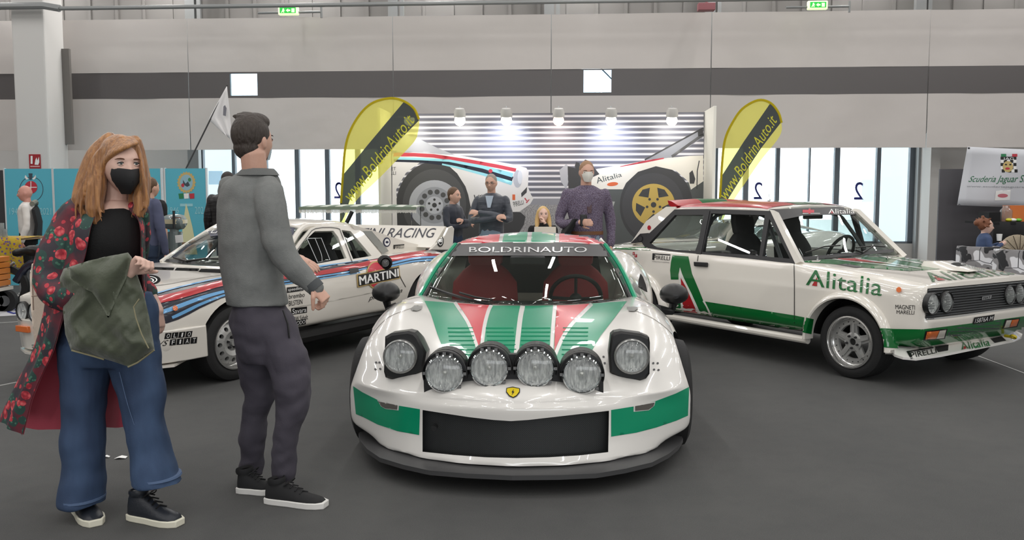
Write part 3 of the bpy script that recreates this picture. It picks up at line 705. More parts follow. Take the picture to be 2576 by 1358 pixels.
# small white flag on a slanted staff
D = 14.2; r = thing('flag_on_staff', 'white flag hanging from a slanted staff left of the windows', 'flag', V((W(468, 420, D).x, D, W(468, 428, D).z)))
b = MB(); b.tube([W(360, 642, D) * V((1, 1, 0)) if False else V((W(362, 640, D).x, D, 0)), W(462, 436, D), W(572, 214, D)], 0.013, 8); b.build('staff', mat('staff_dark', (60, 58, 58), 0.5), r)
rows = []
for i in range(11):
    t = i / 10; A = V((570 - 46 * min(t * 2, 1), 217 + 83 * min(t * 2, 1))) if t < 0.5 else V((524 + 38 * (t - 0.5) * 2, 300 + 36 * (t - 0.5) * 2)); B_ = V((571 + 14 * t, 218 + 136 * t))
    rows.append([W(A.x + (B_.x - A.x) * j / 8, A.y + (B_.y - A.y) * j / 8, D - 0.02 + 0.05 * sin(j * 1.9 + 0.5) * t) for j in range(9)])
b = MB(); b.sheet(rows, V((0, 0.004, 0))); b.build('flag_cloth', mat('flag_white', (226, 224, 224), 0.8), r, angle=180)
pl = Plane(Frame((0, 0), (1, 0)), 'y', D - 0.09); decal('flag_emblem', [(562, 268), (566, 264), (570, 272), (568, 292), (561, 290)], mat('emblem_grey', (120, 120, 128), 0.7), pl, r, 0.0, 4)

# ================================================================ turquoise display boards
M_turq, M_turq_e = mat('turquoise_board', (88, 178, 198), 0.6), mat('board_frame', (208, 212, 214), 0.5)
TD = 13.5; pl = Plane(HF, 'y', TD - 0.002)
brd = [(13, 134, 'turquoise anniversary board with the round red crest, far left'), (136, 271, 'turquoise board hidden mostly behind the red haired woman'), (273, 407, 'turquoise board right behind the red haired woman with a narrow visible strip'), (416, 520, 'turquoise anniversary board with gear emblem and tricolour ribbon, beside the windows')]
M_cr = mat('crest_dark', (60, 72, 84), 0.6); M_crr = mat('crest_red', (186, 52, 66), 0.6); M_gold = mat('crest_gold', (196, 172, 112), 0.6); M_pale = mat('board_pale', (150, 206, 216), 0.6); M_cream = mat('board_cream', (214, 214, 170), 0.6)
for i, (a, b_, lb) in enumerate(brd):
    zt = hz(424, TD, 250); r = thing('display_board', lb, 'board', HF.m @ Matrix.Translation(V((hx((a + b_) / 2, TD, 500), TD, 0))), group='turquoise anniversary boards')
    m = MB(); hbox(m, hx(a, TD, 500), hx(b_ - 1, TD, 500), TD, TD + 0.03, 0.02, zt); m.build('board_panel', M_turq, r, smooth=False)
    m = MB()
    for xx in (a - 1, b_ - 1): hbox(m, hx(xx, TD, 500), hx(xx + 3, TD, 500), TD - 0.01, TD + 0.04, 0, zt + 0.01)
    m.build('edge_frame', M_turq_e, r, smooth=False)
    if i == 0:
        decal('crest_ring', ell(79, 476, 30, 32, 30), M_cr, pl, r, 0.001, 8, [ell(79, 476, 28.5, 30.5, 30)]); decal('crest_shield', ell(78, 471, 16, 16, 24), M_crr, pl, r, 0.002, 6); decal('crest_cross', [(77, 456), (79, 456), (79, 470), (93, 470), (93, 472), (79, 472), (79, 486), (77, 486), (77, 472), (63, 472), (63, 470), (77, 470)], M_white, pl, r, 0.003, 6)
        decal('crest_wing', [(72, 450), (64, 440), (62, 446), (67, 452)], M_white, pl, r, 0.002, 4); decal('crest_wing', [(81, 450), (90, 440), (91, 446), (86, 452)], M_white, pl, r, 0.002, 4); decal('crest_helmet', [(72, 436), (82, 436), (80, 452), (74, 452)], M_cr, pl, r, 0.003, 4)
        letter('lettering', '1946', [(24, 523), (52, 523), (52, 540), (24, 540)], M_pale, pl, r, 0.002); letter('lettering', '2021', [(100, 523), (129, 523), (129, 540), (100, 540)], M_pale, pl, r, 0.002)
    if i in (2, 3):
        ex = 469 if i == 3 else 358
        gear = []
        for k in range(40): rr = 1.0 if k % 2 == 0 else 0.88; gear.append((ex + 24 * rr * cos(k * pi / 20), 459 + 28 * rr * sin(k * pi / 20)))
        decal('gear_emblem', gear, M_gold, pl, r, 0.001, 6); decal('gear_centre', ell(ex, 459, 16, 20, 24), mat('emblem_blue', (146, 184, 198), 0.6), pl, r, 0.002, 6)
        decal('emblem_figure', [(ex - 9, 452), (ex - 2, 462), (ex + 4, 456), (ex + 9, 466), (ex + 2, 470), (ex - 8, 464)], M_cr, pl, r, 0.003, 4); decal('emblem_mark', ell(ex - 9, 466, 4, 5, 10), M_crr, pl, r, 0.0035, 4); decal('emblem_mark', ell(ex + 8, 452, 4, 5, 10), mat('emblem_green', (60, 130, 90), 0.6), pl, r, 0.0035, 4)
        for xa, mm in ((-20, mat('ribbon_green', (40, 126, 80), 0.6)), (-7, M_white), (7, M_crr)): decal('ribbon', [(ex + xa, 487), (ex + xa + 13, 486), (ex + xa + 13, 499), (ex + xa + 2, 500)], mm, pl, r, 0.003, 6)
    if i == 3:
        letter('lettering', '1946', [(422, 521), (450, 521), (450, 536), (422, 536)], M_pale, pl, r, 0.002); letter('lettering', '2021', [(490, 520), (517, 520), (517, 538), (490, 538)], M_pale, pl, r, 0.002)
        decal('beam_print', rect(453, 512, 485, 519), M_pale, pl, r, 0.0015, 8); decal('tower_print', [(468, 511), (474, 530), (484, 570), (497, 640), (452, 640), (461, 560)], M_cream, pl, r, 0.002, 10)
m = MB(); hbox(m, hx(-60, 13.6, 500), hx(12, 13.6, 500), 13.6, 13.64, 0, hz(428, 13.6, 20)); tag(m.build('dark_board', mat('anthracite', (58, 56, 58), 0.7), smooth=False), 'anthracite partition board left of the turquoise boards', 'board')
# ================================================================ cars: shared builders
M_paint = mat('white_car_paint', (232, 229, 224), 0.22, coat=1.0)
M_paint2 = mat('cream_white_car_paint', (226, 221, 212), 0.22, coat=1.0)
M_sgreen = mat('livery_green', (0, 142, 102), 0.32, coat=0.3); M_sred = mat('livery_red', (196, 22, 46), 0.32, coat=0.3); M_swhite = mat('livery_white', (226, 224, 220), 0.28, coat=0.8)
M_fgreen = mat('dark_livery_green', (0, 100, 42), 0.25, coat=0.6); M_fred = mat('dark_livery_red', (168, 16, 28), 0.3, coat=0.35)
M_navyc = mat('livery_navy', (14, 17, 38), 0.35, coat=0.3); M_cyanc = mat('livery_blue', (104, 166, 216), 0.3, coat=0.3)
M_vinyl = mat('black_vinyl', (14, 14, 15), 0.4); M_under = mat('underbody', (12, 12, 12), 0.8); M_matt = mat('matt_black', (15, 15, 16), 0.9, spec=.1); M_trim = mat('black_trim', (40, 40, 42), 0.5)
M_tint = glass('tinted_glass', (0.40, 0.44, 0.42), 1.0); M_sglass = glass('dark_tinted_glass', (0.80, 0.84, 0.81), 0.8, haze=((70, 74, 72), 0.08)); M_clear = glass('car_glass', (0.86, 0.90, 0.89), 1.0)
M_cockpit = mat('cockpit_dark', (40, 42, 42), 0.7); M_seat_red = mat('red_leather', (186, 52, 62), 0.5); M_seat_blk = mat('seat_black', (34, 34, 36), 0.8)
M_rim = mat('wheel_silver', (176, 176, 174), 0.35, 0.5); M_rimlip = mat('wheel_lip', (205, 204, 202), 0.2, 0.85); M_orange = mat('indicator_orange', (214, 106, 40), 0.25, coat=0.6); M_amber_w = mat('lamp_white', (206, 200, 190), 0.25, coat=0.6)
M_sun = mat('sun_strip', (58, 57, 58), 0.45); M_painted_glint = mat('reflector', (252, 252, 252), 0.22, 0.0, bump=(90, 0.5), var=(75, 0.4, (128, 130, 134)), bstretch=(1, 1, 0.16), coat=.6)  # lamp bowls: white and grey streaks painted in place of mirrored light
n = Nodes('lens_glass', 0.06); n.b.inputs['Base Color'].default_value = lin((235, 238, 238)); n.b.inputs['Transmission Weight'].default_value = 0.0
M_lens = glass('lamp_lens', (0.95, 0.96, 0.95), 0.8, 0.05, ((232, 235, 235), 0.10))
def car_shell(name, root, st, fas, mats, ccol=(), crow=(), cfas=None, cutters=(), sub=2, zlo=0.17):
    """st: stations from nose to tail, nine points each from the middle line over the shoulder to the sill; fas: rows of the front face"""
    bm = bmesh.new(); idx = {}; cr_l = bm.edges.layers.float.new('crease_edge')
    def vtx(p, s):
        k = (round(p[0], 4), round(p[1] * s, 4), round(p[2], 4))
        if k not in idx: idx[k] = bm.verts.new(k)
        return idx[k]
    def face(q):
        q2 = []
        for v in q:
            if v not in q2: q2.append(v)
        if len(q2) > 2:
            try: bm.faces.new(q2)
            except ValueError: pass
    n = len(st[0]); rows = None
    for s in (1, -1):
        for i in range(len(st) - 1):
            for j in range(n - 1):
                q = [vtx(st[i][j], s), vtx(st[i][j + 1], s), vtx(st[i + 1][j + 1], s), vtx(st[i + 1][j], s)]
                face(q if s > 0 else q[::-1])
        if fas:
            R = [list(st[0][:5])] + [list(r) + [st[0][5 + k]] for k, r in enumerate(fas)]
            for k in range(len(R) - 1):
                for j in range(4):
                    q = [vtx(R[k][j], s), vtx(R[k + 1][j], s), vtx(R[k + 1][j + 1], s), vtx(R[k][j + 1], s)]
                    face(q if s > 0 else q[::-1])
    for i in range(len(st) - 1):
        face([vtx(st[i][-1], 1), vtx(st[i][-1], -1), vtx(st[i + 1][-1], -1), vtx(st[i + 1][-1], 1)])
    bnd = [e for e in bm.edges if len(e.link_faces) < 2]
    bmesh.ops.holes_fill(bm, edges=bnd, sides=0)
    bmesh.ops.recalc_face_normals(bm, faces=bm.faces)
    def setc(a, b, v):
        for s in (1, -1):
            e = bm.edges.get((vtx(a, s), vtx(b, s))) if vtx(a, s) != vtx(b, s) else None
            if e: e[cr_l] = max(e[cr_l], v)
    for (j, v, i0, i1) in ccol:
        for i in range(i0, min(i1, len(st) - 1)): setc(st[i][j], st[i + 1][j], v)
    for (i, v, j0, j1) in crow:
        for j in range(j0, min(j1, n - 1)): setc(st[i][j], st[i][j + 1], v)
    if fas and cfas:
        for k, v in cfas.items():
            r = list(fas[k]) + [st[0][5 + k]]
            for j in range(4): setc(r[j], r[j + 1], v)
    me = bpy.data.meshes.new(name); bm.to_mesh(me); bm.free()
    for m in mats: me.materials.append(m)
    o = bpy.data.objects.new(name, me); C.objects.link(o)
    ss = o.modifiers.new('s', 'SUBSURF'); ss.levels = sub; ss.render_levels = sub
    tgt = [v.co.copy() for v in me.vertices]
    for _ in range(5):
        ev = evaluate(o)
        for v, t in zip(me.vertices, tgt):
            if t.z > zlo:
                d = (t - ev.vertices[v.index].co) * 0.8 + (v.co - t); v.co = t + (d if d.length < 0.07 else d.normalized() * 0.07)
        bpy.data.meshes.remove(ev); me.update(); o.data.update_tag()
    tmp = []
    for mb in cutters:
        cm = bpy.data.meshes.new('cut'); cm.from_pydata([tuple(v) for v in mb.v], [], mb.f)
        bb = bmesh.new(); bb.from_mesh(cm); bmesh.ops.recalc_face_normals(bb, faces=bb.faces); bb.to_mesh(cm); bb.free()
        cm.materials.append(mats[1])
        co = bpy.data.objects.new('cut', cm); C.objects.link(co); tmp.append(co)
        b = o.modifiers.new('b', 'BOOLEAN'); b.operation = 'DIFFERENCE'; b.solver = 'EXACT'; b.object = co; b.material_mode = 'TRANSFER'
    out = evaluate(o)
    for t in tmp: bpy.data.objects.remove(t)
    bpy.data.objects.remove(o)
    out.name = name; out.shade_smooth(); out.set_sharp_from_angle(angle=radians(50))
    o = bpy.data.objects.new(name, out); link(o, root); return o
def cyl_cut(x, z, r, y0, y1, n=40, sq=0.0):
    """wheel opening: a cylinder across the car's side"""
    mb = MB(); poly = [V((x + r * cos(2 * pi * k / n), y0, max(z + r * sin(2 * pi * k / n), z - r * 0.9))) for k in range(n)]
    mb.prism(poly, (0, y1 - y0, 0)); return mb
def surf(rows, t=0.004, n=4):
    """smooth sheet through a net of points"""
    R = [cr(r, n) for r in rows]; cols = list(zip(*R)); G = [cr(list(c), n) for c in cols]; G = list(zip(*G))
    mb = MB(); mb.sheet([list(g) for g in G], t); return mb
def L(fr, pts): return [fr.w(*p) for p in pts]
def wheel(root, fr, x, y, R, w, rim_r, style, side, steer=0.0):
    """tyre > rim > ...; side = +1 or -1, y = outer face"""
    ax = (fr.ey * side); ax = Matrix.Rotation(steer, 3, 'Z') @ ax; up = V((0, 0, 1)); o = fr.w(x, y, R)
    b = MB(); b.lathe([(rim_r * 0.97, -w), (R * 0.80, -w), (R * 0.965, -w * 0.93), (R, -w * 0.80), (R, -w * 0.22), (R * 0.972, -w * 0.07), (R * 0.86, 0.0), (rim_r * 1.06, -0.004), (rim_r * 0.98, -0.012), (rim_r * 0.97, -w)], o, ax, 48)
    for k in (0.33, 0.5, 0.67): b.lathe([(R + 0.0008, -w * k - 0.006), (R - 0.008, -w * k), (R + 0.0008, -w * k + 0.006)], o, ax, 48)
    tyre = b.build('wheel', M_rubber, root, angle=40)
    b = MB(); b.lathe([(rim_r, -0.012), (rim_r * 1.0, 0.002), (rim_r * 0.95, 0.004), (rim_r * 0.92, -0.004), (rim_r * 0.90, -0.05), (rim_r * 0.86, -0.058), (rim_r * 0.84, -0.06)], o, ax, 48); b.lathe([(rim_r * 0.97, -w), (rim_r * 0.9, -w * 0.6), (rim_r * 0.88, -0.06)], o, ax, 48)
    b.build('rim_lip', M_rimlip, tyre)
    u = up; t = ax.cross(u).normalized()
    def pt(r, a, h): return o + u * (r * cos(a)) + t * (r * sin(a)) + ax * h
    if style == 'star':
        b = MB(); b.lathe([(rim_r * 0.86, -0.058), (rim_r * 0.66, -0.055), (rim_r * 0.64, -0.075)], o, ax, 48)
        for k in range(5):
            a = k * 2 * pi / 5
            A = [pt(rim_r * 0.26, a - 0.75, -0.062), pt(rim_r * 0.72, a - 0.2, -0.052), pt(rim_r * 0.72, a + 0.2, -0.052), pt(rim_r * 0.26, a + 0.75, -0.062)]; b.prism([p - ax * 0.02 for p in A], ax * 0.02)
            q = [pt(rim_r * 0.2, a - 0.3, -0.045), pt(rim_r * 0.7, a - 0.06, -0.047), pt(rim_r * 0.7, a + 0.06, -0.047), pt(rim_r * 0.2, a + 0.3, -0.045)]; b.prism([p - ax * 0.01 for p in q], ax * 0.012)
        b.lathe([(rim_r * 0.36, -0.075), (rim_r * 0.36, -0.05), (rim_r * 0.31, -0.045), (rim_r * 0.14, -0.045), (rim_r * 0.13, -0.06)], o, ax, 28)
        b.build('spokes', M_rim, tyre, angle=30)
        b = MB(); 
        for k in range(20): b.ball(pt(rim_r * 0.77, k * pi / 10, -0.054), 0.005, 6, 4)
        b.build('rivets', M_trim, tyre)
        for k in range(5): 
            b = MB(); b.lathe([(0, 0.02), (0.008, 0.02), (0.01, 0)], pt(rim_r * 0.24, k * 2 * pi / 5 + 0.6, -0.046), ax, 6); b.build('wheel_nut', M_trim, tyre)
        b = MB(); b.lathe([(0, -0.055), (rim_r * 0.13, -0.055)], o, ax, 20); b.build('hub_bore', M_under, tyre)
    elif style == 'holes':
        # dished disc with a ring of round holes
        nh = 12; b = MB(); seg = 96; k1 = [rim_r * 0.86, rim_r * 0.76, rim_r * 0.66, rim_r * 0.56, rim_r * 0.46, rim_r * 0.3, rim_r * 0.12]; hh = [-0.058, -0.04, -0.03, -0.024, -0.02, -0.035, -0.03]
        import itertools
        def h_at(r):
            for i in range(len(k1) - 1):
                if k1[i] >= r >= k1[i + 1]:
                    f = (k1[i] - r) / (k1[i] - k1[i + 1]); return hh[i] * (1 - f) + hh[i + 1] * f
            return hh[-1]
        rh, rc = rim_r * 0.085, rim_r * 0.64
        # annulus sectors around each hole
        for k in range(nh):
            a0 = 2 * pi * k / nh; ha = pi / nh; inner = []; outer = []
            for q in range(24):
                an = 2 * pi * q / 24; c_, s_ = cos(an), sin(an); rr = rc + rh * c_; aa = a0 + rh * s_ / rc; inner.append(pt(rr, aa, h_at(rr)))
                m = max(abs(c_) / (rim_r * 0.16), abs(s_) / (rc * ha)); rr2 = rc + c_ / m; aa2 = a0 + (s_ / m) / rc; outer.append(pt(rr2, aa2, h_at(rr2)))
            back = [p - ax * 0.03 for p in inner]; b.rings([outer, inner, back], False)
        b.lathe([(rim_r * 0.86, -0.058), (rim_r * 0.80, h_at(rim_r * 0.8))], o, ax, 48); b.lathe([(rc - rim_r * 0.16, h_at(rc - rim_r * 0.16)), (rim_r * 0.3, -0.035), (rim_r * 0.25, -0.055), (rim_r * 0.12, -0.05), (rim_r * 0.11, -0.02), (0, -0.02)], o, ax, 40)
        b.build('wheel_disc', M_rim, tyre, angle=30)
        for k in range(5):
            b = MB(); b.lathe([(0, 0.024), (0.009, 0.024), (0.011, 0)], pt(rim_r * 0.2, k * 2 * pi / 5, -0.054), ax, 6); b.build('wheel_nut', M_trim, tyre)
    else:
        b = MB(); b.lathe([(rim_r * 0.88, -0.06), (rim_r * 0.4, -0.08), (0, -0.07)], o, ax, 32); b.build('wheel_disc', M_rim if style == 'plain' else mat('wheel_gold', (190, 158, 50), 0.35, 0.4), tyre)
    return tyre
def lamp(parent, c, ax, r, name='headlamp', depth=0.05, rim=M_chrome, fluted=True):
    """round lamp: bowl, bulb, fluted lens and ring"""
    ax = V(ax).normalized(); c = V(c)
    b = MB(); b.lathe([(r * 1.08, -depth * 1.05), (r * 1.1, 0.004), (r * 1.03, 0.012), (r * 0.97, 0.006), (r * 0.97, -0.006)], c, ax, 32); o = b.build(name, rim, parent)
    b = MB(); b.lathe([(r * 0.98, 0.0), (r * 0.8, -depth * 0.5), (r * 0.4, -depth * 0.9), (0.0, -depth)], c, ax, 28); b.build('reflector', M_painted_glint, o)
    b = MB(); b.ball(c - ax * depth * 0.45, r * 0.16, 10, 6); b.build('bulb', mat('bulb_glass', (200, 200, 196), 0.15, 0.6), o)
    up = V((0, 0, 1)); t = ax.cross(up).normalized(); rows = []
    b = MB(); b.lathe([(r * 0.97, 0.002), (r * 0.7, 0.010), (r * 0.35, 0.015), (0.0, 0.016)], c, ax, 32); b.build('lens', M_lens, o)
    if fluted:
        b = MB(); k = -9
        while k <= 9:
            x = r * 0.1 * k; h = math.sqrt(max(0, (r * 0.93) ** 2 - x * x))
            if h > r * 0.15:
                p0 = c + t * x - up * h * 0.9 + ax * 0.004; p1 = c + t * x + up * (h * (0.1 + 0.25 * (k % 3))) + ax * 0.012
                b.tube([p0, (p0 + p1) / 2 + ax * 0.006, p1], 0.0022, 4)
            k += 1
        b.build('lens_ribs', M_lens, o)
    return o
def seat(root, fr, x, y, z0, m, h=0.62, w=0.5, lean=0.18, head=True):
    b = MB(); rows = []
    for (zz, ww, dd) in ((0.0, 0.44, 0.16), (0.12, 0.5, 0.17), (0.3, 0.52, 0.15), (0.45, 0.5, 0.13), (0.55, 0.36, 0.12), (0.6, 0.25, 0.1)):
        zz *= h / 0.6; ww *= w / 0.5
        rows.append([fr.w(x - zz * lean - dd / 2 * cos(a) * (1 if abs(cos(a)) > 0.01 else 1), y + ww / 2 * max(-1, min(1, 1.25 * sin(a))), z0 + zz) for a in [2 * pi * k / 16 for k in range(16)]])
    b.rings(rows); o = b.build('seat', m, root)
    b = MB(); b.box(fr.w(x + 0.22, y, z0 - 0.02), (0.46, 0.48, 0.14), Matrix.Rotation(fr.rz, 3, 'Z')); b.build('seat_cushion', m, o, bevel=0.04)
    if head:
        rows = []
        for (zz, ww) in ((0.56, 0.16), (0.62, 0.25), (0.72, 0.27), (0.80, 0.24), (0.84, 0.14)):
            zz *= h / 0.6; rows.append([fr.w(x - zz * lean - 0.05 * cos(a), y + ww / 2 * max(-1, min(1, 1.2 * sin(a))), z0 + zz) for a in [2 * pi * k / 14 for k in range(14)]])
        b = MB(); b.rings(rows); b.build('headrest', m, o)
    return o
def steering(root, fr, c, r, tilt=0.5):
    ax = (fr.ex * -cos(tilt) + V((0, 0, 1)) * sin(tilt)); u = fr.ey; w = ax.cross(u); c = V(c)
    b = MB(); b.tube([c + (u * cos(a) + w * sin(a)) * r for a in [2 * pi * k / 28 for k in range(29)]], 0.015, 8, False); o = b.build('steering_wheel', M_vinyl, root)
    b = MB()
    for a in (0.0, pi, -pi / 2): b.tube([c - ax * 0.02, c + (u * cos(a) + w * sin(a)) * r], 0.012, 6)
    b.ball(c - ax * 0.02, 0.045, 12, 6); b.tube([c - ax * 0.02, c - ax * 0.3], 0.02, 8); b.build('steering_spokes', M_trim, o)

# ================================================================ the striped mid-engined car in the middle
SF = Frame((-0.232 + 0.0568 * 5.05, 5.05), (-0.0568, -1))
car1 = thing('sports_car', 'white, green and red striped sports car with four round lamps on its nose', 'car', SF.m)
S_st = [
    [(.85, 0, .430), (.805, .25, .428), (.71, .47, .425), (.58, .69, .425), (.43, .855, .425), (.375, .905, .36), (.36, .915, .28), (.36, .908, .20), (.39, .875, .12)],
    [(.80, 0, .478), (.76, .26, .476), (.655, .485, .468), (.51, .70, .482), (.35, .872, .482), (.28, .935, .42), (.26, .945, .33), (.26, .935, .22), (.28, .90, .12)],
    [(.58, 0, .557), (.55, .28, .555), (.47, .50, .550), (.36, .715, .595), (.22, .86, .60), (.12, .94, .53), (.09, .958, .40), (.09, .95, .26), (.10, .91, .12)],
    [(.27, 0, .640), (.26, .28, .640), (.21, .51, .655), (.12, .71, .715), (.04, .825, .700), (-.03, .915, .61), (-.06, .952, .46), (-.06, .945, .28), (-.06, .915, .12)],
    [(-.06, 0, .708), (-.07, .28, .710), (-.10, .52, .728), (-.14, .70, .780), (-.18, .805, .762), (-.22, .90, .67), (-.24, .952, .50), (-.24, .945, .30), (-.24, .915, .12)],
    [(-.36, 0, .752), (-.42, .28, .755), (-.54, .53, .758), (-.62, .70, .785), (-.52, .80, .765), (-.47, .89, .67), (-.46, .94, .50), (-.46, .935, .30), (-.46, .905, .12)],
    [(-.50, 0, .748), (-.56, .28, .75), (-.68, .53, .752), (-.80, .69, .775), (-.78, .78, .755), (-.76, .86, .65), (-.75, .90, .50), (-.75, .90, .30), (-.75, .88, .13)],
    [(-.80, 0, .66), (-.84, .28, .66), (-.90, .54, .67), (-.98, .675, .79), (-1.0, .76, .765), (-1.0, .84, .65), (-1.0, .875, .50), (-1.0, .88, .30), (-1.0, .87, .14)],
    [(-1.02, 0, .42), (-1.05, .28, .42), (-1.1, .55, .44), (-1.15, .665, .80), (-1.2, .75, .78), (-1.2, .83, .66), (-1.2, .87, .50), (-1.2, .88, .30), (-1.2, .87, .14)],
    [(-1.75, 0, .42), (-1.75, .28, .42), (-1.75, .55, .44), (-1.75, .66, .84), (-1.75, .77, .82), (-1.75, .87, .70), (-1.75, .92, .52), (-1.75, .92, .30), (-1.75, .89, .14)],
    [(-1.93, 0, .86), (-1.93, .28, .86), (-1.93, .50, .87), (-1.93, .65, .90), (-1.95, .80, .88), (-1.95, .93, .74), (-1.95, .96, .54), (-1.95, .955, .30), (-1.95, .92, .14)],
    [(-2.35, 0, .90), (-2.35, .28, .91), (-2.35, .48, .93), (-2.35, .64, .985), (-2.38, .80, .955), (-2.38, .945, .80), (-2.38, .985, .56), (-2.38, .975, .30), (-2.38, .94, .14)],
    [(-2.9, 0, .86), (-2.9, .28, .87), (-2.9, .48, .88), (-2.9, .64, .92), (-2.9, .79, .89), (-2.9, .92, .76), (-2.9, .955, .56), (-2.9, .945, .32), (-2.9, .90, .18)],
    [(-3.22, 0, .86), (-3.22, .28, .86), (-3.22, .48, .86), (-3.22, .64, .87), (-3.2, .76, .83), (-3.18, .85, .70), (-3.16, .87, .54), (-3.16, .86, .36), (-3.12, .82, .24)]]
S_f = [[(.865, 0, .395), (.82, .26, .392), (.725, .48, .385), (.585, .675, .38)],
       [(.858, 0, .30), (.815, .26, .30), (.73, .48, .298), (.59, .685, .29)],
       [(.860, 0, .215), (.82, .26, .213), (.745, .475, .208), (.60, .68, .205)],
       [(.90, 0, .125), (.86, .26, .125), (.79, .46, .125), (.64, .665, .125)]]
op = [(1063, 1031), (1120, 1040), (1180, 1049), (1240, 1056), (1285, 1059), (1330, 1056), (1400, 1048), (1470, 1040), (1532, 1033), (1530, 1137), (1460, 1145), (1380, 1150), (1300, 1152), (1220, 1150), (1140, 1144), (1063, 1136)]
pk = MB(); pk.prism([SF.pl(px, py, 'x', .87 - 0.62 * ((px - 1295) / 440.0) ** 2 if False else .80) for px, py in op], (-.13, 0, 0))
pk2 = MB(); pk2.prism([SF.pl(px, py, 'x', .80) + V((.12, (SF.pl(px, py, 'x', .92) - SF.pl(px, py, 'x', .80)).y, (SF.pl(px, py, 'x', .92) - SF.pl(px, py, 'x', .80)).z)) for px, py in op], (-.12, 0, 0))
# one tapering cutter through the nose for the grille opening
A = [SF.pl(px, py, 'x', .95) for px, py in op]; B = [SF.pl(px, py, 'x', .66) for px, py in op]
gc = MB(); gc.rings([A, B])
body1 = car_shell('body', car1, S_st, S_f, [M_paint, M_under], ccol=[(4, .35, 0, 4), (3, .3, 5, 9)], crow=[(0, .95, 0, 4), (5, .5, 0, 3)], cfas={0: .3, 2: .45, 3: .8},
                  cutters=[cyl_cut(0, .32, .338, .60, 1.2), cyl_cut(0, .32, .338, -1.2, -.60), cyl_cut(-2.42, .34, .37, .58, 1.2), cyl_cut(-2.42, .34, .37, -1.2, -.58), gc], sub=3)
# grille: mesh plate with raised wire net
n = Nodes('wire_mesh', 0.4); br = n.new('TexBrick'); 
mp = n.new('Mapping'); mp.inputs['Rotation'].default_value = (0, 0, 0.785); sx = n.new('SeparateXYZ'); cx_ = n.new('CombineXYZ'); n.link(n.tc.outputs['Object'], sx.inputs[0]); n.link(sx.outputs['Y'], cx_.inputs[0]); n.link(sx.outputs['Z'], cx_.inputs[1]); n.link(cx_.outputs[0], mp.inputs[0])
sp = n.new('SeparateXYZ'); n.link(mp.outputs[0], sp.inputs[0])
f1 = n.math('LESS_THAN', n.math('FRACT', n.math('MULTIPLY', sp.outputs['X'], 150)), 0.4); f2 = n.math('LESS_THAN', n.math('FRACT', n.math('MULTIPLY', sp.outputs['Y'], 150)), 0.4)
n.link(n.mix(n.math('MAXIMUM', f1, f2), (8, 9, 9), (58, 60, 61)), n.b.inputs['Base Color']); n.bump(n.math('MAXIMUM', f1, f2), 0.6, 0.004); M_mesh = n.m
rows = []
for z in (.12, .20, .29, .37, .42): rows.append([SF.w(.80 - .36 * (y / .5) ** 2 * .35, y, z) for y in [-.5 + k * .05 for k in range(21)]])
b = MB(); b.sheet(rows, .004); b.build('grille_mesh', M_mesh, car1)
b = MB(); b.tube([SF.plw(1094, 1074, 'x', .80) - SF.ex * .02, SF.plw(1094, 1074, 'x', .80) + SF.ex * .03], .014, 10); b.build('tow_eye', M_black, car1)
# splitter
spl = [(.97, 0), (.95, .22), (.915, .40), (.90, .43), (.83, .55), (.72, .69), (.57, .79), (.42, .86), (.27, .905), (.20, .905)]
inn = [(.80, 0), (.78, .22), (.74, .40), (.72, .43), (.66, .55), (.56, .66), (.44, .74), (.34, .79), (.22, .82), (.18, .82)]
b = MB()
for s in (1, -1):
    o_ = [V((x, y * s)) for x, y in spl]; i_ = [V((x, y * s)) for x, y in inn]
    for zz0, zz1 in ((.085, .108),):
        R = [[SF.w(p.x, p.y, zz0), SF.w(p.x, p.y, zz1), SF.w(q.x, q.y, zz1 + .02), SF.w(q.x, q.y, zz0)] for p, q in zip(o_, i_)]
        b.rings(R if s > 0 else R)
b.build('front_splitter', mat('splitter_grey', (66, 66, 67), 0.38), car1, angle=30, recalc=True)
b = MB(); b.tube([SF.w(.20, .90, .10), SF.w(-.30, .93, .11)], .012, 6); b.tube([SF.w(.20, -.90, .10), SF.w(-.30, -.93, .11)], .012, 6); b.build('splitter_stay', M_black, car1)
for sd in (1, -1):
    wheel(car1, SF, 0, .955 * sd, .308, .27, .225, 'plain', sd); wheel(car1, SF, -2.42, .985 * sd, .33, .32, .235, 'plain', sd)
K1 = Caster([body1])
def D1(nm, poly, m, off=.002, step=9, **k): return decal(nm, poly, m, K1, car1, off, step, **k)
D1('green_stripes', [(1068, 757), (1150, 763), (1241, 769), (1315, 770), (1390, 769), (1461, 766), (1577, 758), (1546, 800), (1511, 845), (1489, 882), (1470, 905), (1300, 925), (1130, 905), (1113, 874), (1100, 840), (1084, 790)], M_sgreen)
for nm, pts, w in (('white_stripe', [(1144, 761), (1160, 785), (1176, 810), (1189, 840), (1204, 884)], 8), ('white_stripe', [(1236, 768), (1228, 785), (1218, 825), (1211, 885)], 9), ('white_stripe', [(1315, 770), (1309, 800), (1303, 850), (1297, 905)], 12), ('white_stripe', [(1396, 769), (1393, 800), (1390, 840), (1387, 890)], 9), ('white_stripe', [(1489, 765), (1464, 790), (1437, 818), (1414, 853), (1394, 900)], 9)):
    line(nm, pts, w, M_swhite, K1, car1, .0032, 4, 8)
D1('red_stripe', [(1150, 763), (1190, 766), (1231, 768), (1222, 795), (1213, 840), (1205, 875), (1193, 840), (1181, 810), (1166, 785)], M_sred, .003); D1('red_stripe', [(1401, 769), (1440, 768), (1483, 765), (1459, 788), (1432, 815), (1408, 853), (1394, 885), (1396, 830)], M_sred, .003)
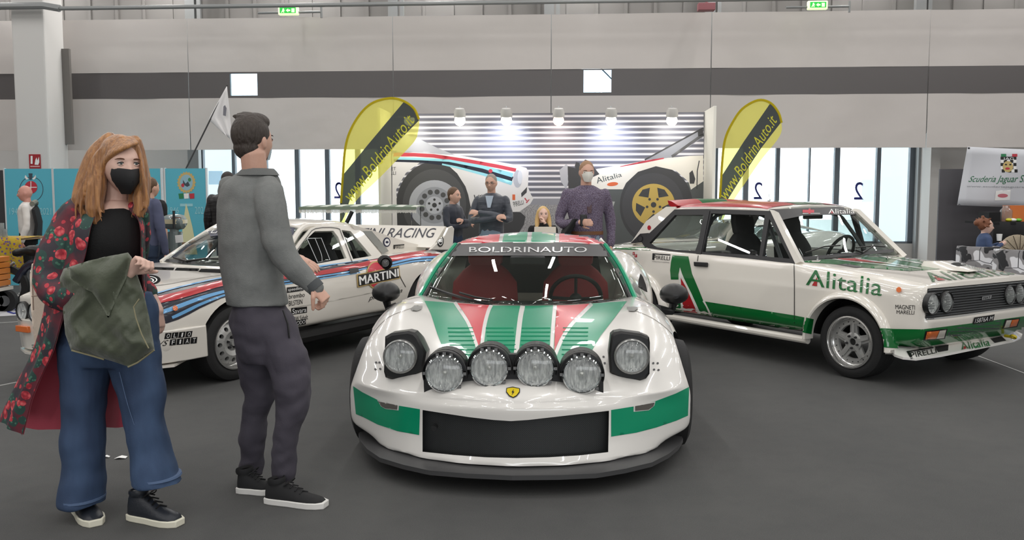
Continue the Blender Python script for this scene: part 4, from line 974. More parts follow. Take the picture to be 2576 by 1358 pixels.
for seg in ((1126, 1190), (1222, 1292), (1312, 1384), (1416, 1480)):
    b = MB()
    for k, yy in enumerate((826, 836, 846, 857, 868, 880, 892)):
        pts = [K1.hit(seg[0] + (seg[1] - seg[0]) * t / 8 + (yy - 826) * (.12 if seg[0] < 1300 else -.05), yy, .001) for t in range(9)]
        pts = [p for p in pts if p is not None]
        if len(pts) > 2: b.tube(pts, .0055, 6)
    b.build('hood_louvres', M_sgreen, car1)
D1('green_corner', [(889, 971), (912, 986), (951, 1006), (1003, 1020), (1057, 1029), (1055, 1094), (1000, 1084), (950, 1067), (915, 1049), (896, 1041)], M_sgreen); D1('green_corner', [(1537, 1031), (1600, 1021), (1650, 1008), (1700, 989), (1733, 973), (1730, 1045), (1700, 1058), (1650, 1075), (1600, 1088), (1537, 1098)], M_sgreen)
for q_ in ([(953, 1009), (1002, 1019), (1001, 1030), (972, 1027), (962, 1022)], [(1596, 1021), (1645, 1012), (1642, 1021), (1630, 1030), (1596, 1033)]): 
    D1('marker_surround', [(p[0] + (p[0] - sum(a[0] for a in q_) / 5) * .12, p[1] + (p[1] - sum(a[1] for a in q_) / 5) * .25) for p in q_], M_swhite, .0035, 5); D1('marker_lamp', q_, mat('smoked_lens', (92, 88, 84), 0.15, coat=0.8), .006, 5)
for q_ in ([(1033, 778), (1042, 770), (1063, 771), (1060, 779), (1049, 784), (1036, 783)], [(1577, 774), (1604, 773), (1604, 779), (1596, 785), (1582, 784)]): D1('washer_cap', q_, mat('cap_grey', (120, 119, 116), 0.4), .006, 4)
line('panel_gap', [(1580, 775), (1640, 800), (1690, 840), (1725, 900)], 1.2, mat('gap_grey', (150, 146, 140), 0.6), K1, car1, .002, 4, 6)
line('panel_gap', [(1035, 775), (975, 800), (930, 850), (905, 900)], 1.2, MATS['gap_grey'], K1, car1, .002, 4, 6)
for cx0, cy0 in ((947, 912), (955, 912), (945, 929), (957, 928), (1643, 914), (1654, 914), (1645, 930), (1656, 931), (1518, 898), (1521, 914)): D1('rivet', ell(cx0, cy0, 3, 2.6, 8), mat('rivet_grey', (70, 70, 72), 0.4, 0.5), .003, 3)
D1('black_outline', [(1274, 977), (1290, 974), (1308, 978), (1308, 988), (1300, 998), (1291, 1002), (1281, 998), (1273, 988)], M_vinyl, .004, 4); D1('yellow_shield', [(1276, 979), (1290, 977), (1306, 980), (1306, 987), (1299, 996), (1291, 1000), (1282, 996), (1275, 987)], mat('badge_yellow', (222, 196, 20), 0.35, coat=0.5), .006, 4); D1('lightning_mark', [(1293, 981), (1287, 989), (1290, 990), (1287, 997), (1294, 988), (1291, 987)], M_vinyl, .008, 3)
# lamp bar
M_pod = mat('pod_black', (20, 20, 21), 0.4); PX = .70
lc = [(1121, 935), (1232, 922), (1347, 922), (1463, 938)]
outl = [(1067, 988), (1064, 930)]
for k, (cx, cy) in enumerate(lc):
    a0, a1 = (pi * 1.02, pi * 1.90) if k == 0 else ((pi * 1.18, pi * 1.82) if k in (1, 2) else (pi * 1.10, pi * 1.98))
    for t in range(13): a = a0 + (a1 - a0) * t / 12; outl.append((cx + 57 * cos(a), cy + 57 * sin(a)))
outl += [(1518, 930), (1518, 990), (1463, 986), (1400, 980), (1290, 976), (1180, 980), (1120, 984)]
b = MB(); front = [SF.plw(x, y, 'x', PX) for x, y in outl]; n0 = len(front); b.prism(front, -SF.ex * .05)
pod = b.build('lamp_bar', M_pod, car1, smooth=False)
for (cx, cy) in lc:
    c0 = SF.plw(cx, cy, 'x', PX); b = MB(); b.lathe([(.112, -.12), (.114, .040), (.109, .042), (.107, .02), (.105, -.11)], c0, SF.ex, 28, -1.9, 1.9, up=(0, 0, 1)); b.build('lamp_hood', M_pod, pod, angle=40)
    lm = lamp(car1, c0 + SF.ex * .046, SF.ex, .088, 'driving_lamp', .044)
    b = MB()
    for a in (0.0, .35, -.35, 1.57, -1.57, 2.3): b.box(c0 + SF.ex * .044 + (V((0, 0, 1)) * cos(a) + SF.ey * sin(a)) * .101, (.016, .014, .014), Matrix.Rotation(0, 3, 'Z'))
    b.build('lens_clips', mat('clip_grey', (120, 120, 120), 0.3, 0.5), lm, smooth=False)
# raised headlamps
for hl, cc, r_ in (([(969, 846), (984, 838), (1028, 832), (1043, 836), (1052, 846), (1073, 886), (1065, 932), (1050, 946), (1035, 950), (990, 955), (970, 949), (966, 935)], (1010, 893), 40), ([(1537, 842), (1545, 835), (1562, 832), (1612, 839), (1633, 848), (1635, 862), (1634, 940), (1625, 952), (1610, 957), (1570, 956), (1552, 950), (1534, 936), (1531, 888)], (1588, 893), 41)):
    XP = .545; b = MB(); fr_ = [SF.plw(x, y, 'x', XP) for x, y in hl]; cen = SF.plw(*cc, 'x', XP)
    R = [[cen + (p - cen) * .9 + SF.ex * .012 for p in fr_], [p for p in fr_], [p - SF.ex * .10 + V((0, 0, -.004)) for p in fr_], [cen + (p - cen) * .8 - SF.ex * .30 - V((0, 0, .03)) for p in fr_]]
    b.rings(R); hb = b.build('popup_headlamp', M_pod, car1, angle=30, recalc=True)
    lamp(hb, cen + SF.ex * .045, SF.ex, r_ * 4.45 / 2200, 'headlamp', .032, mat('ring_grey', (150, 150, 148), 0.3, 0.6))
# windscreen, pillars, roof, side glass
hd = lambda s: [(-1.35, .535 * s, 1.083), (-1.21, .28 * s, 1.103), (-1.155, 0, 1.108)]
ba = lambda s: [(-.735, .71 * s, .755), (-.49, .36 * s, .755), (-.38, 0, .762)]
def row(f): return f(-1) + f(1)[::-1][1:]
H5, B5 = row(hd), row(ba)
H5 = [H5[0], H5[1], H5[2], H5[3], H5[4]]
mid = [V(h) * .5 + V(c_) * .5 + V((0.02, 0, .02)) for h, c_ in zip(H5, B5)]
b = surf([L(SF, B5), L(SF, [tuple(m) for m in mid]), L(SF, H5)], .004, 5); ws1 = b.build('windscreen', M_sglass, car1, angle=180)
for s in (1, -1):
    A = [SF.w(*hd(s)[0]), SF.w(-1.06, .635 * s, .93), SF.w(*ba(s)[0])]; A = cr(A, 5)
    b = MB(); b.tube([p + SF.ey * .012 * s for p in A], .02, 8); b.build('pillar', M_sgreen, car1)
    b = MB(); b.tube([p - SF.ey * .02 * s + SF.ex * .01 for p in A], .018, 8); b.build('screen_seal', M_vinyl, car1)
    g = surf([L(SF, [(-.80, .70 * s, .79), (-1.3, .69 * s, .81), (-1.86, .68 * s, .87)]), L(SF, [(-1.1, .63 * s, .95), (-1.5, .62 * s, .97), (-1.88, .61 * s, 1.0)]), L(SF, [(-1.37, .54 * s, 1.085), (-1.6, .535 * s, 1.095), (-1.9, .53 * s, 1.095)])], .004, 4); g.build('side_window', M_sglass, car1, angle=180)
    b = surf([L(SF, [(-1.86, .69 * s, .85), (-2.1, .68 * s, .93), (-2.4, .66 * s, .96)]), L(SF, [(-1.88, .61 * s, 1.0), (-2.1, .60 * s, 1.0), (-2.42, .60 * s, .96)]), L(SF, [(-1.9, .53 * s, 1.10), (-2.15, .52 * s, 1.05), (-2.45, .52 * s, .95)])], .02, 4); b.build('rear_pillar', M_paint, car1, angle=180)
A, B = row(hd)[0], row(hd)[-1]
def rr(x, hw, zc, ze): return [(x - .0, -hw, ze), (x, -hw * .8, ze + (zc - ze) * .5), (x, -hw * .42, ze + (zc - ze) * .86), (x, 0, zc), (x, hw * .42, ze + (zc - ze) * .86), (x, hw * .8, ze + (zc - ze) * .5), (x, hw, ze)]
hr = [(-1.36, -.545, 1.088), (-1.275, -.43, 1.101), (-1.205, -.25, 1.110), (-1.165, 0, 1.115), (-1.205, .25, 1.110), (-1.275, .43, 1.101), (-1.36, .545, 1.088)]
b = surf([L(SF, hr), L(SF, rr(-1.50, .56, 1.152, 1.085)), L(SF, rr(-1.75, .56, 1.163, 1.085)), L(SF, rr(-2.02, .55, 1.135, 1.06))], -.03, 5); roof1 = b.build('roof', M_paint, car1, angle=180)
b = surf([L(SF, rr(-2.02, .54, 1.115, 1.05)), L(SF, rr(-2.2, .53, 1.0, .97)), L(SF, rr(-2.36, .52, .92, .93))], .02, 4); b.build('rear_screen', M_vinyl, car1, angle=180)
KR = Caster([roof1])
for nm, q_, m in (('red_roof_panel', [(1141, 618), (1152, 603), (1180, 590), (1264, 572), (1258, 590), (1252, 618)], M_sred), ('green_roof_panel', [(1261, 618), (1268, 590), (1272, 570), (1329, 570), (1327, 590), (1323, 618)], M_sgreen), ('green_roof_panel', [(1334, 618), (1338, 590), (1341, 570), (1398, 570), (1397, 590), (1397, 618)], M_sgreen), ('red_roof_panel', [(1406, 618), (1407, 590), (1408, 570), (1480, 588), (1510, 600), (1524, 618)], M_sred)): decal(nm, q_, m, KR, car1, .002, 4)
KW = Caster([ws1])
decal('sun_strip', [(1140, 612), (1152, 616), (1250, 611), (1330, 609), (1420, 611), (1520, 616), (1534, 640), (1537, 646), (1420, 645), (1250, 644), (1135, 645), (1140, 636)], M_sun, KW, car1, .004, 9)
letter('lettering', 'BOLDRINAUTO', [(1181, 623), (1476, 623), (1475, 636.5), (1181, 636.5)], mat('silver_lettering', (220, 220, 220), 0.3, 0.3), KW, car1, .007, -0.005)
b = MB(); b.tube([KW.hit(x, y, .012) for x, y in ((1085, 726), (1130, 742), (1180, 757), (1238, 765))], .010, 6); b.tube([KW.hit(x, y, .03) for x, y in ((1160, 745), (1200, 757), (1240, 764))], .007, 6); b.build('wiper', M_vinyl, car1)
line('screen_edge', [(1069, 752), (1150, 761), (1240, 766), (1320, 767), (1400, 766), (1500, 761), (1594, 752)], 7, M_vinyl, KW, car1, .005, 4, 8)
# cockpit
b = MB(); b.sheet([[SF.w(-.45, y, .735) for y in (-.62, -.3, 0, .3, .62)], [SF.w(-.82, y, .735) for y in (-.62, -.3, 0, .3, .62)], [SF.w(-.90, y, .60) for y in (-.62, -.3, 0, .3, .62)]], -.02); b.build('dashboard', M_cockpit, car1)
b = MB(); b.sheet([[SF.w(-1.86, y, .44) for y in (-.62, 0, .62)], [SF.w(-1.90, y, 1.05) for y in (-.5, 0, .5)]], .02); b.build('bulkhead', M_cockpit, car1)
seat(car1, SF, -1.35, -.335, .43, M_seat_red, .50, .47); seat(car1, SF, -1.35, .335, .43, M_seat_red, .50, .47)
steering(car1, SF, SF.w(-.98, .33, .74), .175, .45)
b = MB(); b.box(SF.w(-.93, -.0, 1.0), (.03, .24, .06), Matrix.Rotation(SF.rz, 3, 'Z')); b.build('rear_view_mirror', M_trim, car1, bevel=.01)
# door mirrors
for s, c0 in ((-1, (972, 736)), (1, (1695, 741))):
    c_ = SF.plw(*c0, 'x', -.62); b = MB(); rows = []
    for t in range(9):
        a = t / 8; rr_ = [.02, .055, .072, .080, .083, .082, .076, .064, .05][t]
        rows.append([c_ + SF.ex * (.10 - .17 * a) + (SF.ey * cos(2 * pi * k / 20) * 1.12 + V((0, 0, 1)) * sin(2 * pi * k / 20) * (.9 if sin(2 * pi * k / 20) > 0 else .72)) * rr_ for k in range(20)])
    b.rings(rows); mm = b.build('door_mirror', M_pod, car1)
    b = MB(); b.tube([c_ + V((0, 0, -.05)), c_ + V((0, 0, -.11)) - SF.ey * s * .015, SF.w(-.52, .84 * s, .72)], [.028, .024, .034], 10); b.build('mirror_stalk', M_pod, mm)
D1('air_intake', [(1611, 688), (1617, 697), (1624, 716), (1628, 735), (1606, 722), (1606, 705)], M_under, .003, 4)
# ================================================================ the boxy saloon on the right
FO = ground(2135, 952); _a = V((.547, -.837, 0)).normalized(); _b = V((-_a.y, _a.x, 0))
FF = Frame(FO + _b * .83, _a)
car2 = thing('rally_saloon', 'boxy white and dark green rally saloon with red roof, on the right', 'car', FF.m)
def fst(x, zc, ze, ys=(.3, .55, .70), y4=.785, z4=None, y5=.822, y6=.828, y7=.828, y8=.80, z5=.685, z8=.245, dx=0.0):
    z4 = ze - .04 if z4 is None else z4
    return [(x + dx, 0, zc), (x + dx * .9, ys[0], zc), (x + dx * .5, ys[1], zc + (ze - zc) * .35), (x, ys[2], ze), (x, y4, z4), (x, y5, z5), (x, y6, .56), (x, y7, .40), (x, y8, z8)]
F_st = [
    [(.605, 0, .795), (.603, .3, .795), (.597, .55, .79), (.587, .71, .782), (.562, .775, .755), (.582, .805, .61), (.595, .81, .52), (.578, .812, .41), (.50, .80, .285)],
    fst(.40, .825, .805, z5=.685), fst(.05, .858, .838, y5=.825), fst(-.38, .888, .862, y5=.825),
    fst(-.60, .902, .886, z4=.85, dx=.09), fst(-.74, .80, .886, z4=.852), fst(-.95, .45, .888, z4=.855), fst(-1.5, .43, .898, z4=.86), fst(-2.2, .45, .915, z4=.87),
    fst(-2.45, .86, .925, z4=.88), fst(-2.72, .945, .93, z4=.885), fst(-3.15, .925, .905, z4=.865, y5=.815), fst(-3.38, .90, .88, ys=(.3, .52, .66), y4=.745, y5=.79, y6=.79, y7=.785, y8=.76, z8=.30)]
F_f = [[(.625, 0, .61), (.622, .3, .61), (.618, .55, .61), (.61, .72, .61)], [(.645, 0, .52), (.642, .3, .52), (.638, .55, .52), (.63, .72, .52)], [(.622, 0, .42), (.62, .3, .42), (.615, .55, .42), (.605, .72, .42)], [(.50, 0, .285), (.50, .3, .285), (.50, .55, .285), (.50, .72, .285)]]
body2 = car_shell('body', car2, F_st, F_f, [M_paint2, M_under], ccol=[(3, .45, 0, 12), (4, .3, 0, 12), (5, .55, 1, 11)], crow=[(0, .8, 0, 4), (4, .4, 0, 3), (12, .9, 0, 8)], cfas={1: .5, 2: .4}, zlo=.3, sub=3,
                  cutters=[cyl_cut(-.03, .27, .37, .60, 1.2), cyl_cut(-.03, .27, .37, -1.2, -.60), cyl_cut(-2.49, .28, .36, .60, 1.2), cyl_cut(-2.49, .28, .36, -1.2, -.60)])
# flared wheel arches
for ax, rr0 in ((-.03, .362), (-2.49, .352)):
    for s in (1, -1):
        b = MB(); b.lathe([(rr0, -.05), (rr0, .055), (rr0 + .012, .06), (rr0 + .03, .05), (rr0 + .052, .01), (rr0 + .062, -.03)], FF.w(ax, .825 * s, .275), FF.ey * s, 30, -1.6, 1.6)
        b.build('wheel_arch', M_paint2, car2, angle=50)
for sd in (1, -1): wheel(car2, FF, -.005, .835 * sd, .29, .24, .208, 'star', sd); wheel(car2, FF, -2.49, .855 * sd, .29, .26, .208, 'star', sd)
K2 = Caster([body2] + [c for c in car2.children if c.name.startswith('wheel_arch')])
def D2(nm, poly, m, off=.002, step=9, **k): return decal(nm, poly, m, K2, car2, off, step, **k)
# side sills
for s in (1, -1):
    b = MB(); b.tube([FF.w(-.42, .80 * s, .245), FF.w(-2.1, .80 * s, .25)], .032, 10); b.build('sill', M_paint2, car2)
# livery of the near side
D2('green_band', [(1774, 758), (1999, 793), (2024, 798), (2018, 835), (2000, 831), (1793, 796)], M_fgreen, .004, 6)
KFl = Caster([c for c in car2.children if c.name.startswith('wheel_arch')]); decal('green_band', [(2018, 796), (2046, 802), (2040, 840), (2012, 834)], M_fgreen, KFl, car2, .005, 3); decal('green_band', [(2196, 824), (2240, 827), (2262, 876), (2222, 873)], M_fgreen, KFl, car2, .005, 3)
D2('green_letter', [(1692, 642), (1732, 645), (1741, 688), (1758, 728), (1771, 760), (1786, 794), (1761, 789), (1739, 742), (1722, 708), (1711, 672), (1707, 690), (1707, 703), (1688, 703), (1686, 680), (1688, 660)], M_fgreen)
D2('white_edge', [(1710, 674), (1722, 702), (1740, 738), (1763, 789), (1714, 783), (1710, 720)], M_swhite, .0028); D2('red_flash', [(1713, 698), (1728, 725), (1741, 755), (1755, 787), (1720, 783), (1715, 740)], M_fred, .0038); D2('white_edge', stroke([(1770, 756), (1795, 796)], 5), M_swhite, .003); D2('green_foot', [(1686, 742), (1715, 755), (1716, 782), (1688, 778)], M_fgreen)
D2('green_belt', [(1500, 620), (1533, 620), (1577, 614), (1602, 609), (1619, 612), (1637, 630), (1580, 628), (1535, 626), (1500, 630)], M_fgreen)
letter('lettering', 'Alitalia', [(2030, 677), (2222, 702), (2218, 745), (2028, 717)], M_fgreen, K2, car2, .005, .016)
D2('red_flash', [(2043, 718), (2056, 697), (2056, 720)], M_fred, .004, 5)
letter('lettering', 'MAGNETI', [(2253, 766), (2302, 768), (2302, 779), (2253, 777)], M_vinyl, K2, car2, .003, 0); letter('lettering', 'MARELLI', [(2256, 780), (2301, 781), (2300, 791), (2256, 789)], M_vinyl, K2, car2, .003, 0)
letter('lettering', 'PIRELLI', [(1646, 642), (1686, 645), (1685, 655), (1645, 652)], M_vinyl, K2, car2, .003, .02); D2('letter_bar', [(1642, 637), (1687, 640), (1687, 643), (1648, 640), (1646, 654), (1641, 653)], M_vinyl, .003, 5); letter('lettering', 'WORLD RALLY CHAMPION', [(1641, 656), (1684, 659), (1684, 662), (1641, 659)], mat('grey_print', (130, 128, 126), 0.5), K2, car2, .003)
for q_, t in ((rect(1592, 634, 1597, 641), 'A'), (rect(1597, 639, 1603, 647), 'T')): D2('badge_square', q_, M_fred, .003, 4); letter('lettering', t, [(q_[0][0] + 1, q_[0][1] + 1), (q_[1][0] - 1, q_[0][1] + 1), (q_[1][0] - 1, q_[2][1] - 1), (q_[0][0] + 1, q_[2][1] - 1)], M_swhite, K2, car2, .005)
D2('side_marker', ell(2263, 730, 6.5, 6.5, 16), M_orange, .012, 4)
door = D2('door', [(1757, 643), (1880, 652), (1998, 663), (1999, 720), (2000, 790), (2000, 829), (1900, 812), (1796, 793), (1770, 740), (1758, 690)], M_paint2, .0012, 12) if False else None
line('door_gap', [(1998, 663), (1999, 720), (1999, 790), (2000, 856)], 1.8, M_vinyl, K2, car2, .0042, 3, 8); line('door_gap', [(1757, 643), (1756, 650), (1755, 657)], 1.6, M_vinyl, K2, car2, .0042, 3, 8)
b = MB(); hp = [K2.hit(x, y, .004) for x, y in ((1749, 659), (1783, 661), (1782, 672), (1750, 670))]; b.prism(hp, (hp[1] - hp[0]).cross(hp[3] - hp[0]).normalized() * -.022 if (hp[1] - hp[0]).cross(hp[3] - hp[0]).dot(_O - hp[0]) < 0 else (hp[1] - hp[0]).cross(hp[3] - hp[0]).normalized() * .022); b.build('door_handle', M_vinyl, car2, smooth=False, bevel=.006, recalc=True)
# front
D2('green_valance', [(2224, 826), (2246, 827), (2320, 828), (2450, 812), (2576, 795), (2590, 820), (2553, 836), (2520, 842), (2386, 861), (2287, 878), (2228, 874)], M_fgreen, .004, 6)
D2('grille_surround', [(2333, 726), (2460, 715), (2590, 703), (2588, 771), (2460, 786), (2327, 802)], mat('grille_black', (26, 27, 28), 0.45), .003, 9)
for k in range(11):
    t = (k + .5) / 11; A = V((2333 - 6 * t, 728 + 73 * t)); B_ = V((2590 - 2 * t, 705 + 66 * t)); pts = [K2.hit(A.x + (B_.x - A.x) * j / 14, A.y + (B_.y - A.y) * j / 14, .012) for j in range(15)]; pts = [p for p in pts if p is not None]
    if len(pts) > 3: b = MB(); b.tube(pts, .0065, 6); b.build('grille_slat', mat('slat_grey', (64, 66, 68), 0.35), car2)
for (x, y) in ((2346, 764), (2381, 760), (2540, 742), (2565, 739)):
    c0 = FF.plw(x, y, 'x', .638); lamp(car2, c0, FF.ex, .074, 'headlamp', .030, mat('lamp_ring_black', (24, 24, 25), 0.4));
D2('grille_badge', [(2464, 746), (2488, 742), (2486, 751), (2463, 755)], mat('badge_grey', (150, 152, 154), 0.3, 0.6), .022, 6); letter('lettering', 'FIAT', [(2467, 747.5), (2485, 744), (2484, 750), (2466, 753)], M_vinyl, K2, car2, .024, .01)
line('chrome_strip', [(2328, 803), (2400, 796), (2490, 783), (2590, 769)], 3, M_chrome, K2, car2, .006, 3, 8)
D2('number_plate', [(2449, 798), (2500, 790.5), (2496, 807), (2445, 814.5)], M_vinyl, .008, 6); letter('lettering', '15876A M', [(2452, 800.5), (2496, 794), (2493, 805), (2449, 811.5)], M_white, K2, car2, .0095, 0)
D2('lower_grille', [(2388, 826), (2518, 805), (2512, 829), (2380, 848)], mat('lower_mesh', (74, 78, 82), 0.6), .004, 8)
for q_, w_ in (([(2331, 834), (2361, 831), (2353, 850), (2326, 852)], M_orange), ([(2362, 831), (2378, 829), (2373, 848), (2354, 850)], M_amber_w), ([(2530, 805), (2543, 804), (2537, 821), (2524, 823)], M_amber_w), ([(2544, 804), (2561, 802), (2555, 818), (2538, 821)], M_orange)): D2('indicator_lamp', q_, w_, .008, 6)
for q_ in ([(2328, 832), (2382, 826), (2376, 851), (2322, 855)], [(2527, 803), (2565, 799), (2558, 821), (2520, 826)]): D2('indicator_frame', q_, M_vinyl, .006, 6)
# air dam under the bumper
lip = [(2236, 884), (2250, 897), (2271, 904), (2304, 907), (2366, 898), (2469, 877), (2551, 860), (2569, 852), (2572, 845)]
top = [(2231, 873), (2250, 874), (2268, 875), (2290, 876), (2360, 864), (2460, 850), (2530, 838), (2548, 834), (2556, 832)]
R = []
for (a, b_) in zip(lip, top):
    p = FF.pl(*a, 'z', .245); q = FF.pl(*b_, 'z', .30)
    R.append([FF.w(*p), FF.w(p.x, p.y, p.z + .018), FF.w(*q), FF.w(q.x - .03, q.y * .97, .24)])
b = MB(); b.rings(R); dam = b.build('air_dam', mat('dam_white', (226, 224, 220), 0.25, coat=0.8), car2, angle=40, recalc=True)
KD = Caster([dam])
letter('lettering', 'PIRELLI', [(2289, 887), (2354, 877), (2357, 888), (2294, 901)], M_vinyl, KD, car2, .003, .02); decal('letter_bar', [(2280, 884), (2347, 873), (2349, 876), (2288, 886), (2297, 901), (2291, 903)], M_vinyl, KD, car2, .003, 5)
decal('dam_opening', [(2352, 873), (2386, 868), (2385, 882), (2360, 886)], M_under, KD, car2, .003, 5); decal('dam_opening', [(2491, 852), (2519, 846), (2531, 857), (2502, 863)], M_under, KD, car2, .003, 5)
letter('lettering', 'Alitalia', [(2414, 864), (2486, 853), (2490, 869), (2419, 881)], M_fgreen, KD, car2, .007, .015); decal('red_flash', [(2422, 880), (2426, 871), (2431, 878)], M_fred, KD, car2, .008, 4)
decal('sticker', [(2536, 842), (2552, 836), (2566, 850), (2548, 858)], mat('pale_lilac', (206, 210, 224), 0.5), KD, car2, .003, 5)
b = MB(); tp = K2.hit(2527, 838, .03); b.lathe([(.012, -.008), (.026, -.008), (.026, .008), (.012, .008), (.012, -.008)], tp + FF.ex * .05, FF.ey * .6 + V((0, 0, .8)), 16); b.tube([tp - FF.ex * .02, tp + FF.ex * .03], .012, 8); b.build('tow_hook', mat('tow_yellow', (196, 176, 30), 0.5), car2)
# bonnet
D2('green_bonnet', [(2010, 659), (2084, 649), (2142, 643), (2186, 640), (2225, 638), (2281, 640), (2350, 647), (2432, 658), (2377, 676), (2288, 682), (2170, 673), (2091, 664)], M_fgreen, .002, 6)
D2('red_bonnet', [(2091, 649), (2142, 643), (2151, 649), (2242, 664), (2200, 661), (2128, 655)], M_fred, .0035, 5); D2('red_bonnet', [(2227, 638), (2266, 640), (2280, 644), (2250, 643)], M_fred, .0035, 4)
for pts in ([(2084, 650), (2124, 656), (2200, 664), (2285, 674)], [(2143, 643), (2152, 650), (2230, 662), (2318, 676)], [(2186, 640), (2270, 655), (2373, 673)], [(2223, 639), (2300, 650), (2375, 664)]): line('white_line', pts, 2.2, M_swhite, K2, car2, .004, 4, 6)
D2('bonnet_vent', [(2108, 666), (2128, 664), (2173, 672), (2153, 674)], M_vinyl, .004, 5)
letter('lettering', 'Alitalia', [(2312, 687), (2500, 672), (2556, 690), (2345, 710)], M_fgreen, K2, car2, .004, .02); D2('red_flash', [(2349, 695), (2378, 705), (2359, 706)], M_fred, .004, 4)
b = MB(); y0, y1, xs = .03, .31, .12
R = []
for yy in (y0, y0 + .04, (y0 + y1) / 2, y1 - .04, y1):
    e = 0 if yy in (y0, y1) else 1; R.append([FF.w(xs - .10, yy, .84), FF.w(xs - .08, yy, .85 + .05 * e), FF.w(xs + .05, yy, .85 + .055 * e), FF.w(xs + .32, yy, .84)])
b.rings(R); scoop = b.build('bonnet_scoop', M_paint2, car2, recalc=True); KS = Caster([scoop]); decal('scoop_mouth', [(2391, 664), (2400, 661), (2438, 660), (2438, 667), (2410, 670)], M_under, KS, car2, .003, 4)
for (x, y) in ((2057, 654), (2232, 652), (2452, 682)): b = MB(); p = K2.hit(x, y, .0); b.lathe([(.012, 0), (.012, .012), (.004, .016), (.004, .03)], p, (0, 0, 1), 10); b.build('bonnet_pin', M_chrome, car2)
# tail deck
D2('green_deck', [(1500, 597), (1557, 597), (1581, 608), (1560, 613), (1530, 616), (1500, 618)], M_fgreen, .0025, 5); D2('white_flash', [(1523, 599), (1553, 612), (1540, 613)], M_swhite, .004, 4)
# greenhouse
def fside(z): return .75 - .15 * (z - .885) / .435
Q = MB(); Q.add([FF.w(-.2, -fside(.80), .80), FF.w(-3.4, -fside(.80), .80), FF.w(-3.4, -fside(1.40), 1.40), FF.w(-.2, -fside(1.40), 1.40)], [(0, 1, 2, 3)])
class _Q:
    def __init__(s, mb): s.b = BVHTree.FromPolygons(mb.v, mb.f)
    hit = Caster.hit
KQ = _Q(Q)
qg = [(1699, 541), (1771, 541), (1757, 612), (1750, 631), (1700, 629), (1652, 622), (1635, 611)]; dg = [(1790, 537), (1925, 542), (1911, 643), (1768, 634)]; vg = [(1936, 551), (1942, 561), (1988, 651), (1919, 645)]
o = thick(decal('window_frame', [(1613, 607), (1622, 620), (1650, 633), (1757, 643), (1998, 664), (2004, 661), (1975, 600), (1937, 531), (1780, 526), (1698, 527)], M_trim, KQ, car2, 0.006, 12, holes=[qg, dg, vg]), .03); mirror(o)
for nm, g in (('quarter_window', qg), ('door_window', dg), ('vent_window', vg)): o = decal(nm, g, M_clear, KQ, car2, -.008, 14); mirror(o)
o = thick(decal('centre_pillar', [(1775, 530), (1787, 531), (1765, 640), (1753, 639)], M_trim, KQ, car2, .012, 10), .02); mirror(o)
o = thick(decal('rear_pillar', [(1586, 613), (1602, 610), (1613, 607), (1698, 527), (1700, 520), (1676, 520), (1626, 556), (1606, 584)], M_paint2, KQ, car2, .002, 8), .05); mirror(o)
decal('pillar_vent', [(1611, 588), (1634, 586), (1619, 609), (1602, 611), (1586, 613)], M_trim, KQ, car2, .005, 5); decal('round_badge', ell(1612, 601, 7, 9, 18), M_vinyl, KQ, car2, .008, 4); decal('round_badge', ell(1612, 601, 5, 7, 18), M_trim, KQ, car2, .010, 4); decal('red_badge', ell(1634, 573, 4.5, 6, 14), M_fred, KQ, car2, .006, 3)
o = thick(decal('windscreen_pillar', [(1937, 527), (1950, 530), (2016, 658), (2002, 664)], M_paint2, KQ, car2, .008, 8), .06); mirror(o)
def fr5(x, hw, zc, ze): return [(x, -hw, ze), (x + .015, -hw * .85, ze + (zc - ze) * .55), (x + .04, -hw * .45, ze + (zc - ze) * .9), (x + .05, 0, zc), (x + .04, hw * .45, ze + (zc - ze) * .9), (x + .015, hw * .85, ze + (zc - ze) * .55), (x, hw, ze)]
b = surf([L(FF, fr5(-1.045, .60, 1.352, 1.318)), L(FF, fr5(-1.25, .605, 1.385, 1.33)), L(FF, fr5(-1.75, .605, 1.395, 1.33)), L(FF, fr5(-2.15, .60, 1.378, 1.322)), L(FF, fr5(-2.32, .585, 1.345, 1.30))], -.035, 5); roof2 = b.build('roof', M_paint2, car2, angle=180)
T2 = TopCaster(FF, Caster([roof2]))
for nm, y0, y1, m in (('red_roof_band', -.59, -.215, M_fred), ('green_roof_band', -.19, -.013, M_fgreen), ('green_roof_band', .013, .19, M_fgreen), ('red_roof_band', .215, .59, M_fred)):
    decal(nm, [(-1.06, y0), (-2.30, y0), (-2.30, y1), (-1.06, y1)], m, T2, car2, .004, .03)
b = MB(); 
for y0, y1, m in ((-.58, -.2, 0), (-.2, .2, 1), (.2, .58, 0)):
    R = []
    for yy in (y0, y1):
        e = 1 if abs(yy) < .5 else .45; R.append([FF.w(-2.20, yy, 1.345), FF.w(-2.30, yy, 1.375 + .03 * e), FF.w(-2.36, yy, 1.385 + .03 * e), FF.w(-2.34, yy, 1.35), FF.w(-2.28, yy, 1.325)])
    b.rings(R, True, m)
b.build('roof_spoiler', [M_fred, M_fgreen], car2, angle=30, recalc=True)
b = MB(); p = FF.w(-1.55, 0, 1.39); b.lathe([(.016, 0), (.014, .02), (.006, .035), (.003, .075)], p, (0, 0, 1), 10); b.build('aerial', M_chrome, car2)
b = surf([L(FF, [(-.60, -.715, .888), (-.535, -.36, .898), (-.515, 0, .90), (-.535, .36, .898), (-.60, .715, .888)]), L(FF, [(-.815, -.66, 1.11), (-.765, -.33, 1.13), (-.75, 0, 1.135), (-.765, .33, 1.13), (-.815, .66, 1.11)]), L(FF, [(-1.05, -.585, 1.322), (-1.015, -.3, 1.345), (-1.0, 0, 1.35), (-1.015, .3, 1.345), (-1.05, .585, 1.322)])], .004, 5); ws2 = b.build('windscreen', M_clear, car2, angle=180)
KW2 = Caster([ws2])
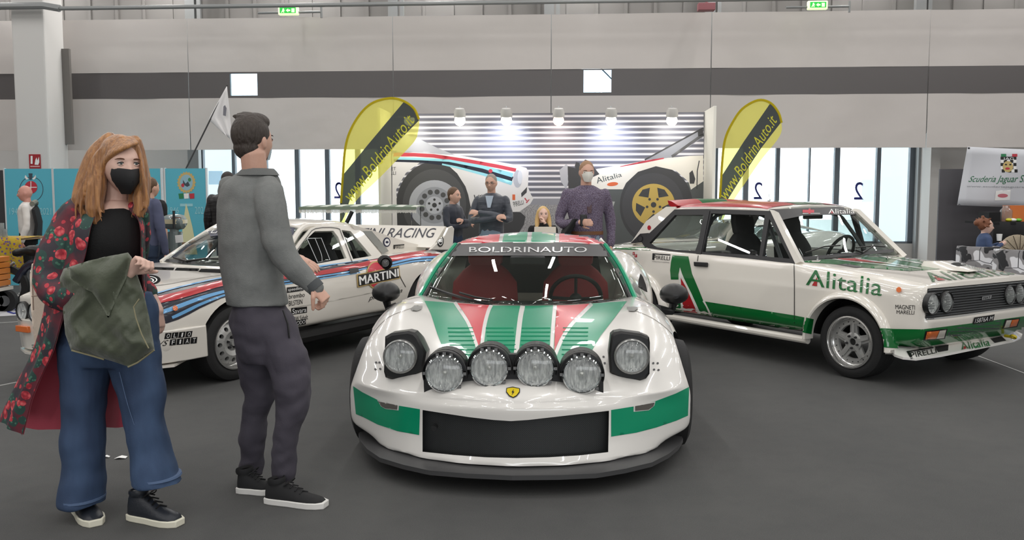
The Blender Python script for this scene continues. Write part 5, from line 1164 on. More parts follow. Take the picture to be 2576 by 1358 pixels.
decal('sun_strip', [(1935, 526), (1960, 527), (2060, 523), (2158, 517), (2170, 530), (2178, 541), (2080, 541), (2020, 543), (1975, 552), (1955, 560)], M_sun, KW2, car2, .004, 8)
letter('lettering', 'Alitalia', [(2083, 527), (2147, 526), (2149, 538), (2083, 539)], M_white, KW2, car2, .007, .03); decal('red_flash', [(2088, 538), (2092, 531), (2095, 538)], M_fred, KW2, car2, .008, 3)
for q_ in (rect(2018, 529, 2033, 536), rect(2033, 526, 2038, 539), rect(2038, 529, 2047, 536)): decal('club_mark', q_, mat('mark_red', (190, 60, 74), 0.5), KW2, car2, .007, 4)
line('caption_line', [(2018, 538), (2062, 538)], 1.4, M_swhite, KW2, car2, .007, 0, 5)
for pts, w in (([(1950, 545), (1978, 595), (2012, 652)], 15), ([(2010, 652), (2100, 644), (2190, 636), (2276, 628)], 8), ([(2172, 528), (2215, 570), (2276, 628)], 8)): line('screen_seal', pts, w, M_trim, KW2, car2, .006, 3, 8)
for pts in (((2022, 640), (2070, 624), (2110, 621)), ((2150, 627), (2190, 622), (2222, 624))): b = MB(); q_ = [KW2.hit(x, y, .02) for x, y in pts]; b.tube([p for p in q_ if p is not None], .006, 6); b.build('wiper', M_vinyl, car2)
b = MB(); q_ = [KW2.hit(x, y, .02) for x, y in ((2150, 633), (2166, 639), (2190, 624))]; b.tube([p for p in q_ if p is not None], .008, 6); b.build('wiper_arm', M_vinyl, car2)
b = surf([L(FF, [(-2.31, -.56, 1.30), (-2.29, 0, 1.33), (-2.31, .56, 1.30)]), L(FF, [(-2.55, -.60, 1.12), (-2.53, 0, 1.14), (-2.55, .60, 1.12)]), L(FF, [(-2.76, -.64, .945), (-2.75, 0, .95), (-2.76, .64, .945)])], .004, 4); b.build('rear_window', M_clear, car2, angle=180)
# cockpit
b = MB(); b.sheet([[FF.w(-.62, y, .87) for y in (-.68, 0, .68)], [FF.w(-.85, y, .875) for y in (-.66, 0, .66)], [FF.w(-.90, y, .72) for y in (-.66, 0, .66)]], -.02); b.build('dashboard', M_cockpit, car2)
for s in (-.34, .34): seat(car2, FF, -1.45, s, .50, M_seat_blk, .58, .5)
b = MB(); b.box(FF.w(-2.2, 0, .66), (.2, 1.2, .42), Matrix.Rotation(FF.rz, 3, 'Z')); b.build('rear_bench', M_seat_blk, car2, bevel=.06)
b = MB(); b.box(FF.w(-1.42, -.34, .80), (.02, .05, .10), Matrix.Rotation(FF.rz, 3, 'Z')); b.build('harness', M_fred, car2)
steering(car2, FF, FF.w(-.98, .35, .90), .18, .4)
for s in (1, -1):
    b = MB(); b.tube(cr(L(FF, [(-.85, .62 * s, .85), (-1.05, .56 * s, 1.15), (-1.18, .52 * s, 1.27), (-1.6, .52 * s, 1.29), (-1.8, .56 * s, 1.15), (-1.85, .62 * s, .6)]), 4), .019, 8); b.build('roll_cage', mat('cage_grey', (70, 72, 74), 0.4), car2)
b = MB(); b.box(FF.w(-1.03, 0, 1.265), (.03, .26, .07), Matrix.Rotation(FF.rz, 3, 'Z')); b.build('rear_view_mirror', M_trim, car2, bevel=.01)
# ================================================================ the wedge-shaped rally car on the left
_t = radians(29.5); _f = V((-sin(_t), -cos(_t), 0)); _l = V((-_f.y, _f.x, 0))
LF = Frame(ground(597, 957) - _l * .88, _f)
car3 = thing('rally_coupe', 'white wedge shaped rally coupe with red and blue stripes and a big rear wing', 'car', LF.m)
def lst(x, z0, z3, y4, z4, y5, z5, y6, y7, y8, z8=.25, z6=.50, z7=.36, dx=0.0, y3=.68, zc=None):
    return [(x + dx, 0, z0), (x + dx * .9, .28, z0), (x + dx * .5, .50, z0 + (z3 - z0) * .4), (x, y3, z3), (x, y4, z4), (x, y5, z5), (x, y6, z6), (x, y7, z7), (x, y8, z8)]
L_st = [
    [(.755, 0, .665), (.752, .28, .665), (.742, .52, .66), (.725, .69, .652), (.685, .785, .635), (.665, .825, .53), (.66, .835, .43), (.65, .835, .33), (.62, .82, .24)],
    lst(.45, .735, .728, .815, .70, .860, .60, .868, .862, .84, dx=.04), lst(.05, .79, .785, .825, .755, .885, .65, .90, .89, .86, dx=.02),
    lst(-.28, .825, .818, .815, .785, .870, .67, .875, .87, .845), [(-.36, 0, .848), (-.39, .28, .848), (-.49, .50, .846), (-.58, .67, .84), (-.58, .80, .80), (-.58, .850, .67), (-.58, .858, .50), (-.58, .855, .37), (-.58, .83, .265)],
    lst(-.78, .76, .832, .795, .80, .845, .67, .852, .85, .83, .27, dx=.06), lst(-1.0, .42, .830, .79, .80, .842, .67, .850, .85, .83, .27), lst(-1.72, .42, .842, .79, .805, .845, .67, .852, .85, .83, .28),
    lst(-1.95, .80, .855, .80, .815, .86, .68, .87, .865, .84, .29), lst(-2.40, .86, .872, .83, .835, .905, .70, .925, .91, .88, .29), lst(-2.72, .865, .872, .83, .835, .90, .70, .92, .91, .88, .32),
    lst(-3.02, .85, .855, .80, .82, .86, .70, .875, .87, .84, .38)]
L_f = [[(.76, 0, .53), (.757, .28, .53), (.745, .52, .53), (.725, .70, .53)], [(.77, 0, .43), (.767, .28, .43), (.75, .52, .43), (.73, .71, .43)], [(.755, 0, .33), (.752, .28, .33), (.74, .52, .33), (.72, .71, .33)], [(.72, 0, .24), (.717, .28, .24), (.705, .52, .24), (.68, .70, .24)]]
body3 = car_shell('body', car3, L_st, L_f, [M_paint2, M_under], ccol=[(3, .3, 0, 4), (3, .5, 4, 11)], crow=[(0, .8, 0, 4), (4, .5, 0, 3), (11, .9, 0, 8)], cfas={1: .3}, zlo=.3, sub=3,
                  cutters=[cyl_cut(0, .29, .355, .60, 1.2), cyl_cut(0, .29, .355, -1.2, -.60), cyl_cut(-2.56, .31, .37, .58, 1.2), cyl_cut(-2.56, .31, .37, -1.2, -.58)])
for s in (1, -1):
    wheel(car3, LF, 0, .875 * s, .295, .24, .205, 'holes', s); wheel(car3, LF, -2.56, .875 * s, .31, .30, .19, 'gold', s)
    b = MB(); b.tube([LF.w(-.42, .79 * s, .22), LF.w(-2.1, .80 * s, .235)], .06, 8); b.build('sill', M_under, car3)
K3 = Caster([body3])
def D3(nm, poly, m, off=.002, step=9, **k): return decal(nm, poly, m, K3, car3, off, step, **k)
def S3(nm, pts, w, m, off): return line(nm, pts, w, m, K3, car3, off, 5, 9)
# bumper corner block and splitter
for s in (1, -1):
    b = MB(); pts = [(.785, .40), (.78, .62), (.745, .76), (.67, .84), (.50, .885), (.30, .89)]; R = []
    for (x, y) in pts: R.append([LF.w(x, y * s, .475), LF.w(x - .05, (y - .06) * s, .49), LF.w(x - .12, (y - .10) * s, .24), LF.w(x - .02, (y - .012) * s, .235)])
    b.rings(R); b.build('bumper_corner', M_paint2, car3, angle=40, recalc=True, bevel=.008)
b = MB(); R = []
for (x, y) in [(.58, -.87), (.70, -.81), (.79, -.60), (.83, 0), (.79, .60), (.70, .81), (.58, .87)]: R.append([LF.w(x, y, .205), LF.w(x, y, .222), LF.w(x - .25, y * .85, .235), LF.w(x - .25, y * .85, .215)])
b.rings(R); b.build('front_splitter', M_paint2, car3, angle=30, recalc=True)
KB = Caster([body3] + [c for c in car3.children if c.name.startswith('bumper_corner')])
# side livery
D3('navy_stripe', [(362, 772), (412, 748), (448, 739), (502, 724), (560, 708), (604, 702), (604, 737), (556, 751), (502, 776), (477, 790), (448, 804), (418, 814), (392, 806), (375, 790)], M_navyc, .002, 8)
S3('navy_stripe', [(560, 722), (640, 714), (720, 703), (800, 688), (876, 676), (940, 662), (985, 656), (1050, 646), (1120, 640)], [32, 28, 24, 26, 24, 20, 26, 28, 32], M_navyc, .002)
S3('navy_stripe', [(372, 748), (460, 724), (564, 702), (680, 688), (776, 677), (870, 662), (931, 653)], [11, 12, 11, 10, 12, 12, 6], M_navyc, .002)
S3('red_stripe', [(362, 763), (412, 752), (448, 744), (502, 729), (556, 714), (640, 704), (720, 696), (790, 689), (876, 674), (940, 660), (985, 651), (1050, 641), (1120, 633)], [18, 18, 18, 16, 14, 12, 11, 10, 12, 12, 12, 16, 18], M_fred, .0048)
S3('blue_stripe', [(400, 788), (448, 771), (502, 751), (557, 735), (600, 726)], [10, 10, 9, 7, 5], M_cyanc, .0048)
S3('blue_stripe', [(432, 799), (448, 792), (477, 778), (502, 766), (556, 745), (600, 733)], [7, 8, 8, 7, 5, 3], M_cyanc, .0055)
S3('blue_stripe', [(372, 745), (460, 721), (564, 699), (680, 686), (776, 675), (870, 660), (925, 653)], [3, 3, 3, 3, 4, 4, 2], M_cyanc, .0055)
S3('blue_stripe', [(600, 726), (720, 708), (794, 697), (876, 684), (922, 675)], [3, 3, 3, 3, 3], M_cyanc, .0055); S3('blue_stripe', [(600, 733), (720, 714), (794, 703), (876, 690), (905, 685)], [3, 3, 3, 3, 3], M_cyanc, .0055)
S3('blue_stripe', [(979, 664), (1045, 650), (1118, 646)], [5, 5, 5], M_cyanc, .0055); S3('blue_stripe', [(979, 671), (1045, 657), (1118, 653)], [4, 4, 4], M_cyanc, .0055)
D3('side_marker', ell(439, 776, 6.5, 6.5, 16), M_orange, .012, 4)
D3('gold_ring', ell(945, 692, 25, 35, 30), mat('logo_gold', (176, 150, 92), 0.4), .0068, 7); D3('red_disc', ell(945, 692, 22, 31, 30), mat('logo_red', (194, 40, 62), 0.3, coat=0.3), .008, 7)
D3('gold_plate', [(895, 691), (1003, 669), (1005, 700), (898, 723)], MATS['logo_gold'], .0092, 7); D3('black_plate', [(898, 693), (1001, 672), (1003, 698), (900, 720)], M_vinyl, .0106, 7); [letter('lettering', 'MARTINI', [(901 + q, 696), (1000 + q, 676), (1001 + q, 695), (903 + q, 717)], M_white, K3, car3, .0122) for q in (-.7, .7)]
for tx, q_, box in (('speedline', [(724, 725), (761, 720.5), (761, 729), (724, 735)], 1), ('brembo', [(726, 740), (766, 735), (766, 746), (726, 752)], 0), ('BILSTEIN', [(726, 757), (760, 752), (760, 764), (726, 770)], 0), ('Savara', [(735, 777), (770, 773), (770, 784), (735, 790)], 1), ('TRW Sabelt', [(733, 798), (774, 790), (774, 803), (733, 811)], 0), ('FERODO', [(732, 810), (767, 804), (767, 813), (732, 820)], 1)):
    if box: D3('sponsor_plate', [(q_[0][0] - 3, q_[0][1] - 2), (q_[1][0] + 2, q_[1][1] - 2), (q_[2][0] + 2, q_[2][1] + 2), (q_[3][0] - 3, q_[3][1] + 2)], M_vinyl, .002, 6)
    letter('lettering', tx, q_, M_white if box else M_vinyl, K3, car3, .0035, .008)
def tiles(word, q_):
    n_ = len(word); TL, TR, BR, BL = q_
    for i, ch in enumerate(word):
        a, b_ = i / n_ + .012, (i + 1) / n_ - .012; p = lambda u, v: ((TL[0] * (1 - u) + TR[0] * u) * (1 - v) + (BL[0] * (1 - u) + BR[0] * u) * v, (TL[1] * (1 - u) + TR[1] * u) * (1 - v) + (BL[1] * (1 - u) + BR[1] * u) * v)
        decal('letter_tile', [p(a, 0), p(b_, 0), p(b_, 1), p(a, 1)], M_vinyl, KB, car3, .002, 6); w_ = (b_ - a) * (.3 if ch != 'I' else .42); letter('lettering', ch, [p(a + w_, .15), p(b_ - w_ * .8, .15), p(b_ - w_ * .8, .85), p(a + w_, .85)], M_white, KB, car3, .004, .02)
tiles('OLIO', [(415, 838), (485, 832), (482, 847), (412, 853)]); tiles('FIAT', [(427, 854), (497, 847), (495, 863), (425, 869)]); letter('lettering', 'VS', [(400, 857), (424, 855), (421, 869), (396, 871)], M_vinyl, KB, car3, .003, .03, .3)
letter('lettering', 'pininfarina', [(926, 744), (1012, 724), (1012, 738), (926, 760)], M_vinyl, K3, car3, .003, 0, .4)
D3('door_handle', [(876, 677), (899, 674), (901, 685), (879, 690)], M_trim, .012, 5)
line('door_gap', [(1000, 655), (1004, 690), (1020, 722)], 1.6, M_vinyl, K3, car3, .004, 3, 8); line('door_gap', [(668, 720), (672, 780), (700, 845)], 1.6, M_vinyl, K3, car3, .004, 3, 8)
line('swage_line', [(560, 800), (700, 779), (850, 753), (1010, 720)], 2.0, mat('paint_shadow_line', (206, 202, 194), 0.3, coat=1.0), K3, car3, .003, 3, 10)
c0 = K3.hit(966, 660, .0); b = MB(); ax_ = (_l * .8 + _f * .6).normalized(); b.lathe([(.05, -.02), (.075, .02), (.07, .05), (.05, .06), (.045, .045), (.0, .03)], c0, ax_, 24); b.build('side_scoop', M_vinyl, car3); lamp(car3, c0 + ax_ * .045, ax_, .04, 'scoop_lamp', .02, M_vinyl, False)
# bonnet
for q_ in ([(383, 672), (439, 674), (436, 679.5), (380, 677.5)], [(445, 674), (501, 676), (499, 682), (439, 680)], [(506, 676.5), (562, 678), (560, 687), (499, 684)]): D3('bonnet_vent', q_, M_matt, .003, 5)
D3('bonnet_emblem', ell(372, 704, 32, 13, 30), M_matt, .003, 6); D3('emblem_ring', ell(372, 705, 24, 9.5, 28), M_white, .0045, 5, holes=[ell(372, 705, 21, 8, 28)]); D3('emblem_ring', ell(372, 706, 16, 6, 24), M_white, .0045, 4, holes=[ell(372, 706, 12, 4, 24)])
line('bonnet_gap', [(300, 720), (400, 718), (500, 700), (580, 688)], 1.2, MATS['gap_grey'], K3, car3, .003, 3, 8)
# lamps at the front
for (y, z) in ((.66, .535), (.46, .54), (-.46, .54), (-.66, .535)): lamp(car3, LF.w(.785 if abs(y) < .6 else .76, y, z), _f, .072, 'headlamp', .02, M_vinyl, False)
for s in (1, -1): b = MB(); b.box(LF.w(.775, .62 * s, .40), (.05, .16, .05), Matrix.Rotation(LF.rz, 3, 'Z')); b.build('indicator_lamp', M_orange, car3, bevel=.005)
b = MB(); b.sheet([[LF.w(.775, y, .60) for y in (-.36, 0, .36)], [LF.w(.78, y, .47) for y in (-.36, 0, .36)]], .01); b.build('grille', M_vinyl, car3, smooth=False)
KL = Caster([o for o in car3.children if o.name.startswith('bumper_corner')]); letter('lettering', 'FIAT', [(80, 867), (104, 864), (104, 876), (80, 880)], M_vinyl, KL, car3, .003, .02)
# greenhouse
def lside(z): return .735 - .155 * (z - .83) / .31
Q = MB(); Q.add([LF.w(-.2, lside(.75), .75), LF.w(-3.2, lside(.75), .75), LF.w(-3.2, lside(1.25), 1.25), LF.w(-.2, lside(1.25), 1.25)], [(0, 1, 2, 3)]); KQ3 = _Q(Q)
dg = [(736, 650), (762, 610), (791, 582), (838, 581), (850, 597), (871, 650), (790, 665), (738, 674)]; qg = [(858, 579), (881, 582), (934, 644), (887, 652)]
o = thick(decal('window_surround', [(700, 684), (722, 650), (752, 606), (780, 574), (800, 567), (890, 568), (915, 588), (962, 646), (880, 664), (780, 679)], M_paint2, KQ3, car3, .006, 9, holes=[dg, qg]), .03); mirror(o)
line('window_gap', [(716, 682), (738, 642), (770, 598), (792, 576), (846, 575), (858, 592), (884, 660)], 1.6, M_trim, KQ3, car3, .012, 3, 8)
for nm, g in (('door_window', dg), ('quarter_window', qg)): o = decal(nm, g, M_clear, KQ3, car3, -.006, 12); mirror(o)
o = decal('sliding_pane', [(770, 601), (806, 600), (828, 655), (797, 661)], glass('scratched_pane', (0.80, 0.83, 0.83), 1.4), KQ3, car3, .010, 10); line('pane_edge', [(770, 601), (806, 600), (828, 655), (797, 661), (770, 601)], 1.8, mat('pane_edge', (170, 174, 174), 0.3), KQ3, car3, .012, 0, 8)
line('pane_edge', [(790, 600), (806, 640), (808, 658)], 1.5, MATS['pane_edge'], KQ3, car3, .012, 3, 8)
H7 = [(-1.14, -.52, 1.155), (-1.05, -.27, 1.185), (-1.02, 0, 1.195), (-1.05, .27, 1.185), (-1.14, .52, 1.155)]; B7 = [(-.585, -.66, .845), (-.46, -.35, .852), (-.37, 0, .856), (-.46, .35, .852), (-.585, .66, .845)]
mid = [tuple(V(h) * .5 + V(c_) * .5 + V((.02, 0, .025))) for h, c_ in zip(H7, B7)]
b = surf([L(LF, B7), L(LF, mid), L(LF, H7)], .004, 5); ws3 = b.build('windscreen', M_clear, car3, angle=180); KW3 = Caster([ws3])
for s in (1, -1):
    b = MB(); A = cr(L(LF, [(-.575, .68 * s, .835), (-.86, .625 * s, 1.0), (-1.13, .54 * s, 1.155), (-1.35, .545 * s, 1.17)]), 4); b.tube(A, .026, 8); b.build('windscreen_pillar', M_paint2, car3)
decal('sun_strip', [(520, 578), (560, 568), (640, 562), (742, 574), (738, 590), (715, 612), (705, 600), (640, 590), (555, 592), (530, 596)], mat('strip_navy', (30, 34, 60), 0.4), KW3, car3, .004, 8)
letter('lettering', 'LANCIA MARTINI', [(540, 574), (733, 578), (722, 592), (530, 588)], M_white, KW3, car3, .007)
for pts in (((398, 655), (440, 651), (472, 660)), ((472, 660), (520, 654), (575, 655))): b = MB(); q_ = [KW3.hit(x, y, .015) for x, y in pts]; b.tube([p for p in q_ if p is not None], .009, 6); b.build('wiper', M_vinyl, car3) if len([p for p in q_ if p is not None]) > 1 else None
line('screen_edge', [(400, 652), (450, 658), (520, 664), (590, 668), (640, 668)], 6, M_trim, KW3, car3, .006, 3, 8)
def rr3(x, hw, zc, ze): return [(x - .02, -hw, ze), (x, -hw * .85, ze + (zc - ze) * .6), (x + .02, -hw * .45, ze + (zc - ze) * .92), (x + .03, 0, zc), (x + .02, hw * .45, ze + (zc - ze) * .92), (x, hw * .85, ze + (zc - ze) * .6), (x - .02, hw, ze)]
b = surf([L(LF, rr3(-1.10, .545, 1.195, 1.15)), L(LF, rr3(-1.35, .56, 1.228, 1.165)), L(LF, rr3(-1.65, .56, 1.228, 1.16)), L(LF, rr3(-1.95, .54, 1.185, 1.125))], -.03, 5); b.build('roof', M_paint2, car3, angle=180)
b = surf([L(LF, [(-1.96, -.50, 1.12), (-1.97, 0, 1.175), (-1.96, .50, 1.12)]), L(LF, [(-2.06, -.50, .98), (-2.06, 0, 1.0), (-2.06, .50, .98)]), L(LF, [(-2.1, -.5, .86), (-2.1, 0, .86), (-2.1, .5, .86)])], .006, 3); b.build('rear_window', M_tint, car3, angle=180)
PLs = Plane(LF, 'y', .60); 
sail = thick(decal('rear_buttress', [(885, 566), (905, 571), (940, 580), (985, 596), (1030, 610), (1072, 619), (1070, 630), (1010, 640), (955, 648), (930, 640)], M_paint2, PLs, car3, 0.0, 9), .05); mirror(sail)
decal('buttress_window', [(911, 581), (934, 581), (977, 631), (961, 639)], mat('buttress_grey', (150, 152, 148), 0.4), PLs, car3, .006, 7)
decal('round_sticker', ell(972, 609, 9, 12, 20), mat('sticker_navy', (40, 44, 72), 0.4), PLs, car3, .006, 4); decal('round_sticker', ell(972, 609, 6.5, 9, 18), M_white, PLs, car3, .008, 4)
decal('sticker_mark', ell(972, 609, 4, 3, 12), MATS['sticker_navy'], PLs, car3, .009, 3); letter('lettering', 'PIRELLI', [(991, 619), (1015, 617), (1015, 624), (992, 626)], M_vinyl, PLs, car3, .006, .01); decal('letter_bar', [(989, 616), (1016, 614), (1016, 616.5), (992, 618.5), (992, 626), (989, 626)], M_vinyl, PLs, car3, .006, 3)
b = MB(); b.sheet([[LF.w(-2.08, y, .90) for y in (-.56, 0, .56)], [LF.w(-2.5, y, .915) for y in (-.58, 0, .58)], [LF.w(-2.95, y, .90) for y in (-.6, 0, .6)]], -.02); b.build('engine_cover', M_paint2, car3)
# rear wing: slanted board between two end plates
b = MB(); R = []
for y in (-.86, .80): R.append([LF.w(-2.80, y, .90), LF.w(-3.05, y, 1.118), LF.w(-3.09, y, 1.105), LF.w(-2.86, y, .885)])
b.rings(R); wing = b.build('wing_board', M_paint2, car3, smooth=False, recalc=True)
for s in (1, -1):
    b = MB(); poly = [LF.w(-2.68, .83 * s, .885), LF.w(-2.95, .83 * s, 1.02), LF.w(-3.03, .83 * s, 1.105), LF.w(-3.10, .83 * s, 1.12), LF.w(-3.14, .83 * s, 1.09), LF.w(-3.10, .83 * s, .86)]
    b.prism(poly, _l * (.03 * s)); b.build('wing_end_plate', M_paint2, car3, smooth=False, bevel=.006, recalc=True)
KG = Caster([wing]); letter('lettering', 'MARTINI RACING', [(842, 574), (1098, 574), (1094, 598), (834, 598)], M_navyc, KG, car3, .004, 0, .3)
KE = Caster([o for o in car3.children if o.name.startswith('wing_end_plate')]); decal('round_emblem', ell(1107, 606, 8.5, 15, 22), M_vinyl, KE, car3, .004, 4); decal('emblem_ring', ell(1107, 606, 6, 11, 20), M_white, KE, car3, .006, 3, holes=[ell(1107, 606, 4.6, 8.6, 20)]); decal('emblem_bar', rect(1103, 602, 1111, 609), M_white, KE, car3, .006, 3)
# cockpit
b = MB(); b.sheet([[LF.w(-.52, y, .835) for y in (-.64, 0, .64)], [LF.w(-.85, y, .84) for y in (-.64, 0, .64)], [LF.w(-.9, y, .68) for y in (-.62, 0, .62)]], -.02); b.build('dashboard', M_cockpit, car3)
for s in (-.33, .33): seat(car3, LF, -1.48, s, .44, M_seat_blk, .54, .48)
steering(car3, LF, LF.w(-1.05, .33, .86), .17, .45)
for s in (1, -1): b = MB(); b.tube(cr(L(LF, [(-.85, .6 * s, .6), (-1.2, .50 * s, 1.11), (-1.7, .50 * s, 1.12), (-1.9, .56 * s, .8)]), 4), .019, 8); b.build('roll_cage', MATS['cage_grey'], car3)
b = MB(); b.sheet([[LF.w(-1.92, y, .45) for y in (-.6, 0, .6)], [LF.w(-1.97, y, .90) for y in (-.6, 0, .6)]], .02); b.build('bulkhead', M_cockpit, car3)
# ================================================================ people
def skin_mat(name, col): return mat(name, col, 0.5, bump=(120, 0.05), var=(14, 0.6, tuple(max(0, c - 16) for c in col)))
def gauss(x, s): return math.exp(-(x / s) ** 2)
def head_geo(mb, c, left, fwd, up, s=1.0, fem=False):
    """a head with jaw, brow, eye hollows, nose, lips, chin and ears; s scales a 0.235 m tall head"""
    nu, nv = 56, 44; rows = []
    for i in range(nv + 1):
        th = pi * i / nv; th = min(max(th, .03), pi - .03); row = []
        for k in range(nu):
            ph = 2 * pi * k / nu; lx, ly, lz = sin(th) * sin(ph), sin(th) * cos(ph), cos(th)
            x, y, z = .076 * lx, .096 * ly, .118 * lz
            dn = max(0.0, -lz)
            x *= 1 - (.34 if fem else .26) * dn ** 1.6
            if ly < 0: y *= 1 - .42 * dn
            else: y *= 1 - .10 * max(0, lz) ** 2
            if ly > 0.15:
                f = min(1, (ly - .15) / .4)
                y -= .011 * f * (gauss(abs(x) - .031, .017) * gauss(z - .006, .013))
                y += .004 * f * gauss(z - .030, .009) * gauss(x, .05)
                nz = .010 if -.036 < z < .02 else 0
                t = max(0, min(1, (.022 - z) / .050)); tip = t ** 1.3 * (1 if z > -.034 else gauss(z + .034, .006))
                y += (.021 if fem else .024) * f * tip * gauss(x, .010 + .006 * t)
                y += .006 * f * gauss(x, .022) * (gauss(z + .052, .005) + 1.1 * gauss(z + .064, .006)) - .003 * f * gauss(x, .022) * gauss(z + .058, .002)
                y += .007 * f * gauss(z + .098, .014) * gauss(x, .02)
                y += .004 * f * gauss(abs(x) - .042, .018) * gauss(z + .02, .02)
            row.append(c + (left * x + fwd * y + up * z) * s)
        rows.append(row)
    mb.rings(rows)
    for sd in (1, -1):
        rt = Matrix((left, fwd, up)).transposed() @ Matrix.Rotation(.35 * sd, 3, 'Z')
        mb.ball(c + (left * .074 * sd + fwd * -.008 + up * -.004) * s, (.010 * s, .020 * s, .032 * s), 10, 8, rt)
def face_parts(parent, c, left, fwd, up, s, iris=(90, 110, 120), brow=(70, 45, 30), skin=None):
    """eyes with iris, lids and brows as parts"""
    for sd in (1, -1):
        e = c + (left * .031 * sd + fwd * .0755 + up * .006) * s; d = (fwd + left * .10 * sd).normalized()
        b = MB(); b.ball(e, .0125 * s, 14, 10); o = b.build('eye', mat('eye_white', (225, 222, 218), 0.15), parent)
        b = MB(); b.lathe([(0, .0136), (.0028, .0134), (.0062, .0120)], e, d, 14); 
        for i_ in range(len(b.v)): b.v[i_] = e + (b.v[i_] - e) * s
        b.build('iris', mat('iris_%d' % iris[0], iris, 0.1), o)
        b = MB(); b.lathe([(0, .0142), (.0028, .0139)], e, d, 10)
        for i_ in range(len(b.v)): b.v[i_] = e + (b.v[i_] - e) * s
        b.build('pupil', M_black, o)
        def arc(h, dz, r): return [e + (left * (.0155 * t) + up * (h * (1 - t * t) + dz) + fwd * (.0125 - .007 * t * t)) * s for t in (-1, -.6, -.2, .2, .6, 1)]
        b = MB(); b.tube(arc(.0066, .0005, 0), .0022 * s, 6); b.build('eyelid', mat('lash_dark', (52, 36, 30), 0.7), o)
        b = MB(); b.tube(arc(-.0062, 0, 0), .0018 * s, 6); b.build('eyelid', skin or MATS['lash_dark'], o)
        q = [e + (left * sd * (-.018 + .042 * t) + up * (.0175 + .006 * sin(t * 2.6) - .003 * t) + fwd * (.0145 - .013 * t * t)) * s for t in (0, .25, .5, .75, 1)]
        b = MB(); b.tube(q, [.0018 * s, .0030 * s, .0030 * s, .0024 * s, .0010 * s], 6); b.build('eyebrow', mat('brow_%d' % brow[0], brow, 0.8), parent)
def hand_geo(mb, wrist, d, pn, side, curl=.5, s=1.0, spread=.10, thumb=.6):
    """palm, four jointed fingers of unequal length and a thumb; d = towards the fingers, pn = palm normal (palm side), side=+1 when the thumb lies at d x pn"""
    d = V(d).normalized(); pn = V(pn); pn = (pn - d * pn.dot(d)).normalized(); t = d.cross(pn) * side; w = V(wrist)
    R = []
    for (u, hw, ht) in ((0.0, .026, .019), (.03, .034, .018), (.065, .040, .016), (.090, .040, .013)):
        R.append([w + (d * u + t * (hw * cos(a)) + pn * (ht * sin(a))) * s for a in [2 * pi * k / 14 for k in range(14)]])
    mb.rings(R)
    for k, (ln, off) in enumerate(((.072, .029), (.082, .0100), (.076, -.0095), (.060, -.029))):
        b0 = w + (d * .080 + t * off) * s; dd = (d + t * (spread * (1.5 - k))).normalized(); pts = [b0 - dd * .02 * s, b0]; a = 0
        for j, f in enumerate((.46, .31, .23)):
            a += curl * (1.0 + .1 * k) * (1.0 if j else .8); v = dd * cos(a) + pn * sin(a); pts.append(pts[-1] + v * ln * f * s)
        mb.tube(pts, [.0095 * s, .0092 * s, .0087 * s, .0080 * s, .0070 * s], 8, round_ends=True)
    b0 = w + (d * .022 + t * .026) * s; v = (d * .75 + t * .8 + pn * .35).normalized(); v2 = (d * 1.0 + t * (.25) + pn * thumb).normalized()
    mb.tube([b0, b0 + v * .036 * s, b0 + v * .036 * s + v2 * .030 * s, b0 + v * .036 * s + v2 * .052 * s], [.0135 * s, .0115 * s, .0100 * s, .0082 * s], 8, round_ends=True)
def limb(mb, nodes, n=14, flat=1.0): 
    P = cr([nd[0] for nd in nodes], 4); Rr = []
    for i in range(len(P)):
        k = min(i // 4, len(nodes) - 2) if len(nodes) > 1 else 0; f = (i - k * 4) / 4; Rr.append(nodes[k][1] * (1 - f) + nodes[k + 1][1] * f)
    mb.tube(P, Rr, n, round_ends=True, flat=flat)
def stack(mb, rows, D, n=20, sq=1.0, k=3):
    """horizontal rings from pixel extents: (py, xl, xr, depth offset, depth radius)"""
    RR = cr([(r[1], r[2], r[0]) for r in rows], k); DD = cr([(r[3], r[4], 0) for r in rows], k); out = []
    for a, b in zip(RR, DD):
        cxp = (a.x + a.y) / 2; c = W(cxp, a.z, D + b.x); hw = abs(W(a.y, a.z, D + b.x).x - W(a.x, a.z, D + b.x).x) / 2
        out.append([c + V((hw * cos(t), b.y * sin(t), 0)) for t in [2 * pi * q / n for q in range(n)]])
    if (out[0][0] - out[-1][0]).z > 0: out.reverse()
    mb.rings(out)
def folds(amp, sc=(9, 9, 5), seed=0.0): return lambda p: amp * (noise.noise(V((p.x * sc[0] + seed, p.y * sc[1], p.z * sc[2]))) + .5 * noise.noise(V((p.x * sc[0] * 2.3, p.y * sc[1] * 2.3 + seed, p.z * sc[2] * 2))))
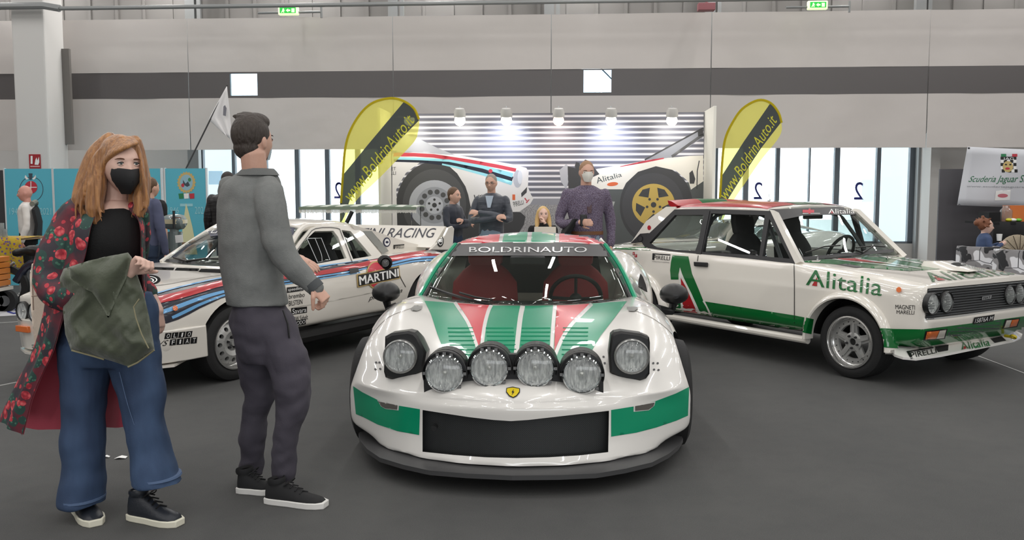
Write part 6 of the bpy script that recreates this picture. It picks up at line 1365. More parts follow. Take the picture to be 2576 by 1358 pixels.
def shoe(parent, heel, toe, up_m, sole_m, h=.10, w=.095, collar=True, lace=None):
    heel, toe = V(heel), V(toe); d = (toe - heel).normalized(); ln = (toe - heel).length; t = V((-d.y, d.x, 0)); prof = [(0, .62, .98), (.08, .78, 1.0), (.25, .82, .98), (.42, .84, .80), (.6, .95, .58), (.78, 1.0, .46), (.92, .86, .38), (1.0, .5, .26)]
    R = []; S = []
    for (u, ww, hh) in prof:
        c = heel + d * ln * u; hw = w / 2 * ww
        R.append([c + t * (hw * cos(a)) + V((0, 0, .026 + max(0, sin(a)) * (h * hh - .02) * (1) if sin(a) > 0 else .018)) for a in [2 * pi * k / 16 for k in range(16)]])
        S.append([c + t * (hw * 1.08), c + t * (hw * 1.12) + V((0, 0, .03)), c - t * (hw * 1.12) + V((0, 0, .03)), c - t * (hw * 1.08)])
    b = MB(); b.rings(R); o = b.build('shoe', up_m, parent, angle=60, recalc=True)
    S[0] = [p - d * .008 for p in S[0]]; S[-1] = [p + d * .012 for p in S[-1]]
    b = MB(); b.rings(S); b.build('sole', sole_m, o, angle=40, recalc=True, bevel=.004)
    if lace:
        for k in range(4):
            u = .36 + .085 * k; c = heel + d * ln * u; z = h * (.90 - .115 * k) + .012; b = MB(); b.tube([c - t * .024 + V((0, 0, z - .010)), c + V((0, 0, z)), c + d * .016 + t * .024 + V((0, 0, z - .012))], .0035, 6); b.build('lace', lace, o)
        c = heel + d * ln * .34 + V((0, 0, h * .95)); b = MB(); b.tube(cr([c, c + t * .02 + d * .03 + V((0, 0, .02)), c + t * .035 + d * .01 + V((0, 0, .0)), c], 4), .0028, 6); b.tube(cr([c, c - t * .02 + d * .035 + V((0, 0, .02)), c - t * .03 + V((0, 0, -.005)), c], 4), .0028, 6); b.build('lace_bow', lace, o)
    if collar:
        b = MB(); c = heel + d * ln * .16; b.lathe([(w * .40, .0), (w * .43, .012), (w * .40, .024), (w * .34, .012)], c + V((0, 0, h * .93)), V((0, 0, 1)) + d * -.15, 18); b.build('shoe_collar', up_m, o)
    return o
def pillow(name, outline, D, thick_, m, parent, fold=None, step=7, edge=22, back=.02, holes=()):
    """a padded piece: pixel outline, bulging towards the camera, closed at the back"""
    pts = []; n0 = len(outline)
    for i in range(n0):
        a, b = outline[i], outline[(i + 1) % n0]; k = max(1, int(hypot(b[0] - a[0], b[1] - a[1]) / step)); pts += [(a[0] + (b[0] - a[0]) * t / k, a[1] + (b[1] - a[1]) * t / k) for t in range(k)]
    ne = len(pts); ed = [(i, (i + 1) % ne) for i in range(ne)]
    def inside(x, y):
        c = False
        for a, b in ed:
            (x1, y1), (x2, y2) = pts[a], pts[b]
            if (y1 > y) != (y2 > y) and x < (x2 - x1) * (y - y1) / (y2 - y1) + x1: c = not c
        return c
    inner = []; x0, x1 = min(p[0] for p in pts), max(p[0] for p in pts); y = min(p[1] for p in pts) + step * .6; y1_ = max(p[1] for p in pts)
    while y < y1_:
        x = x0 + step * .5
        while x < x1:
            if inside(x, y) and min((x - p[0]) ** 2 + (y - p[1]) ** 2 for p in pts) > (step * .6) ** 2: inner.append((x, y))
            x += step
        y += step
    ov, oe, of, *_ = delaunay_2d_cdt([V(p) for p in pts + inner], ed, [], 0, 1e-4)
    of = [f for f in of if inside(sum(ov[i].x for i in f) / 3, sum(ov[i].y for i in f) / 3)]
    A, B = [], []
    for p in ov:
        ds = min(hypot(p.x - q[0], p.y - q[1]) for q in pts); e = 1 - math.exp(-ds / edge); dd = (D(p.x, p.y) if callable(D) else D)
        A.append(W(p.x, p.y, dd - thick_ * e - (fold(p.x, p.y) * min(1, ds / 8) if fold else 0))); B.append(W(p.x, p.y, dd + back * min(1, ds / 6)))
    n = len(A); fs = []
    for f in of:
        q = [A[i] for i in f]; f2 = tuple(f) if (q[1] - q[0]).cross(q[2] - q[0]).dot(_O - q[0]) > 0 else tuple(f[::-1]); fs.append(f2); fs.append(tuple(i + n for i in f2[::-1]))
    cnt = {}
    for f in of:
        for i in range(len(f)): k = tuple(sorted((f[i], f[(i + 1) % len(f)]))); cnt[k] = cnt.get(k, 0) + 1
    for (a, b), c in cnt.items():
        if c == 1: fs.append((a, b, b + n, a + n))
    mb = MB(); mb.add(A + B, fs); return mb.build(name, m, parent, angle=180, recalc=True)
# ---- materials of clothes
n = Nodes('floral_print', 0.7)
mp = n.new('Mapping'); mp.inputs['Scale'].default_value = (1, .7, 1); n.link(n.tc.outputs['Object'], mp.inputs[0]); wv = n.noise(26, 2, mp.outputs[0]); vv = n.new('VectorMath', operation='MULTIPLY_ADD'); vv.inputs[1].default_value = (.014, .014, .014); n.link(wv.outputs['Color'], vv.inputs[0]); n.link(mp.outputs[0], vv.inputs[2])
f = n.voro(16, vv.outputs[0]); f2 = n.voro(22, vv.outputs[0]); lf_ = n.voro(15, vv.outputs[0], 0.9); fine = n.voro(52, vv.outputs[0]); m2 = n.noise(6, 4)
lo = n.new('VectorMath', operation='ADD'); lo.inputs[1].default_value = (.37, .11, .23); n.link(vv.outputs[0], lo.inputs[0]); n.link(lo.outputs[0], lf_.inputs['Vector'])
base = n.mix(n.math('MULTIPLY', n.math('SUBTRACT', m2.outputs['Fac'], 0.49, True), 8.0, True), (52, 46, 54), (104, 40, 52))
leaf = n.math('LESS_THAN', lf_.outputs['Distance'], 0.46); base = n.mix(leaf, base, n.mix(n.math('LESS_THAN', fine.outputs['Distance'], 0.30), (40, 70, 64), (72, 118, 98)))
fl = n.math('LESS_THAN', f.outputs['Distance'], 0.37); pet = n.ramp(fine.outputs['Distance'], [(0.1, (226, 112, 112)), (0.45, (196, 66, 76)), (0.7, (150, 34, 48))]); base = n.mix(fl, base, pet)
bud = n.math('LESS_THAN', f2.outputs['Distance'], 0.22); base = n.mix(bud, base, (188, 58, 70)); n.link(base, n.b.inputs['Base Color']); M_floral = n.m
M_lining = mat('red_satin', (206, 84, 102), 0.45, sheen=.3, bump=(7, .3)); M_btop = mat('black_rib', (16, 16, 17), 0.9, bump=(160, .2)); M_denim = mat('denim', (38, 53, 80), 0.85, bump=(220, .15), var=(5, .5, (64, 86, 118)), bstretch=(1.6, 1.6, .5)); M_olive = mat('olive_quilt', (70, 76, 60), 0.55, sheen=.3, var=(9, .6, (84, 90, 72)), bump=(28, .25)); M_tan = mat('tan_tape', (140, 134, 106), 0.7)
M_hair_r = mat('auburn_hair', (112, 68, 38), 0.42, var=(85, .5, (186, 132, 78)), bump=(120, .35), bstretch=(1, 1, .06), sheen=.2); M_skin1 = skin_mat('fair_skin', (228, 190, 174)); M_mask = mat('black_mask', (20, 20, 22), 0.75)
M_shoe = mat('dark_leather', (30, 34, 42), 0.45, bump=(70, .1)); M_sole = mat('cream_sole', (222, 218, 200), 0.6)
# ---- the red haired woman
D0 = 3.86; UPV = V((0, 0, 1))
wm = thing('person', 'person with long red hair, black mask, floral robe and jeans, carrying an olive jacket', 'person', V((W(290, 1300, D0).x, D0, 0)))
yaw = radians(43); fwd = V((sin(yaw), -cos(yaw), -.02)).normalized(); left = V((cos(yaw), sin(yaw), 0)); upv = fwd.cross(left)
hc = W(306, 416, D0 - .02)
sk = MB(); head_geo(sk, hc, left, fwd, upv, 1.0, True)
limb(sk, [(W(296, 455, D0 + .03), .052), (W(292, 500, D0 + .035), .050), (W(290, 530, D0 + .03), .062)]); stack(sk, [(505, 272, 318, .02, .05), (525, 235, 342, .02, .075), (560, 222, 352, .02, .09), (640, 215, 350, .02, .09)], D0)
limb(sk, [(W(180, 550, D0), .045), (W(136, 700, D0 - .07), .036), (W(220, 728, D0 - .21), .034), (W(290, 706, D0 - .26), .030), (W(326, 684, D0 - .28), .026)])
hand_geo(sk, W(324, 688, D0 - .28), V((.75, -.08, .72)), V((.55, -.55, -.50)), 1, 1.05, .98, .02, .9)
limb(sk, [(W(345, 540, D0 + .03), .042), (W(338, 662, D0 + .20), .036), (W(378, 740, D0 + .15), .026), (W(398, 782, D0 + .08), .025)]); hand_geo(sk, W(398, 780, D0 + .08), V((.10, -.1, -1)), V((-.8, .3, 0)), -1, .35, .85, .05)
limb(sk, [(W(285, 640, D0), .08), (W(280, 800, D0), .10)])
for q_ in ([(250, 800), (215, 980), (210, 1250)], [(300, 800), (355, 980), (385, 1215)]): limb(sk, [(W(x, y, D0 - .02), .055 - .01 * k) for k, (x, y) in enumerate(q_)])
remesh(sk, .0044, 'body', M_skin1, wm, smooth=2)
face_parts(wm, hc, left, fwd, upv, 1.0, (86, 98, 96), (92, 54, 34), M_skin1)
# mask
b = MB(); rows = []
for i in range(9):
    v = i / 8; zc = -.010 - .112 * v; hw = .066 * (1 - .35 * abs(v - .25) - .95 * max(0, v - .5)); row = []
    for j in range(13):
        u = -1 + j / 6; bul = .104 + .022 * (1 - abs(u)) ** .8 * sin(pi * min(1, .12 + v * .86)); row.append(hc + left * (hw * u) + fwd * (bul - .052 * abs(u) ** 1.7 - .018 * max(0, v - .7) / .3) + upv * (zc - .008 * (1 - abs(u)) * (1 if v < .2 else 0)))
    rows.append(row)
b.sheet([r[::-1] for r in rows], .004); mk = b.build('face_mask', M_mask, wm, angle=60, recalc=True)
b = MB(); b.tube([rows[4][6] + fwd * .004, rows[6][6] + fwd * .004, rows[8][6] + fwd * .004], .0018, 6); b.build('mask_seam', M_mask, mk)
for sd, j in ((-1, 0), (1, 12)):
    for i in (0, 6): b = MB(); b.tube([rows[i][j], hc + left * .072 * sd + fwd * .0 + upv * (.012 - .02 * (i > 0))], .002, 6); b.build('mask_strap', M_mask, mk)
# hair
hr_ = MB(); hr_.ball(hc + upv * .036 - fwd * .022, (.084, .100, .100), 22, 16, Matrix((left, fwd, upv)).transposed())
def Hs(nodes): limb(hr_, [(W(x, y, D0 + d), r) for x, y, d, r in nodes], 10)
Hs([(275, 352, .03, .035), (246, 392, .02, .050), (228, 450, .01, .060), (216, 506, -.01, .060), (224, 548, -.04, .028)]); Hs([(265, 380, .08, .05), (238, 450, .08, .07), (232, 520, .07, .06), (250, 540, .04, .03)]); Hs([(250, 410, -.045, .030), (243, 470, -.065, .042), (236, 528, -.085, .034), (240, 562, -.095, .010)])
Hs([(340, 356, .0, .028), (354, 392, .0, .022), (358, 440, -.01, .026), (354, 500, -.04, .034), (350, 540, -.06, .014)]); Hs([(338, 380, .06, .04), (350, 450, .06, .05), (348, 515, .04, .045), (340, 542, .01, .02)])
rnd = random.Random(3)
for k in range(18):
    u = k / 17; Hs([(345 - 14 * u, 360 - 14 * u, -.060 + .05 * u, .008), (316 - 12 * u, 371 - 22 * u, -.104 + .055 * u, .010), (284 - 10 * u, 388 - 26 * u, -.102 + .055 * u, .012), (262 - 8 * u, 414 - 22 * u, -.080 + .04 * u, .012), (252 - 8 * u, 455, -.07 + .04 * u, .012)])
for k in range(90):
    u = rnd.random(); s_ = rnd.choice((-1, -1, 1))
    if s_ < 0: x0 = 312 - 40 * u; xe = 178 + 78 * rnd.random(); dd = rnd.uniform(-.10, .05); pts = [(x0, 342 + 12 * u, -.02 + dd * .4), (x0 - 38 - 16 * (1 - u), 388 + 10 * u, -.01 + dd * .6), ((x0 + xe) / 2 - 20, 456, dd), (xe + 4, 516, dd - .01), (xe + rnd.uniform(4, 22), 536 + 30 * rnd.random(), dd - .02)]
    else: x0 = 322 + 18 * u; xe = 336 + 32 * rnd.random(); dd = rnd.uniform(-.07, .03); pts = [(x0, 344 + 8 * u, -.02 + dd * .3), (349 + 5 * u, 385, .0 + dd * .5), (354 + 8 * rnd.random(), 450, dd), (xe + 4, 506, dd), (xe - rnd.uniform(0, 10), 532 + 20 * rnd.random(), dd - .01)]
    Hs([(x, y, d, r) for (x, y, d), r in zip(pts, (.004, .006, .007, .006, .002))])
remesh(hr_, .0045, 'hair', M_hair_r, wm, smooth=1)
# black top
tp = MB(); stack(tp, [(521, 258, 330, .012, .062), (540, 228, 350, .01, .09), (575, 212, 357, .0, .118), (612, 208, 360, -.005, .122), (650, 208, 357, .0, .108), (700, 212, 352, .01, .105), (770, 205, 358, .01, .12)], D0)
remesh(tp, .008, 'top', M_btop, wm, smooth=3, wrinkle=folds(.004))
# jeans
jn = MB(); stack(jn, [(735, 200, 378, .0, .118), (780, 172, 398, .0, .135), (830, 154, 400, .0, .14), (885, 150, 401, .0, .138), (915, 152, 402, .0, .12)], D0)
stack(jn, [(860, 150, 285, .0, .125), (930, 152, 272, .0, .115), (1000, 157, 264, -.01, .10), (1100, 159, 259, -.02, .10), (1200, 158, 259, -.03, .105), (1264, 156, 260, -.04, .11)], D0); stack(jn, [(860, 268, 402, .0, .125), (930, 278, 404, .0, .11), (1000, 298, 412, -.02, .10), (1060, 315, 413, -.03, .10), (1120, 325, 424, -.04, .105), (1170, 331, 442, -.05, .112), (1214, 337, 458, -.06, .118)], D0)
jo = remesh(jn, .0075, 'jeans', M_denim, wm, smooth=2, wrinkle=folds(.013, (6, 6, 7)))
for pts in ([(300, 935), (322, 1020), (352, 1105), (392, 1185)], [(186, 800), (178, 900), (172, 1050), (168, 1230)]): b = MB(); b.tube(cr([W(x, y, D0 - .125 if x > 290 else D0 - .07) for x, y in pts], 4), .0015, 5); b.build('seam', mat('denim_stitch', (84, 104, 136), 0.8), jo)
for rows_ in ([(1246, 155, 261, -.04, .112), (1251, 155, 261, -.04, .1125)], [(1192, 333, 452, -.055, .117), (1197, 334, 454, -.055, .118)]):
    b = MB(); stack(b, [(rows_[0][0], rows_[0][1], rows_[0][2], rows_[0][3], rows_[0][4] + .001), (rows_[1][0], rows_[1][1], rows_[1][2], rows_[1][3], rows_[1][4] + .001)], D0, k=1); b.build('hem_stitch', MATS['denim_stitch'], jo)
shoe(wm, ground(196, 1276), ground(240, 1323), M_shoe, M_sole, .115, .10, True, M_black); shoe(wm, ground(334, 1303), ground(449, 1322), M_shoe, M_sole, .125, .10, True, M_black)
# robe: sleeves and a long open panel with red lining
sl = MB(); limb(sl, [(W(196, 530, D0 + .0), .068), (W(168, 590, D0 - .01), .086), (W(142, 650, D0 - .04), .088), (W(128, 704, D0 - .07), .078), (W(152, 742, D0 - .14), .068), (W(205, 738, D0 - .2), .055), (W(250, 722, D0 - .24), .050)])
limb(sl, [(W(346, 530, D0 + .02), .05), (W(344, 600, D0 + .10), .056), (W(338, 662, D0 + .20), .054), (W(352, 700, D0 + .20), .046), (W(376, 738, D0 + .15), .038)])
remesh(sl, .008, 'robe_sleeves', M_floral, wm, smooth=3, wrinkle=folds(.010, (9, 9, 7)))
pth = [[(262, 512, -.03), (225, 516, -.02), (190, 522, .02), (190, 524, .08), (240, 516, .11), (310, 516, .11), (346, 524, .06), (350, 530, .0), (338, 520, -.03)],
       [(232, 560, -.13), (205, 560, -.12), (160, 560, -.02), (165, 565, .10), (240, 560, .15), (310, 560, .15), (358, 565, .07), (362, 570, -.02), (352, 566, -.10)],
       [(212, 650, -.145), (180, 650, -.13), (122, 650, -.03), (130, 650, .12), (220, 650, .17), (310, 650, .17), (360, 650, .08), (363, 650, -.03), (356, 650, -.10)],
       [(166, 760, -.17), (142, 760, -.14), (117, 760, -.03), (128, 760, .12), (200, 760, .18), (300, 760, .18), (352, 760, .10), (366, 760, .0), (362, 760, -.08)],
       [(134, 880, -.16), (108, 880, -.12), (86, 880, .0), (100, 880, .15), (160, 880, .20), (250, 880, .20), (325, 880, .14), (350, 880, .06), (352, 880, .0)],
       [(86, 985, -.12), (56, 985, -.09), (36, 985, .02), (60, 985, .18), (120, 985, .22), (220, 985, .21), (305, 985, .16), (338, 985, .10), (342, 985, .05)],
       [(54, 1098, -.08), (22, 1076, -.06), (2, 1060, .04), (34, 1066, .20), (92, 1080, .235), (200, 1078, .22), (292, 1074, .18), (325, 1072, .13), (330, 1072, .09)]]
G = [[W(x, y, D0 + d) for x, y, d in r] for r in pth]; G = [cr(r, 6) for r in G]; G = list(zip(*[cr(list(c_), 6) for c_ in zip(*G)]))
ax_c = lambda p: (V((W(250, 700, D0).x, D0 + .02, p.z)) - p)
for i in range(len(G)):
    G[i] = list(G[i])
    for j in range(len(G[i])): G[i][j] = G[i][j] + ax_c(G[i][j]).normalized() * (.012 * i / len(G) * sin(j * .9) + .006 * noise.noise(G[i][j] * 9))
G2 = [[p + ax_c(p).normalized() * .006 for p in r] for r in G]
b = MB(); b.grid(G); b.build('robe_panel', M_floral, wm, angle=180); b = MB(); b.grid(G2); b.build('robe_lining', M_lining, wm, angle=180)
# the olive jacket over her forearm
def jf(x, y):
    r = hypot(x - 300, y - 600); a = atan2(y - 600, x - 300)
    return .013 * (1 - 2.2 * abs(sin(a * 6.5 + r * .012 + 2 * noise.noise(V((x * .012, y * .012, 7)))))) * min(1, (r - 40) / 120) + .014 * noise.noise(V((x * .02, y * .02, 1))) + .0035 * abs(sin((x + y) * .085)) + .0035 * abs(sin((x - y) * .085))
jk = thing('jacket', 'olive quilted jacket draped over the red haired person\'s forearm', 'jacket', W(270, 925, D0 - .25))
pillow('jacket_body', [(150, 700), (160, 676), (195, 664), (262, 646), (322, 635), (331, 646), (345, 690), (362, 738), (376, 800), (389, 878), (372, 892), (346, 912), (322, 922), (290, 911), (235, 894), (178, 880), (164, 840), (158, 780)], lambda x, y: D0 - .20 - .05 * min(1, max(0, (x - 150) / 200)), .075, M_olive, jk, jf, 6)
pillow('jacket_sleeve', [(172, 672), (225, 655), (322, 635), (330, 650), (318, 700), (296, 745), (272, 800), (256, 770), (232, 735), (200, 720), (176, 700)], D0 - .315, .035, M_olive, jk, lambda x, y: .010 * sin((x * .5 + y * .35) * .12) + .006 * noise.noise(V((x * .03, y * .03, 4))), 6)
def js(pts, w_, dz): 
    b = MB(); b.tube([W(x, y, D0 - dz) for x, y in pts], w_, 6); return b
js(cr([(350, 752, 0), (336, 772, 0), (342, 800, 0), (356, 840, 0), (374, 876, 0)], 1) and [(350, 752), (336, 772), (342, 800), (356, 840), (374, 876)], .0028, .345).build('zip_tape', M_tan, jk); js([(180, 881), (235, 896), (262, 904)], .004, .235).build('hem_tape', M_tan, jk); js([(322, 923), (346, 912), (370, 894), (388, 880)], .004, .262).build('hem_tape', M_tan, jk)
# cream shoulder bag behind her
bag = thing('shoulder_bag', 'cream shoulder bag hanging behind the red haired person\'s elbow', 'bag', W(110, 890, D0 + .3))
pillow('bag_body', [(75, 690), (80, 664), (92, 656), (130, 660), (150, 680), (160, 780), (150, 880), (100, 888), (86, 862), (78, 780)], D0 + .36, .09, mat('cream_leather', (208, 192, 176), 0.55, bump=(50, .1)), bag, None, 7, 16, .05)
b = MB(); b.tube([W(x, y, D0 + .255) for x, y in ((80, 745), (100, 743), (125, 738))], .003, 6); b.build('bag_seam', mat('seam_brown', (150, 130, 116), 0.7), bag); b = MB(); b.tube([W(84, 672, D0 + .29), W(82, 720, D0 + .27), W(84, 780, D0 + .27)], .003, 6); b.build('bag_zip', MATS['seam_brown'], bag)
b = MB(); b.tube([W(105, 668, D0 + .32), W(140, 600, D0 + .2), W(195, 522, D0 + .12)], .010, 8); b.build('bag_strap', MATS['cream_leather'], bag)
# ---- the man seen from behind
D1 = 4.13; mn = thing('person', 'person in a grey polo sweater and dark trousers, seen from behind', 'person', V((W(665, 1260, D1).x, D1, 0)))
M_gsw = mat('grey_knit', (128, 130, 128), 0.9, bump=(240, .25), var=(40, .8, (114, 116, 115))); M_trk = mat('dark_track', (78, 74, 84), 0.85, bump=(160, .1), var=(4, .6, (62, 58, 68))); M_hair_d = mat('dark_brown_hair', (56, 47, 42), 0.6, bump=(110, .6), bstretch=(1, 1, .25), var=(60, .4, (66, 58, 52))); M_skin2 = skin_mat('warm_skin', (214, 170, 150))
yaw = radians(26); fwd = V((sin(yaw), cos(yaw), .05)).normalized(); left = UPV.cross(fwd).normalized(); upv = fwd.cross(left); hc = W(636, 356, D1)
sk = MB(); head_geo(sk, hc, left, fwd, upv, 1.02); limb(sk, [(W(636, 385, D1 - .03), .058), (W(640, 425, D1 - .02), .058), (W(640, 455, D1), .07)])
cuffR = W(790, 718, D1 - .12); limb(sk, [(W(740, 668, D1 - .08), .032), (cuffR, .028)]); hand_geo(sk, W(788, 718, D1 - .12), V((.20, .0, -.23)), V((-.7, .35, -.5)), -1, 1.0, 1.0, .02, .9)
limb(sk, [(W(700, 620, D1 + .25), .034), (W(738, 648, D1 + .3), .028)]); hand_geo(sk, W(736, 646, D1 + .3), V((.8, .1, -.35)), V((0, .4, -.9)), 1, .18, .95, .03)
limb(sk, [(W(640, 440, D1), .06), (W(640, 560, D1), .10), (W(650, 760, D1), .10)]); limb(sk, [(W(640, 480, D1), .05), (W(680, 500, D1 - .08), .045), (W(702, 610, D1 - .12), .04), (W(745, 672, D1 - .10), .032)]); limb(sk, [(W(630, 480, D1), .05), (W(582, 490, D1 + .06), .04), (W(602, 565, D1 + .16), .04), (W(704, 622, D1 + .26), .034)])
limb(sk, [(W(655, 750, D1), .08), (W(655, 900, D1 + .07), .05), (W(640, 1060, D1 + .13), .04), (W(633, 1200, D1 + .18), .03)]); limb(sk, [(W(655, 750, D1), .08), (W(725, 930, D1 - .05), .05), (W(725, 1060, D1 - .05), .04), (W(712, 1215, D1 - .03), .03)])
remesh(sk, .0048, 'body', M_skin2, mn, smooth=2)
face_parts(mn, hc, left, fwd, upv, 1.02, (80, 60, 44), (50, 40, 34), M_skin2)
rows = []
for i in range(7):
    v = i / 6; zc = .012 - .10 * v; hw = .064 * (1 - .3 * abs(v - .3) - .35 * max(0, v - .5)); rows.append([hc + left * (hw * u) + fwd * (.100 + .02 * (1 - abs(u)) * sin(pi * min(1, .15 + v * .8)) - .05 * abs(u) ** 1.7) + upv * zc for u in [-1 + j / 5 for j in range(11)]])
b.sheet(rows, .004); mk = b.build('face_mask', mat('surgical_mask', (188, 204, 214), 0.8), mn, angle=60, recalc=True); b = MB(); b.tube([rows[1][0], hc - left * .076 - fwd * .0 + upv * .01], .002, 6); b.build('mask_strap', MATS['surgical_mask'], mk)
hr_ = MB(); R3 = Matrix((left, fwd, upv)).transposed(); hr_.ball(hc + upv * .034 - fwd * .014, (.084, .094, .098), 22, 16, R3); hr_.ball(hc + upv * .09 + fwd * .02, (.066, .074, .045), 16, 10, R3); hr_.ball(hc - upv * .028 - fwd * .038, (.068, .060, .06), 16, 10, R3)
rnd = random.Random(5)
for k in range(46):
    a, e = rnd.uniform(0, 2 * pi), rnd.uniform(.95, 1.5); d = left * cos(a) * cos(e) + fwd * sin(a) * cos(e) + upv * sin(e); p = hc + upv * .034 - fwd * .01 + V((d * .088)); hr_.tube([p - d * .01, p + d * .006 + left * .012, p + d * .012 + left * .028], [.014, .012, .006], 6, round_ends=True)
remesh(hr_, .005, 'hair', M_hair_d, mn, smooth=1)
sw = MB(); stack(sw, [(428, 612, 684, .01, .075), (446, 590, 700, .01, .10), (466, 560, 708, .01, .12), (500, 548, 712, .01, .135), (560, 547, 712, .0, .14), (620, 551, 712, .0, .138), (690, 558, 714, .0, .13), (740, 568, 720, .0, .132), (766, 574, 724, .0, .135)], D1, 28)
limb(sw, [(W(672, 478, D1 - .06), .072), (W(686, 540, D1 - .10), .074), (W(700, 610, D1 - .12), .068), (W(722, 655, D1 - .12), .062), (W(760, 692, D1 - .12), .052), (W(792, 722, D1 - .12), .042)]); limb(sw, [(W(580, 478, D1 + .06), .066), (W(600, 560, D1 + .16), .062), (W(650, 610, D1 + .22), .055), (W(712, 632, D1 + .28), .04)])
so = remesh(sw, .0075, 'sweater', M_gsw, mn, smooth=2, wrinkle=folds(.010, (7, 7, 8)))
b = MB(); stack(b, [(424, 612, 688, .0, .078), (430, 605, 694, .0, .088), (441, 596, 702, .0, .098)], D1, 24, k=1); b.build('collar', mat('grey_collar', (104, 106, 105), 0.9, bump=(240, .2)), so)
b = MB(); b.tube([W(783, 712, D1 - .12), W(797, 727, D1 - .12)], [.043, .041], 14); b.build('cuff', mat('cuff_grey', (78, 81, 83), 0.9), so)
tr = MB(); stack(tr, [(758, 586, 708, .0, .11), (800, 580, 736, .0, .132), (850, 588, 752, .0, .135), (885, 598, 762, .0, .12), (910, 612, 768, .0, .10)], D1, 24)
stack(tr, [(850, 592, 690, .05, .11), (920, 602, 695, .08, .10), (990, 612, 694, .10, .085), (1060, 608, 672, .13, .075), (1130, 604, 664, .16, .07), (1192, 606, 660, .18, .055)], D1); stack(tr, [(790, 640, 728, -.01, .10), (850, 648, 757, -.03, .112), (900, 662, 775, -.045, .108), (960, 688, 783, -.06, .10), (1010, 690, 780, -.06, .092), (1070, 690, 762, -.05, .08), (1140, 686, 748, -.04, .07), (1196, 684, 742, -.03, .06), (1212, 686, 738, -.03, .05)], D1)
to = remesh(tr, .0075, 'trousers', M_trk, mn, smooth=3, wrinkle=folds(.013, (8, 8, 10), 3)); b = MB(); b.tube([W(712, 780, D1 - .09), W(724, 815, D1 - .10), W(728, 850, D1 - .10)], .004, 6); b.build('pocket_edge', M_black, to)
M_sneak = mat('black_knit_shoe', (24, 24, 26), 0.8); M_wsole = mat('white_sole', (226, 224, 220), 0.6)
shoe(mn, ground(604, 1236), ground(688, 1240), M_sneak, M_wsole, .105, .10, True, M_sneak); shoe(mn, ground(676, 1262), ground(815, 1276), M_sneak, M_wsole, .105, .10, True, M_sneak)
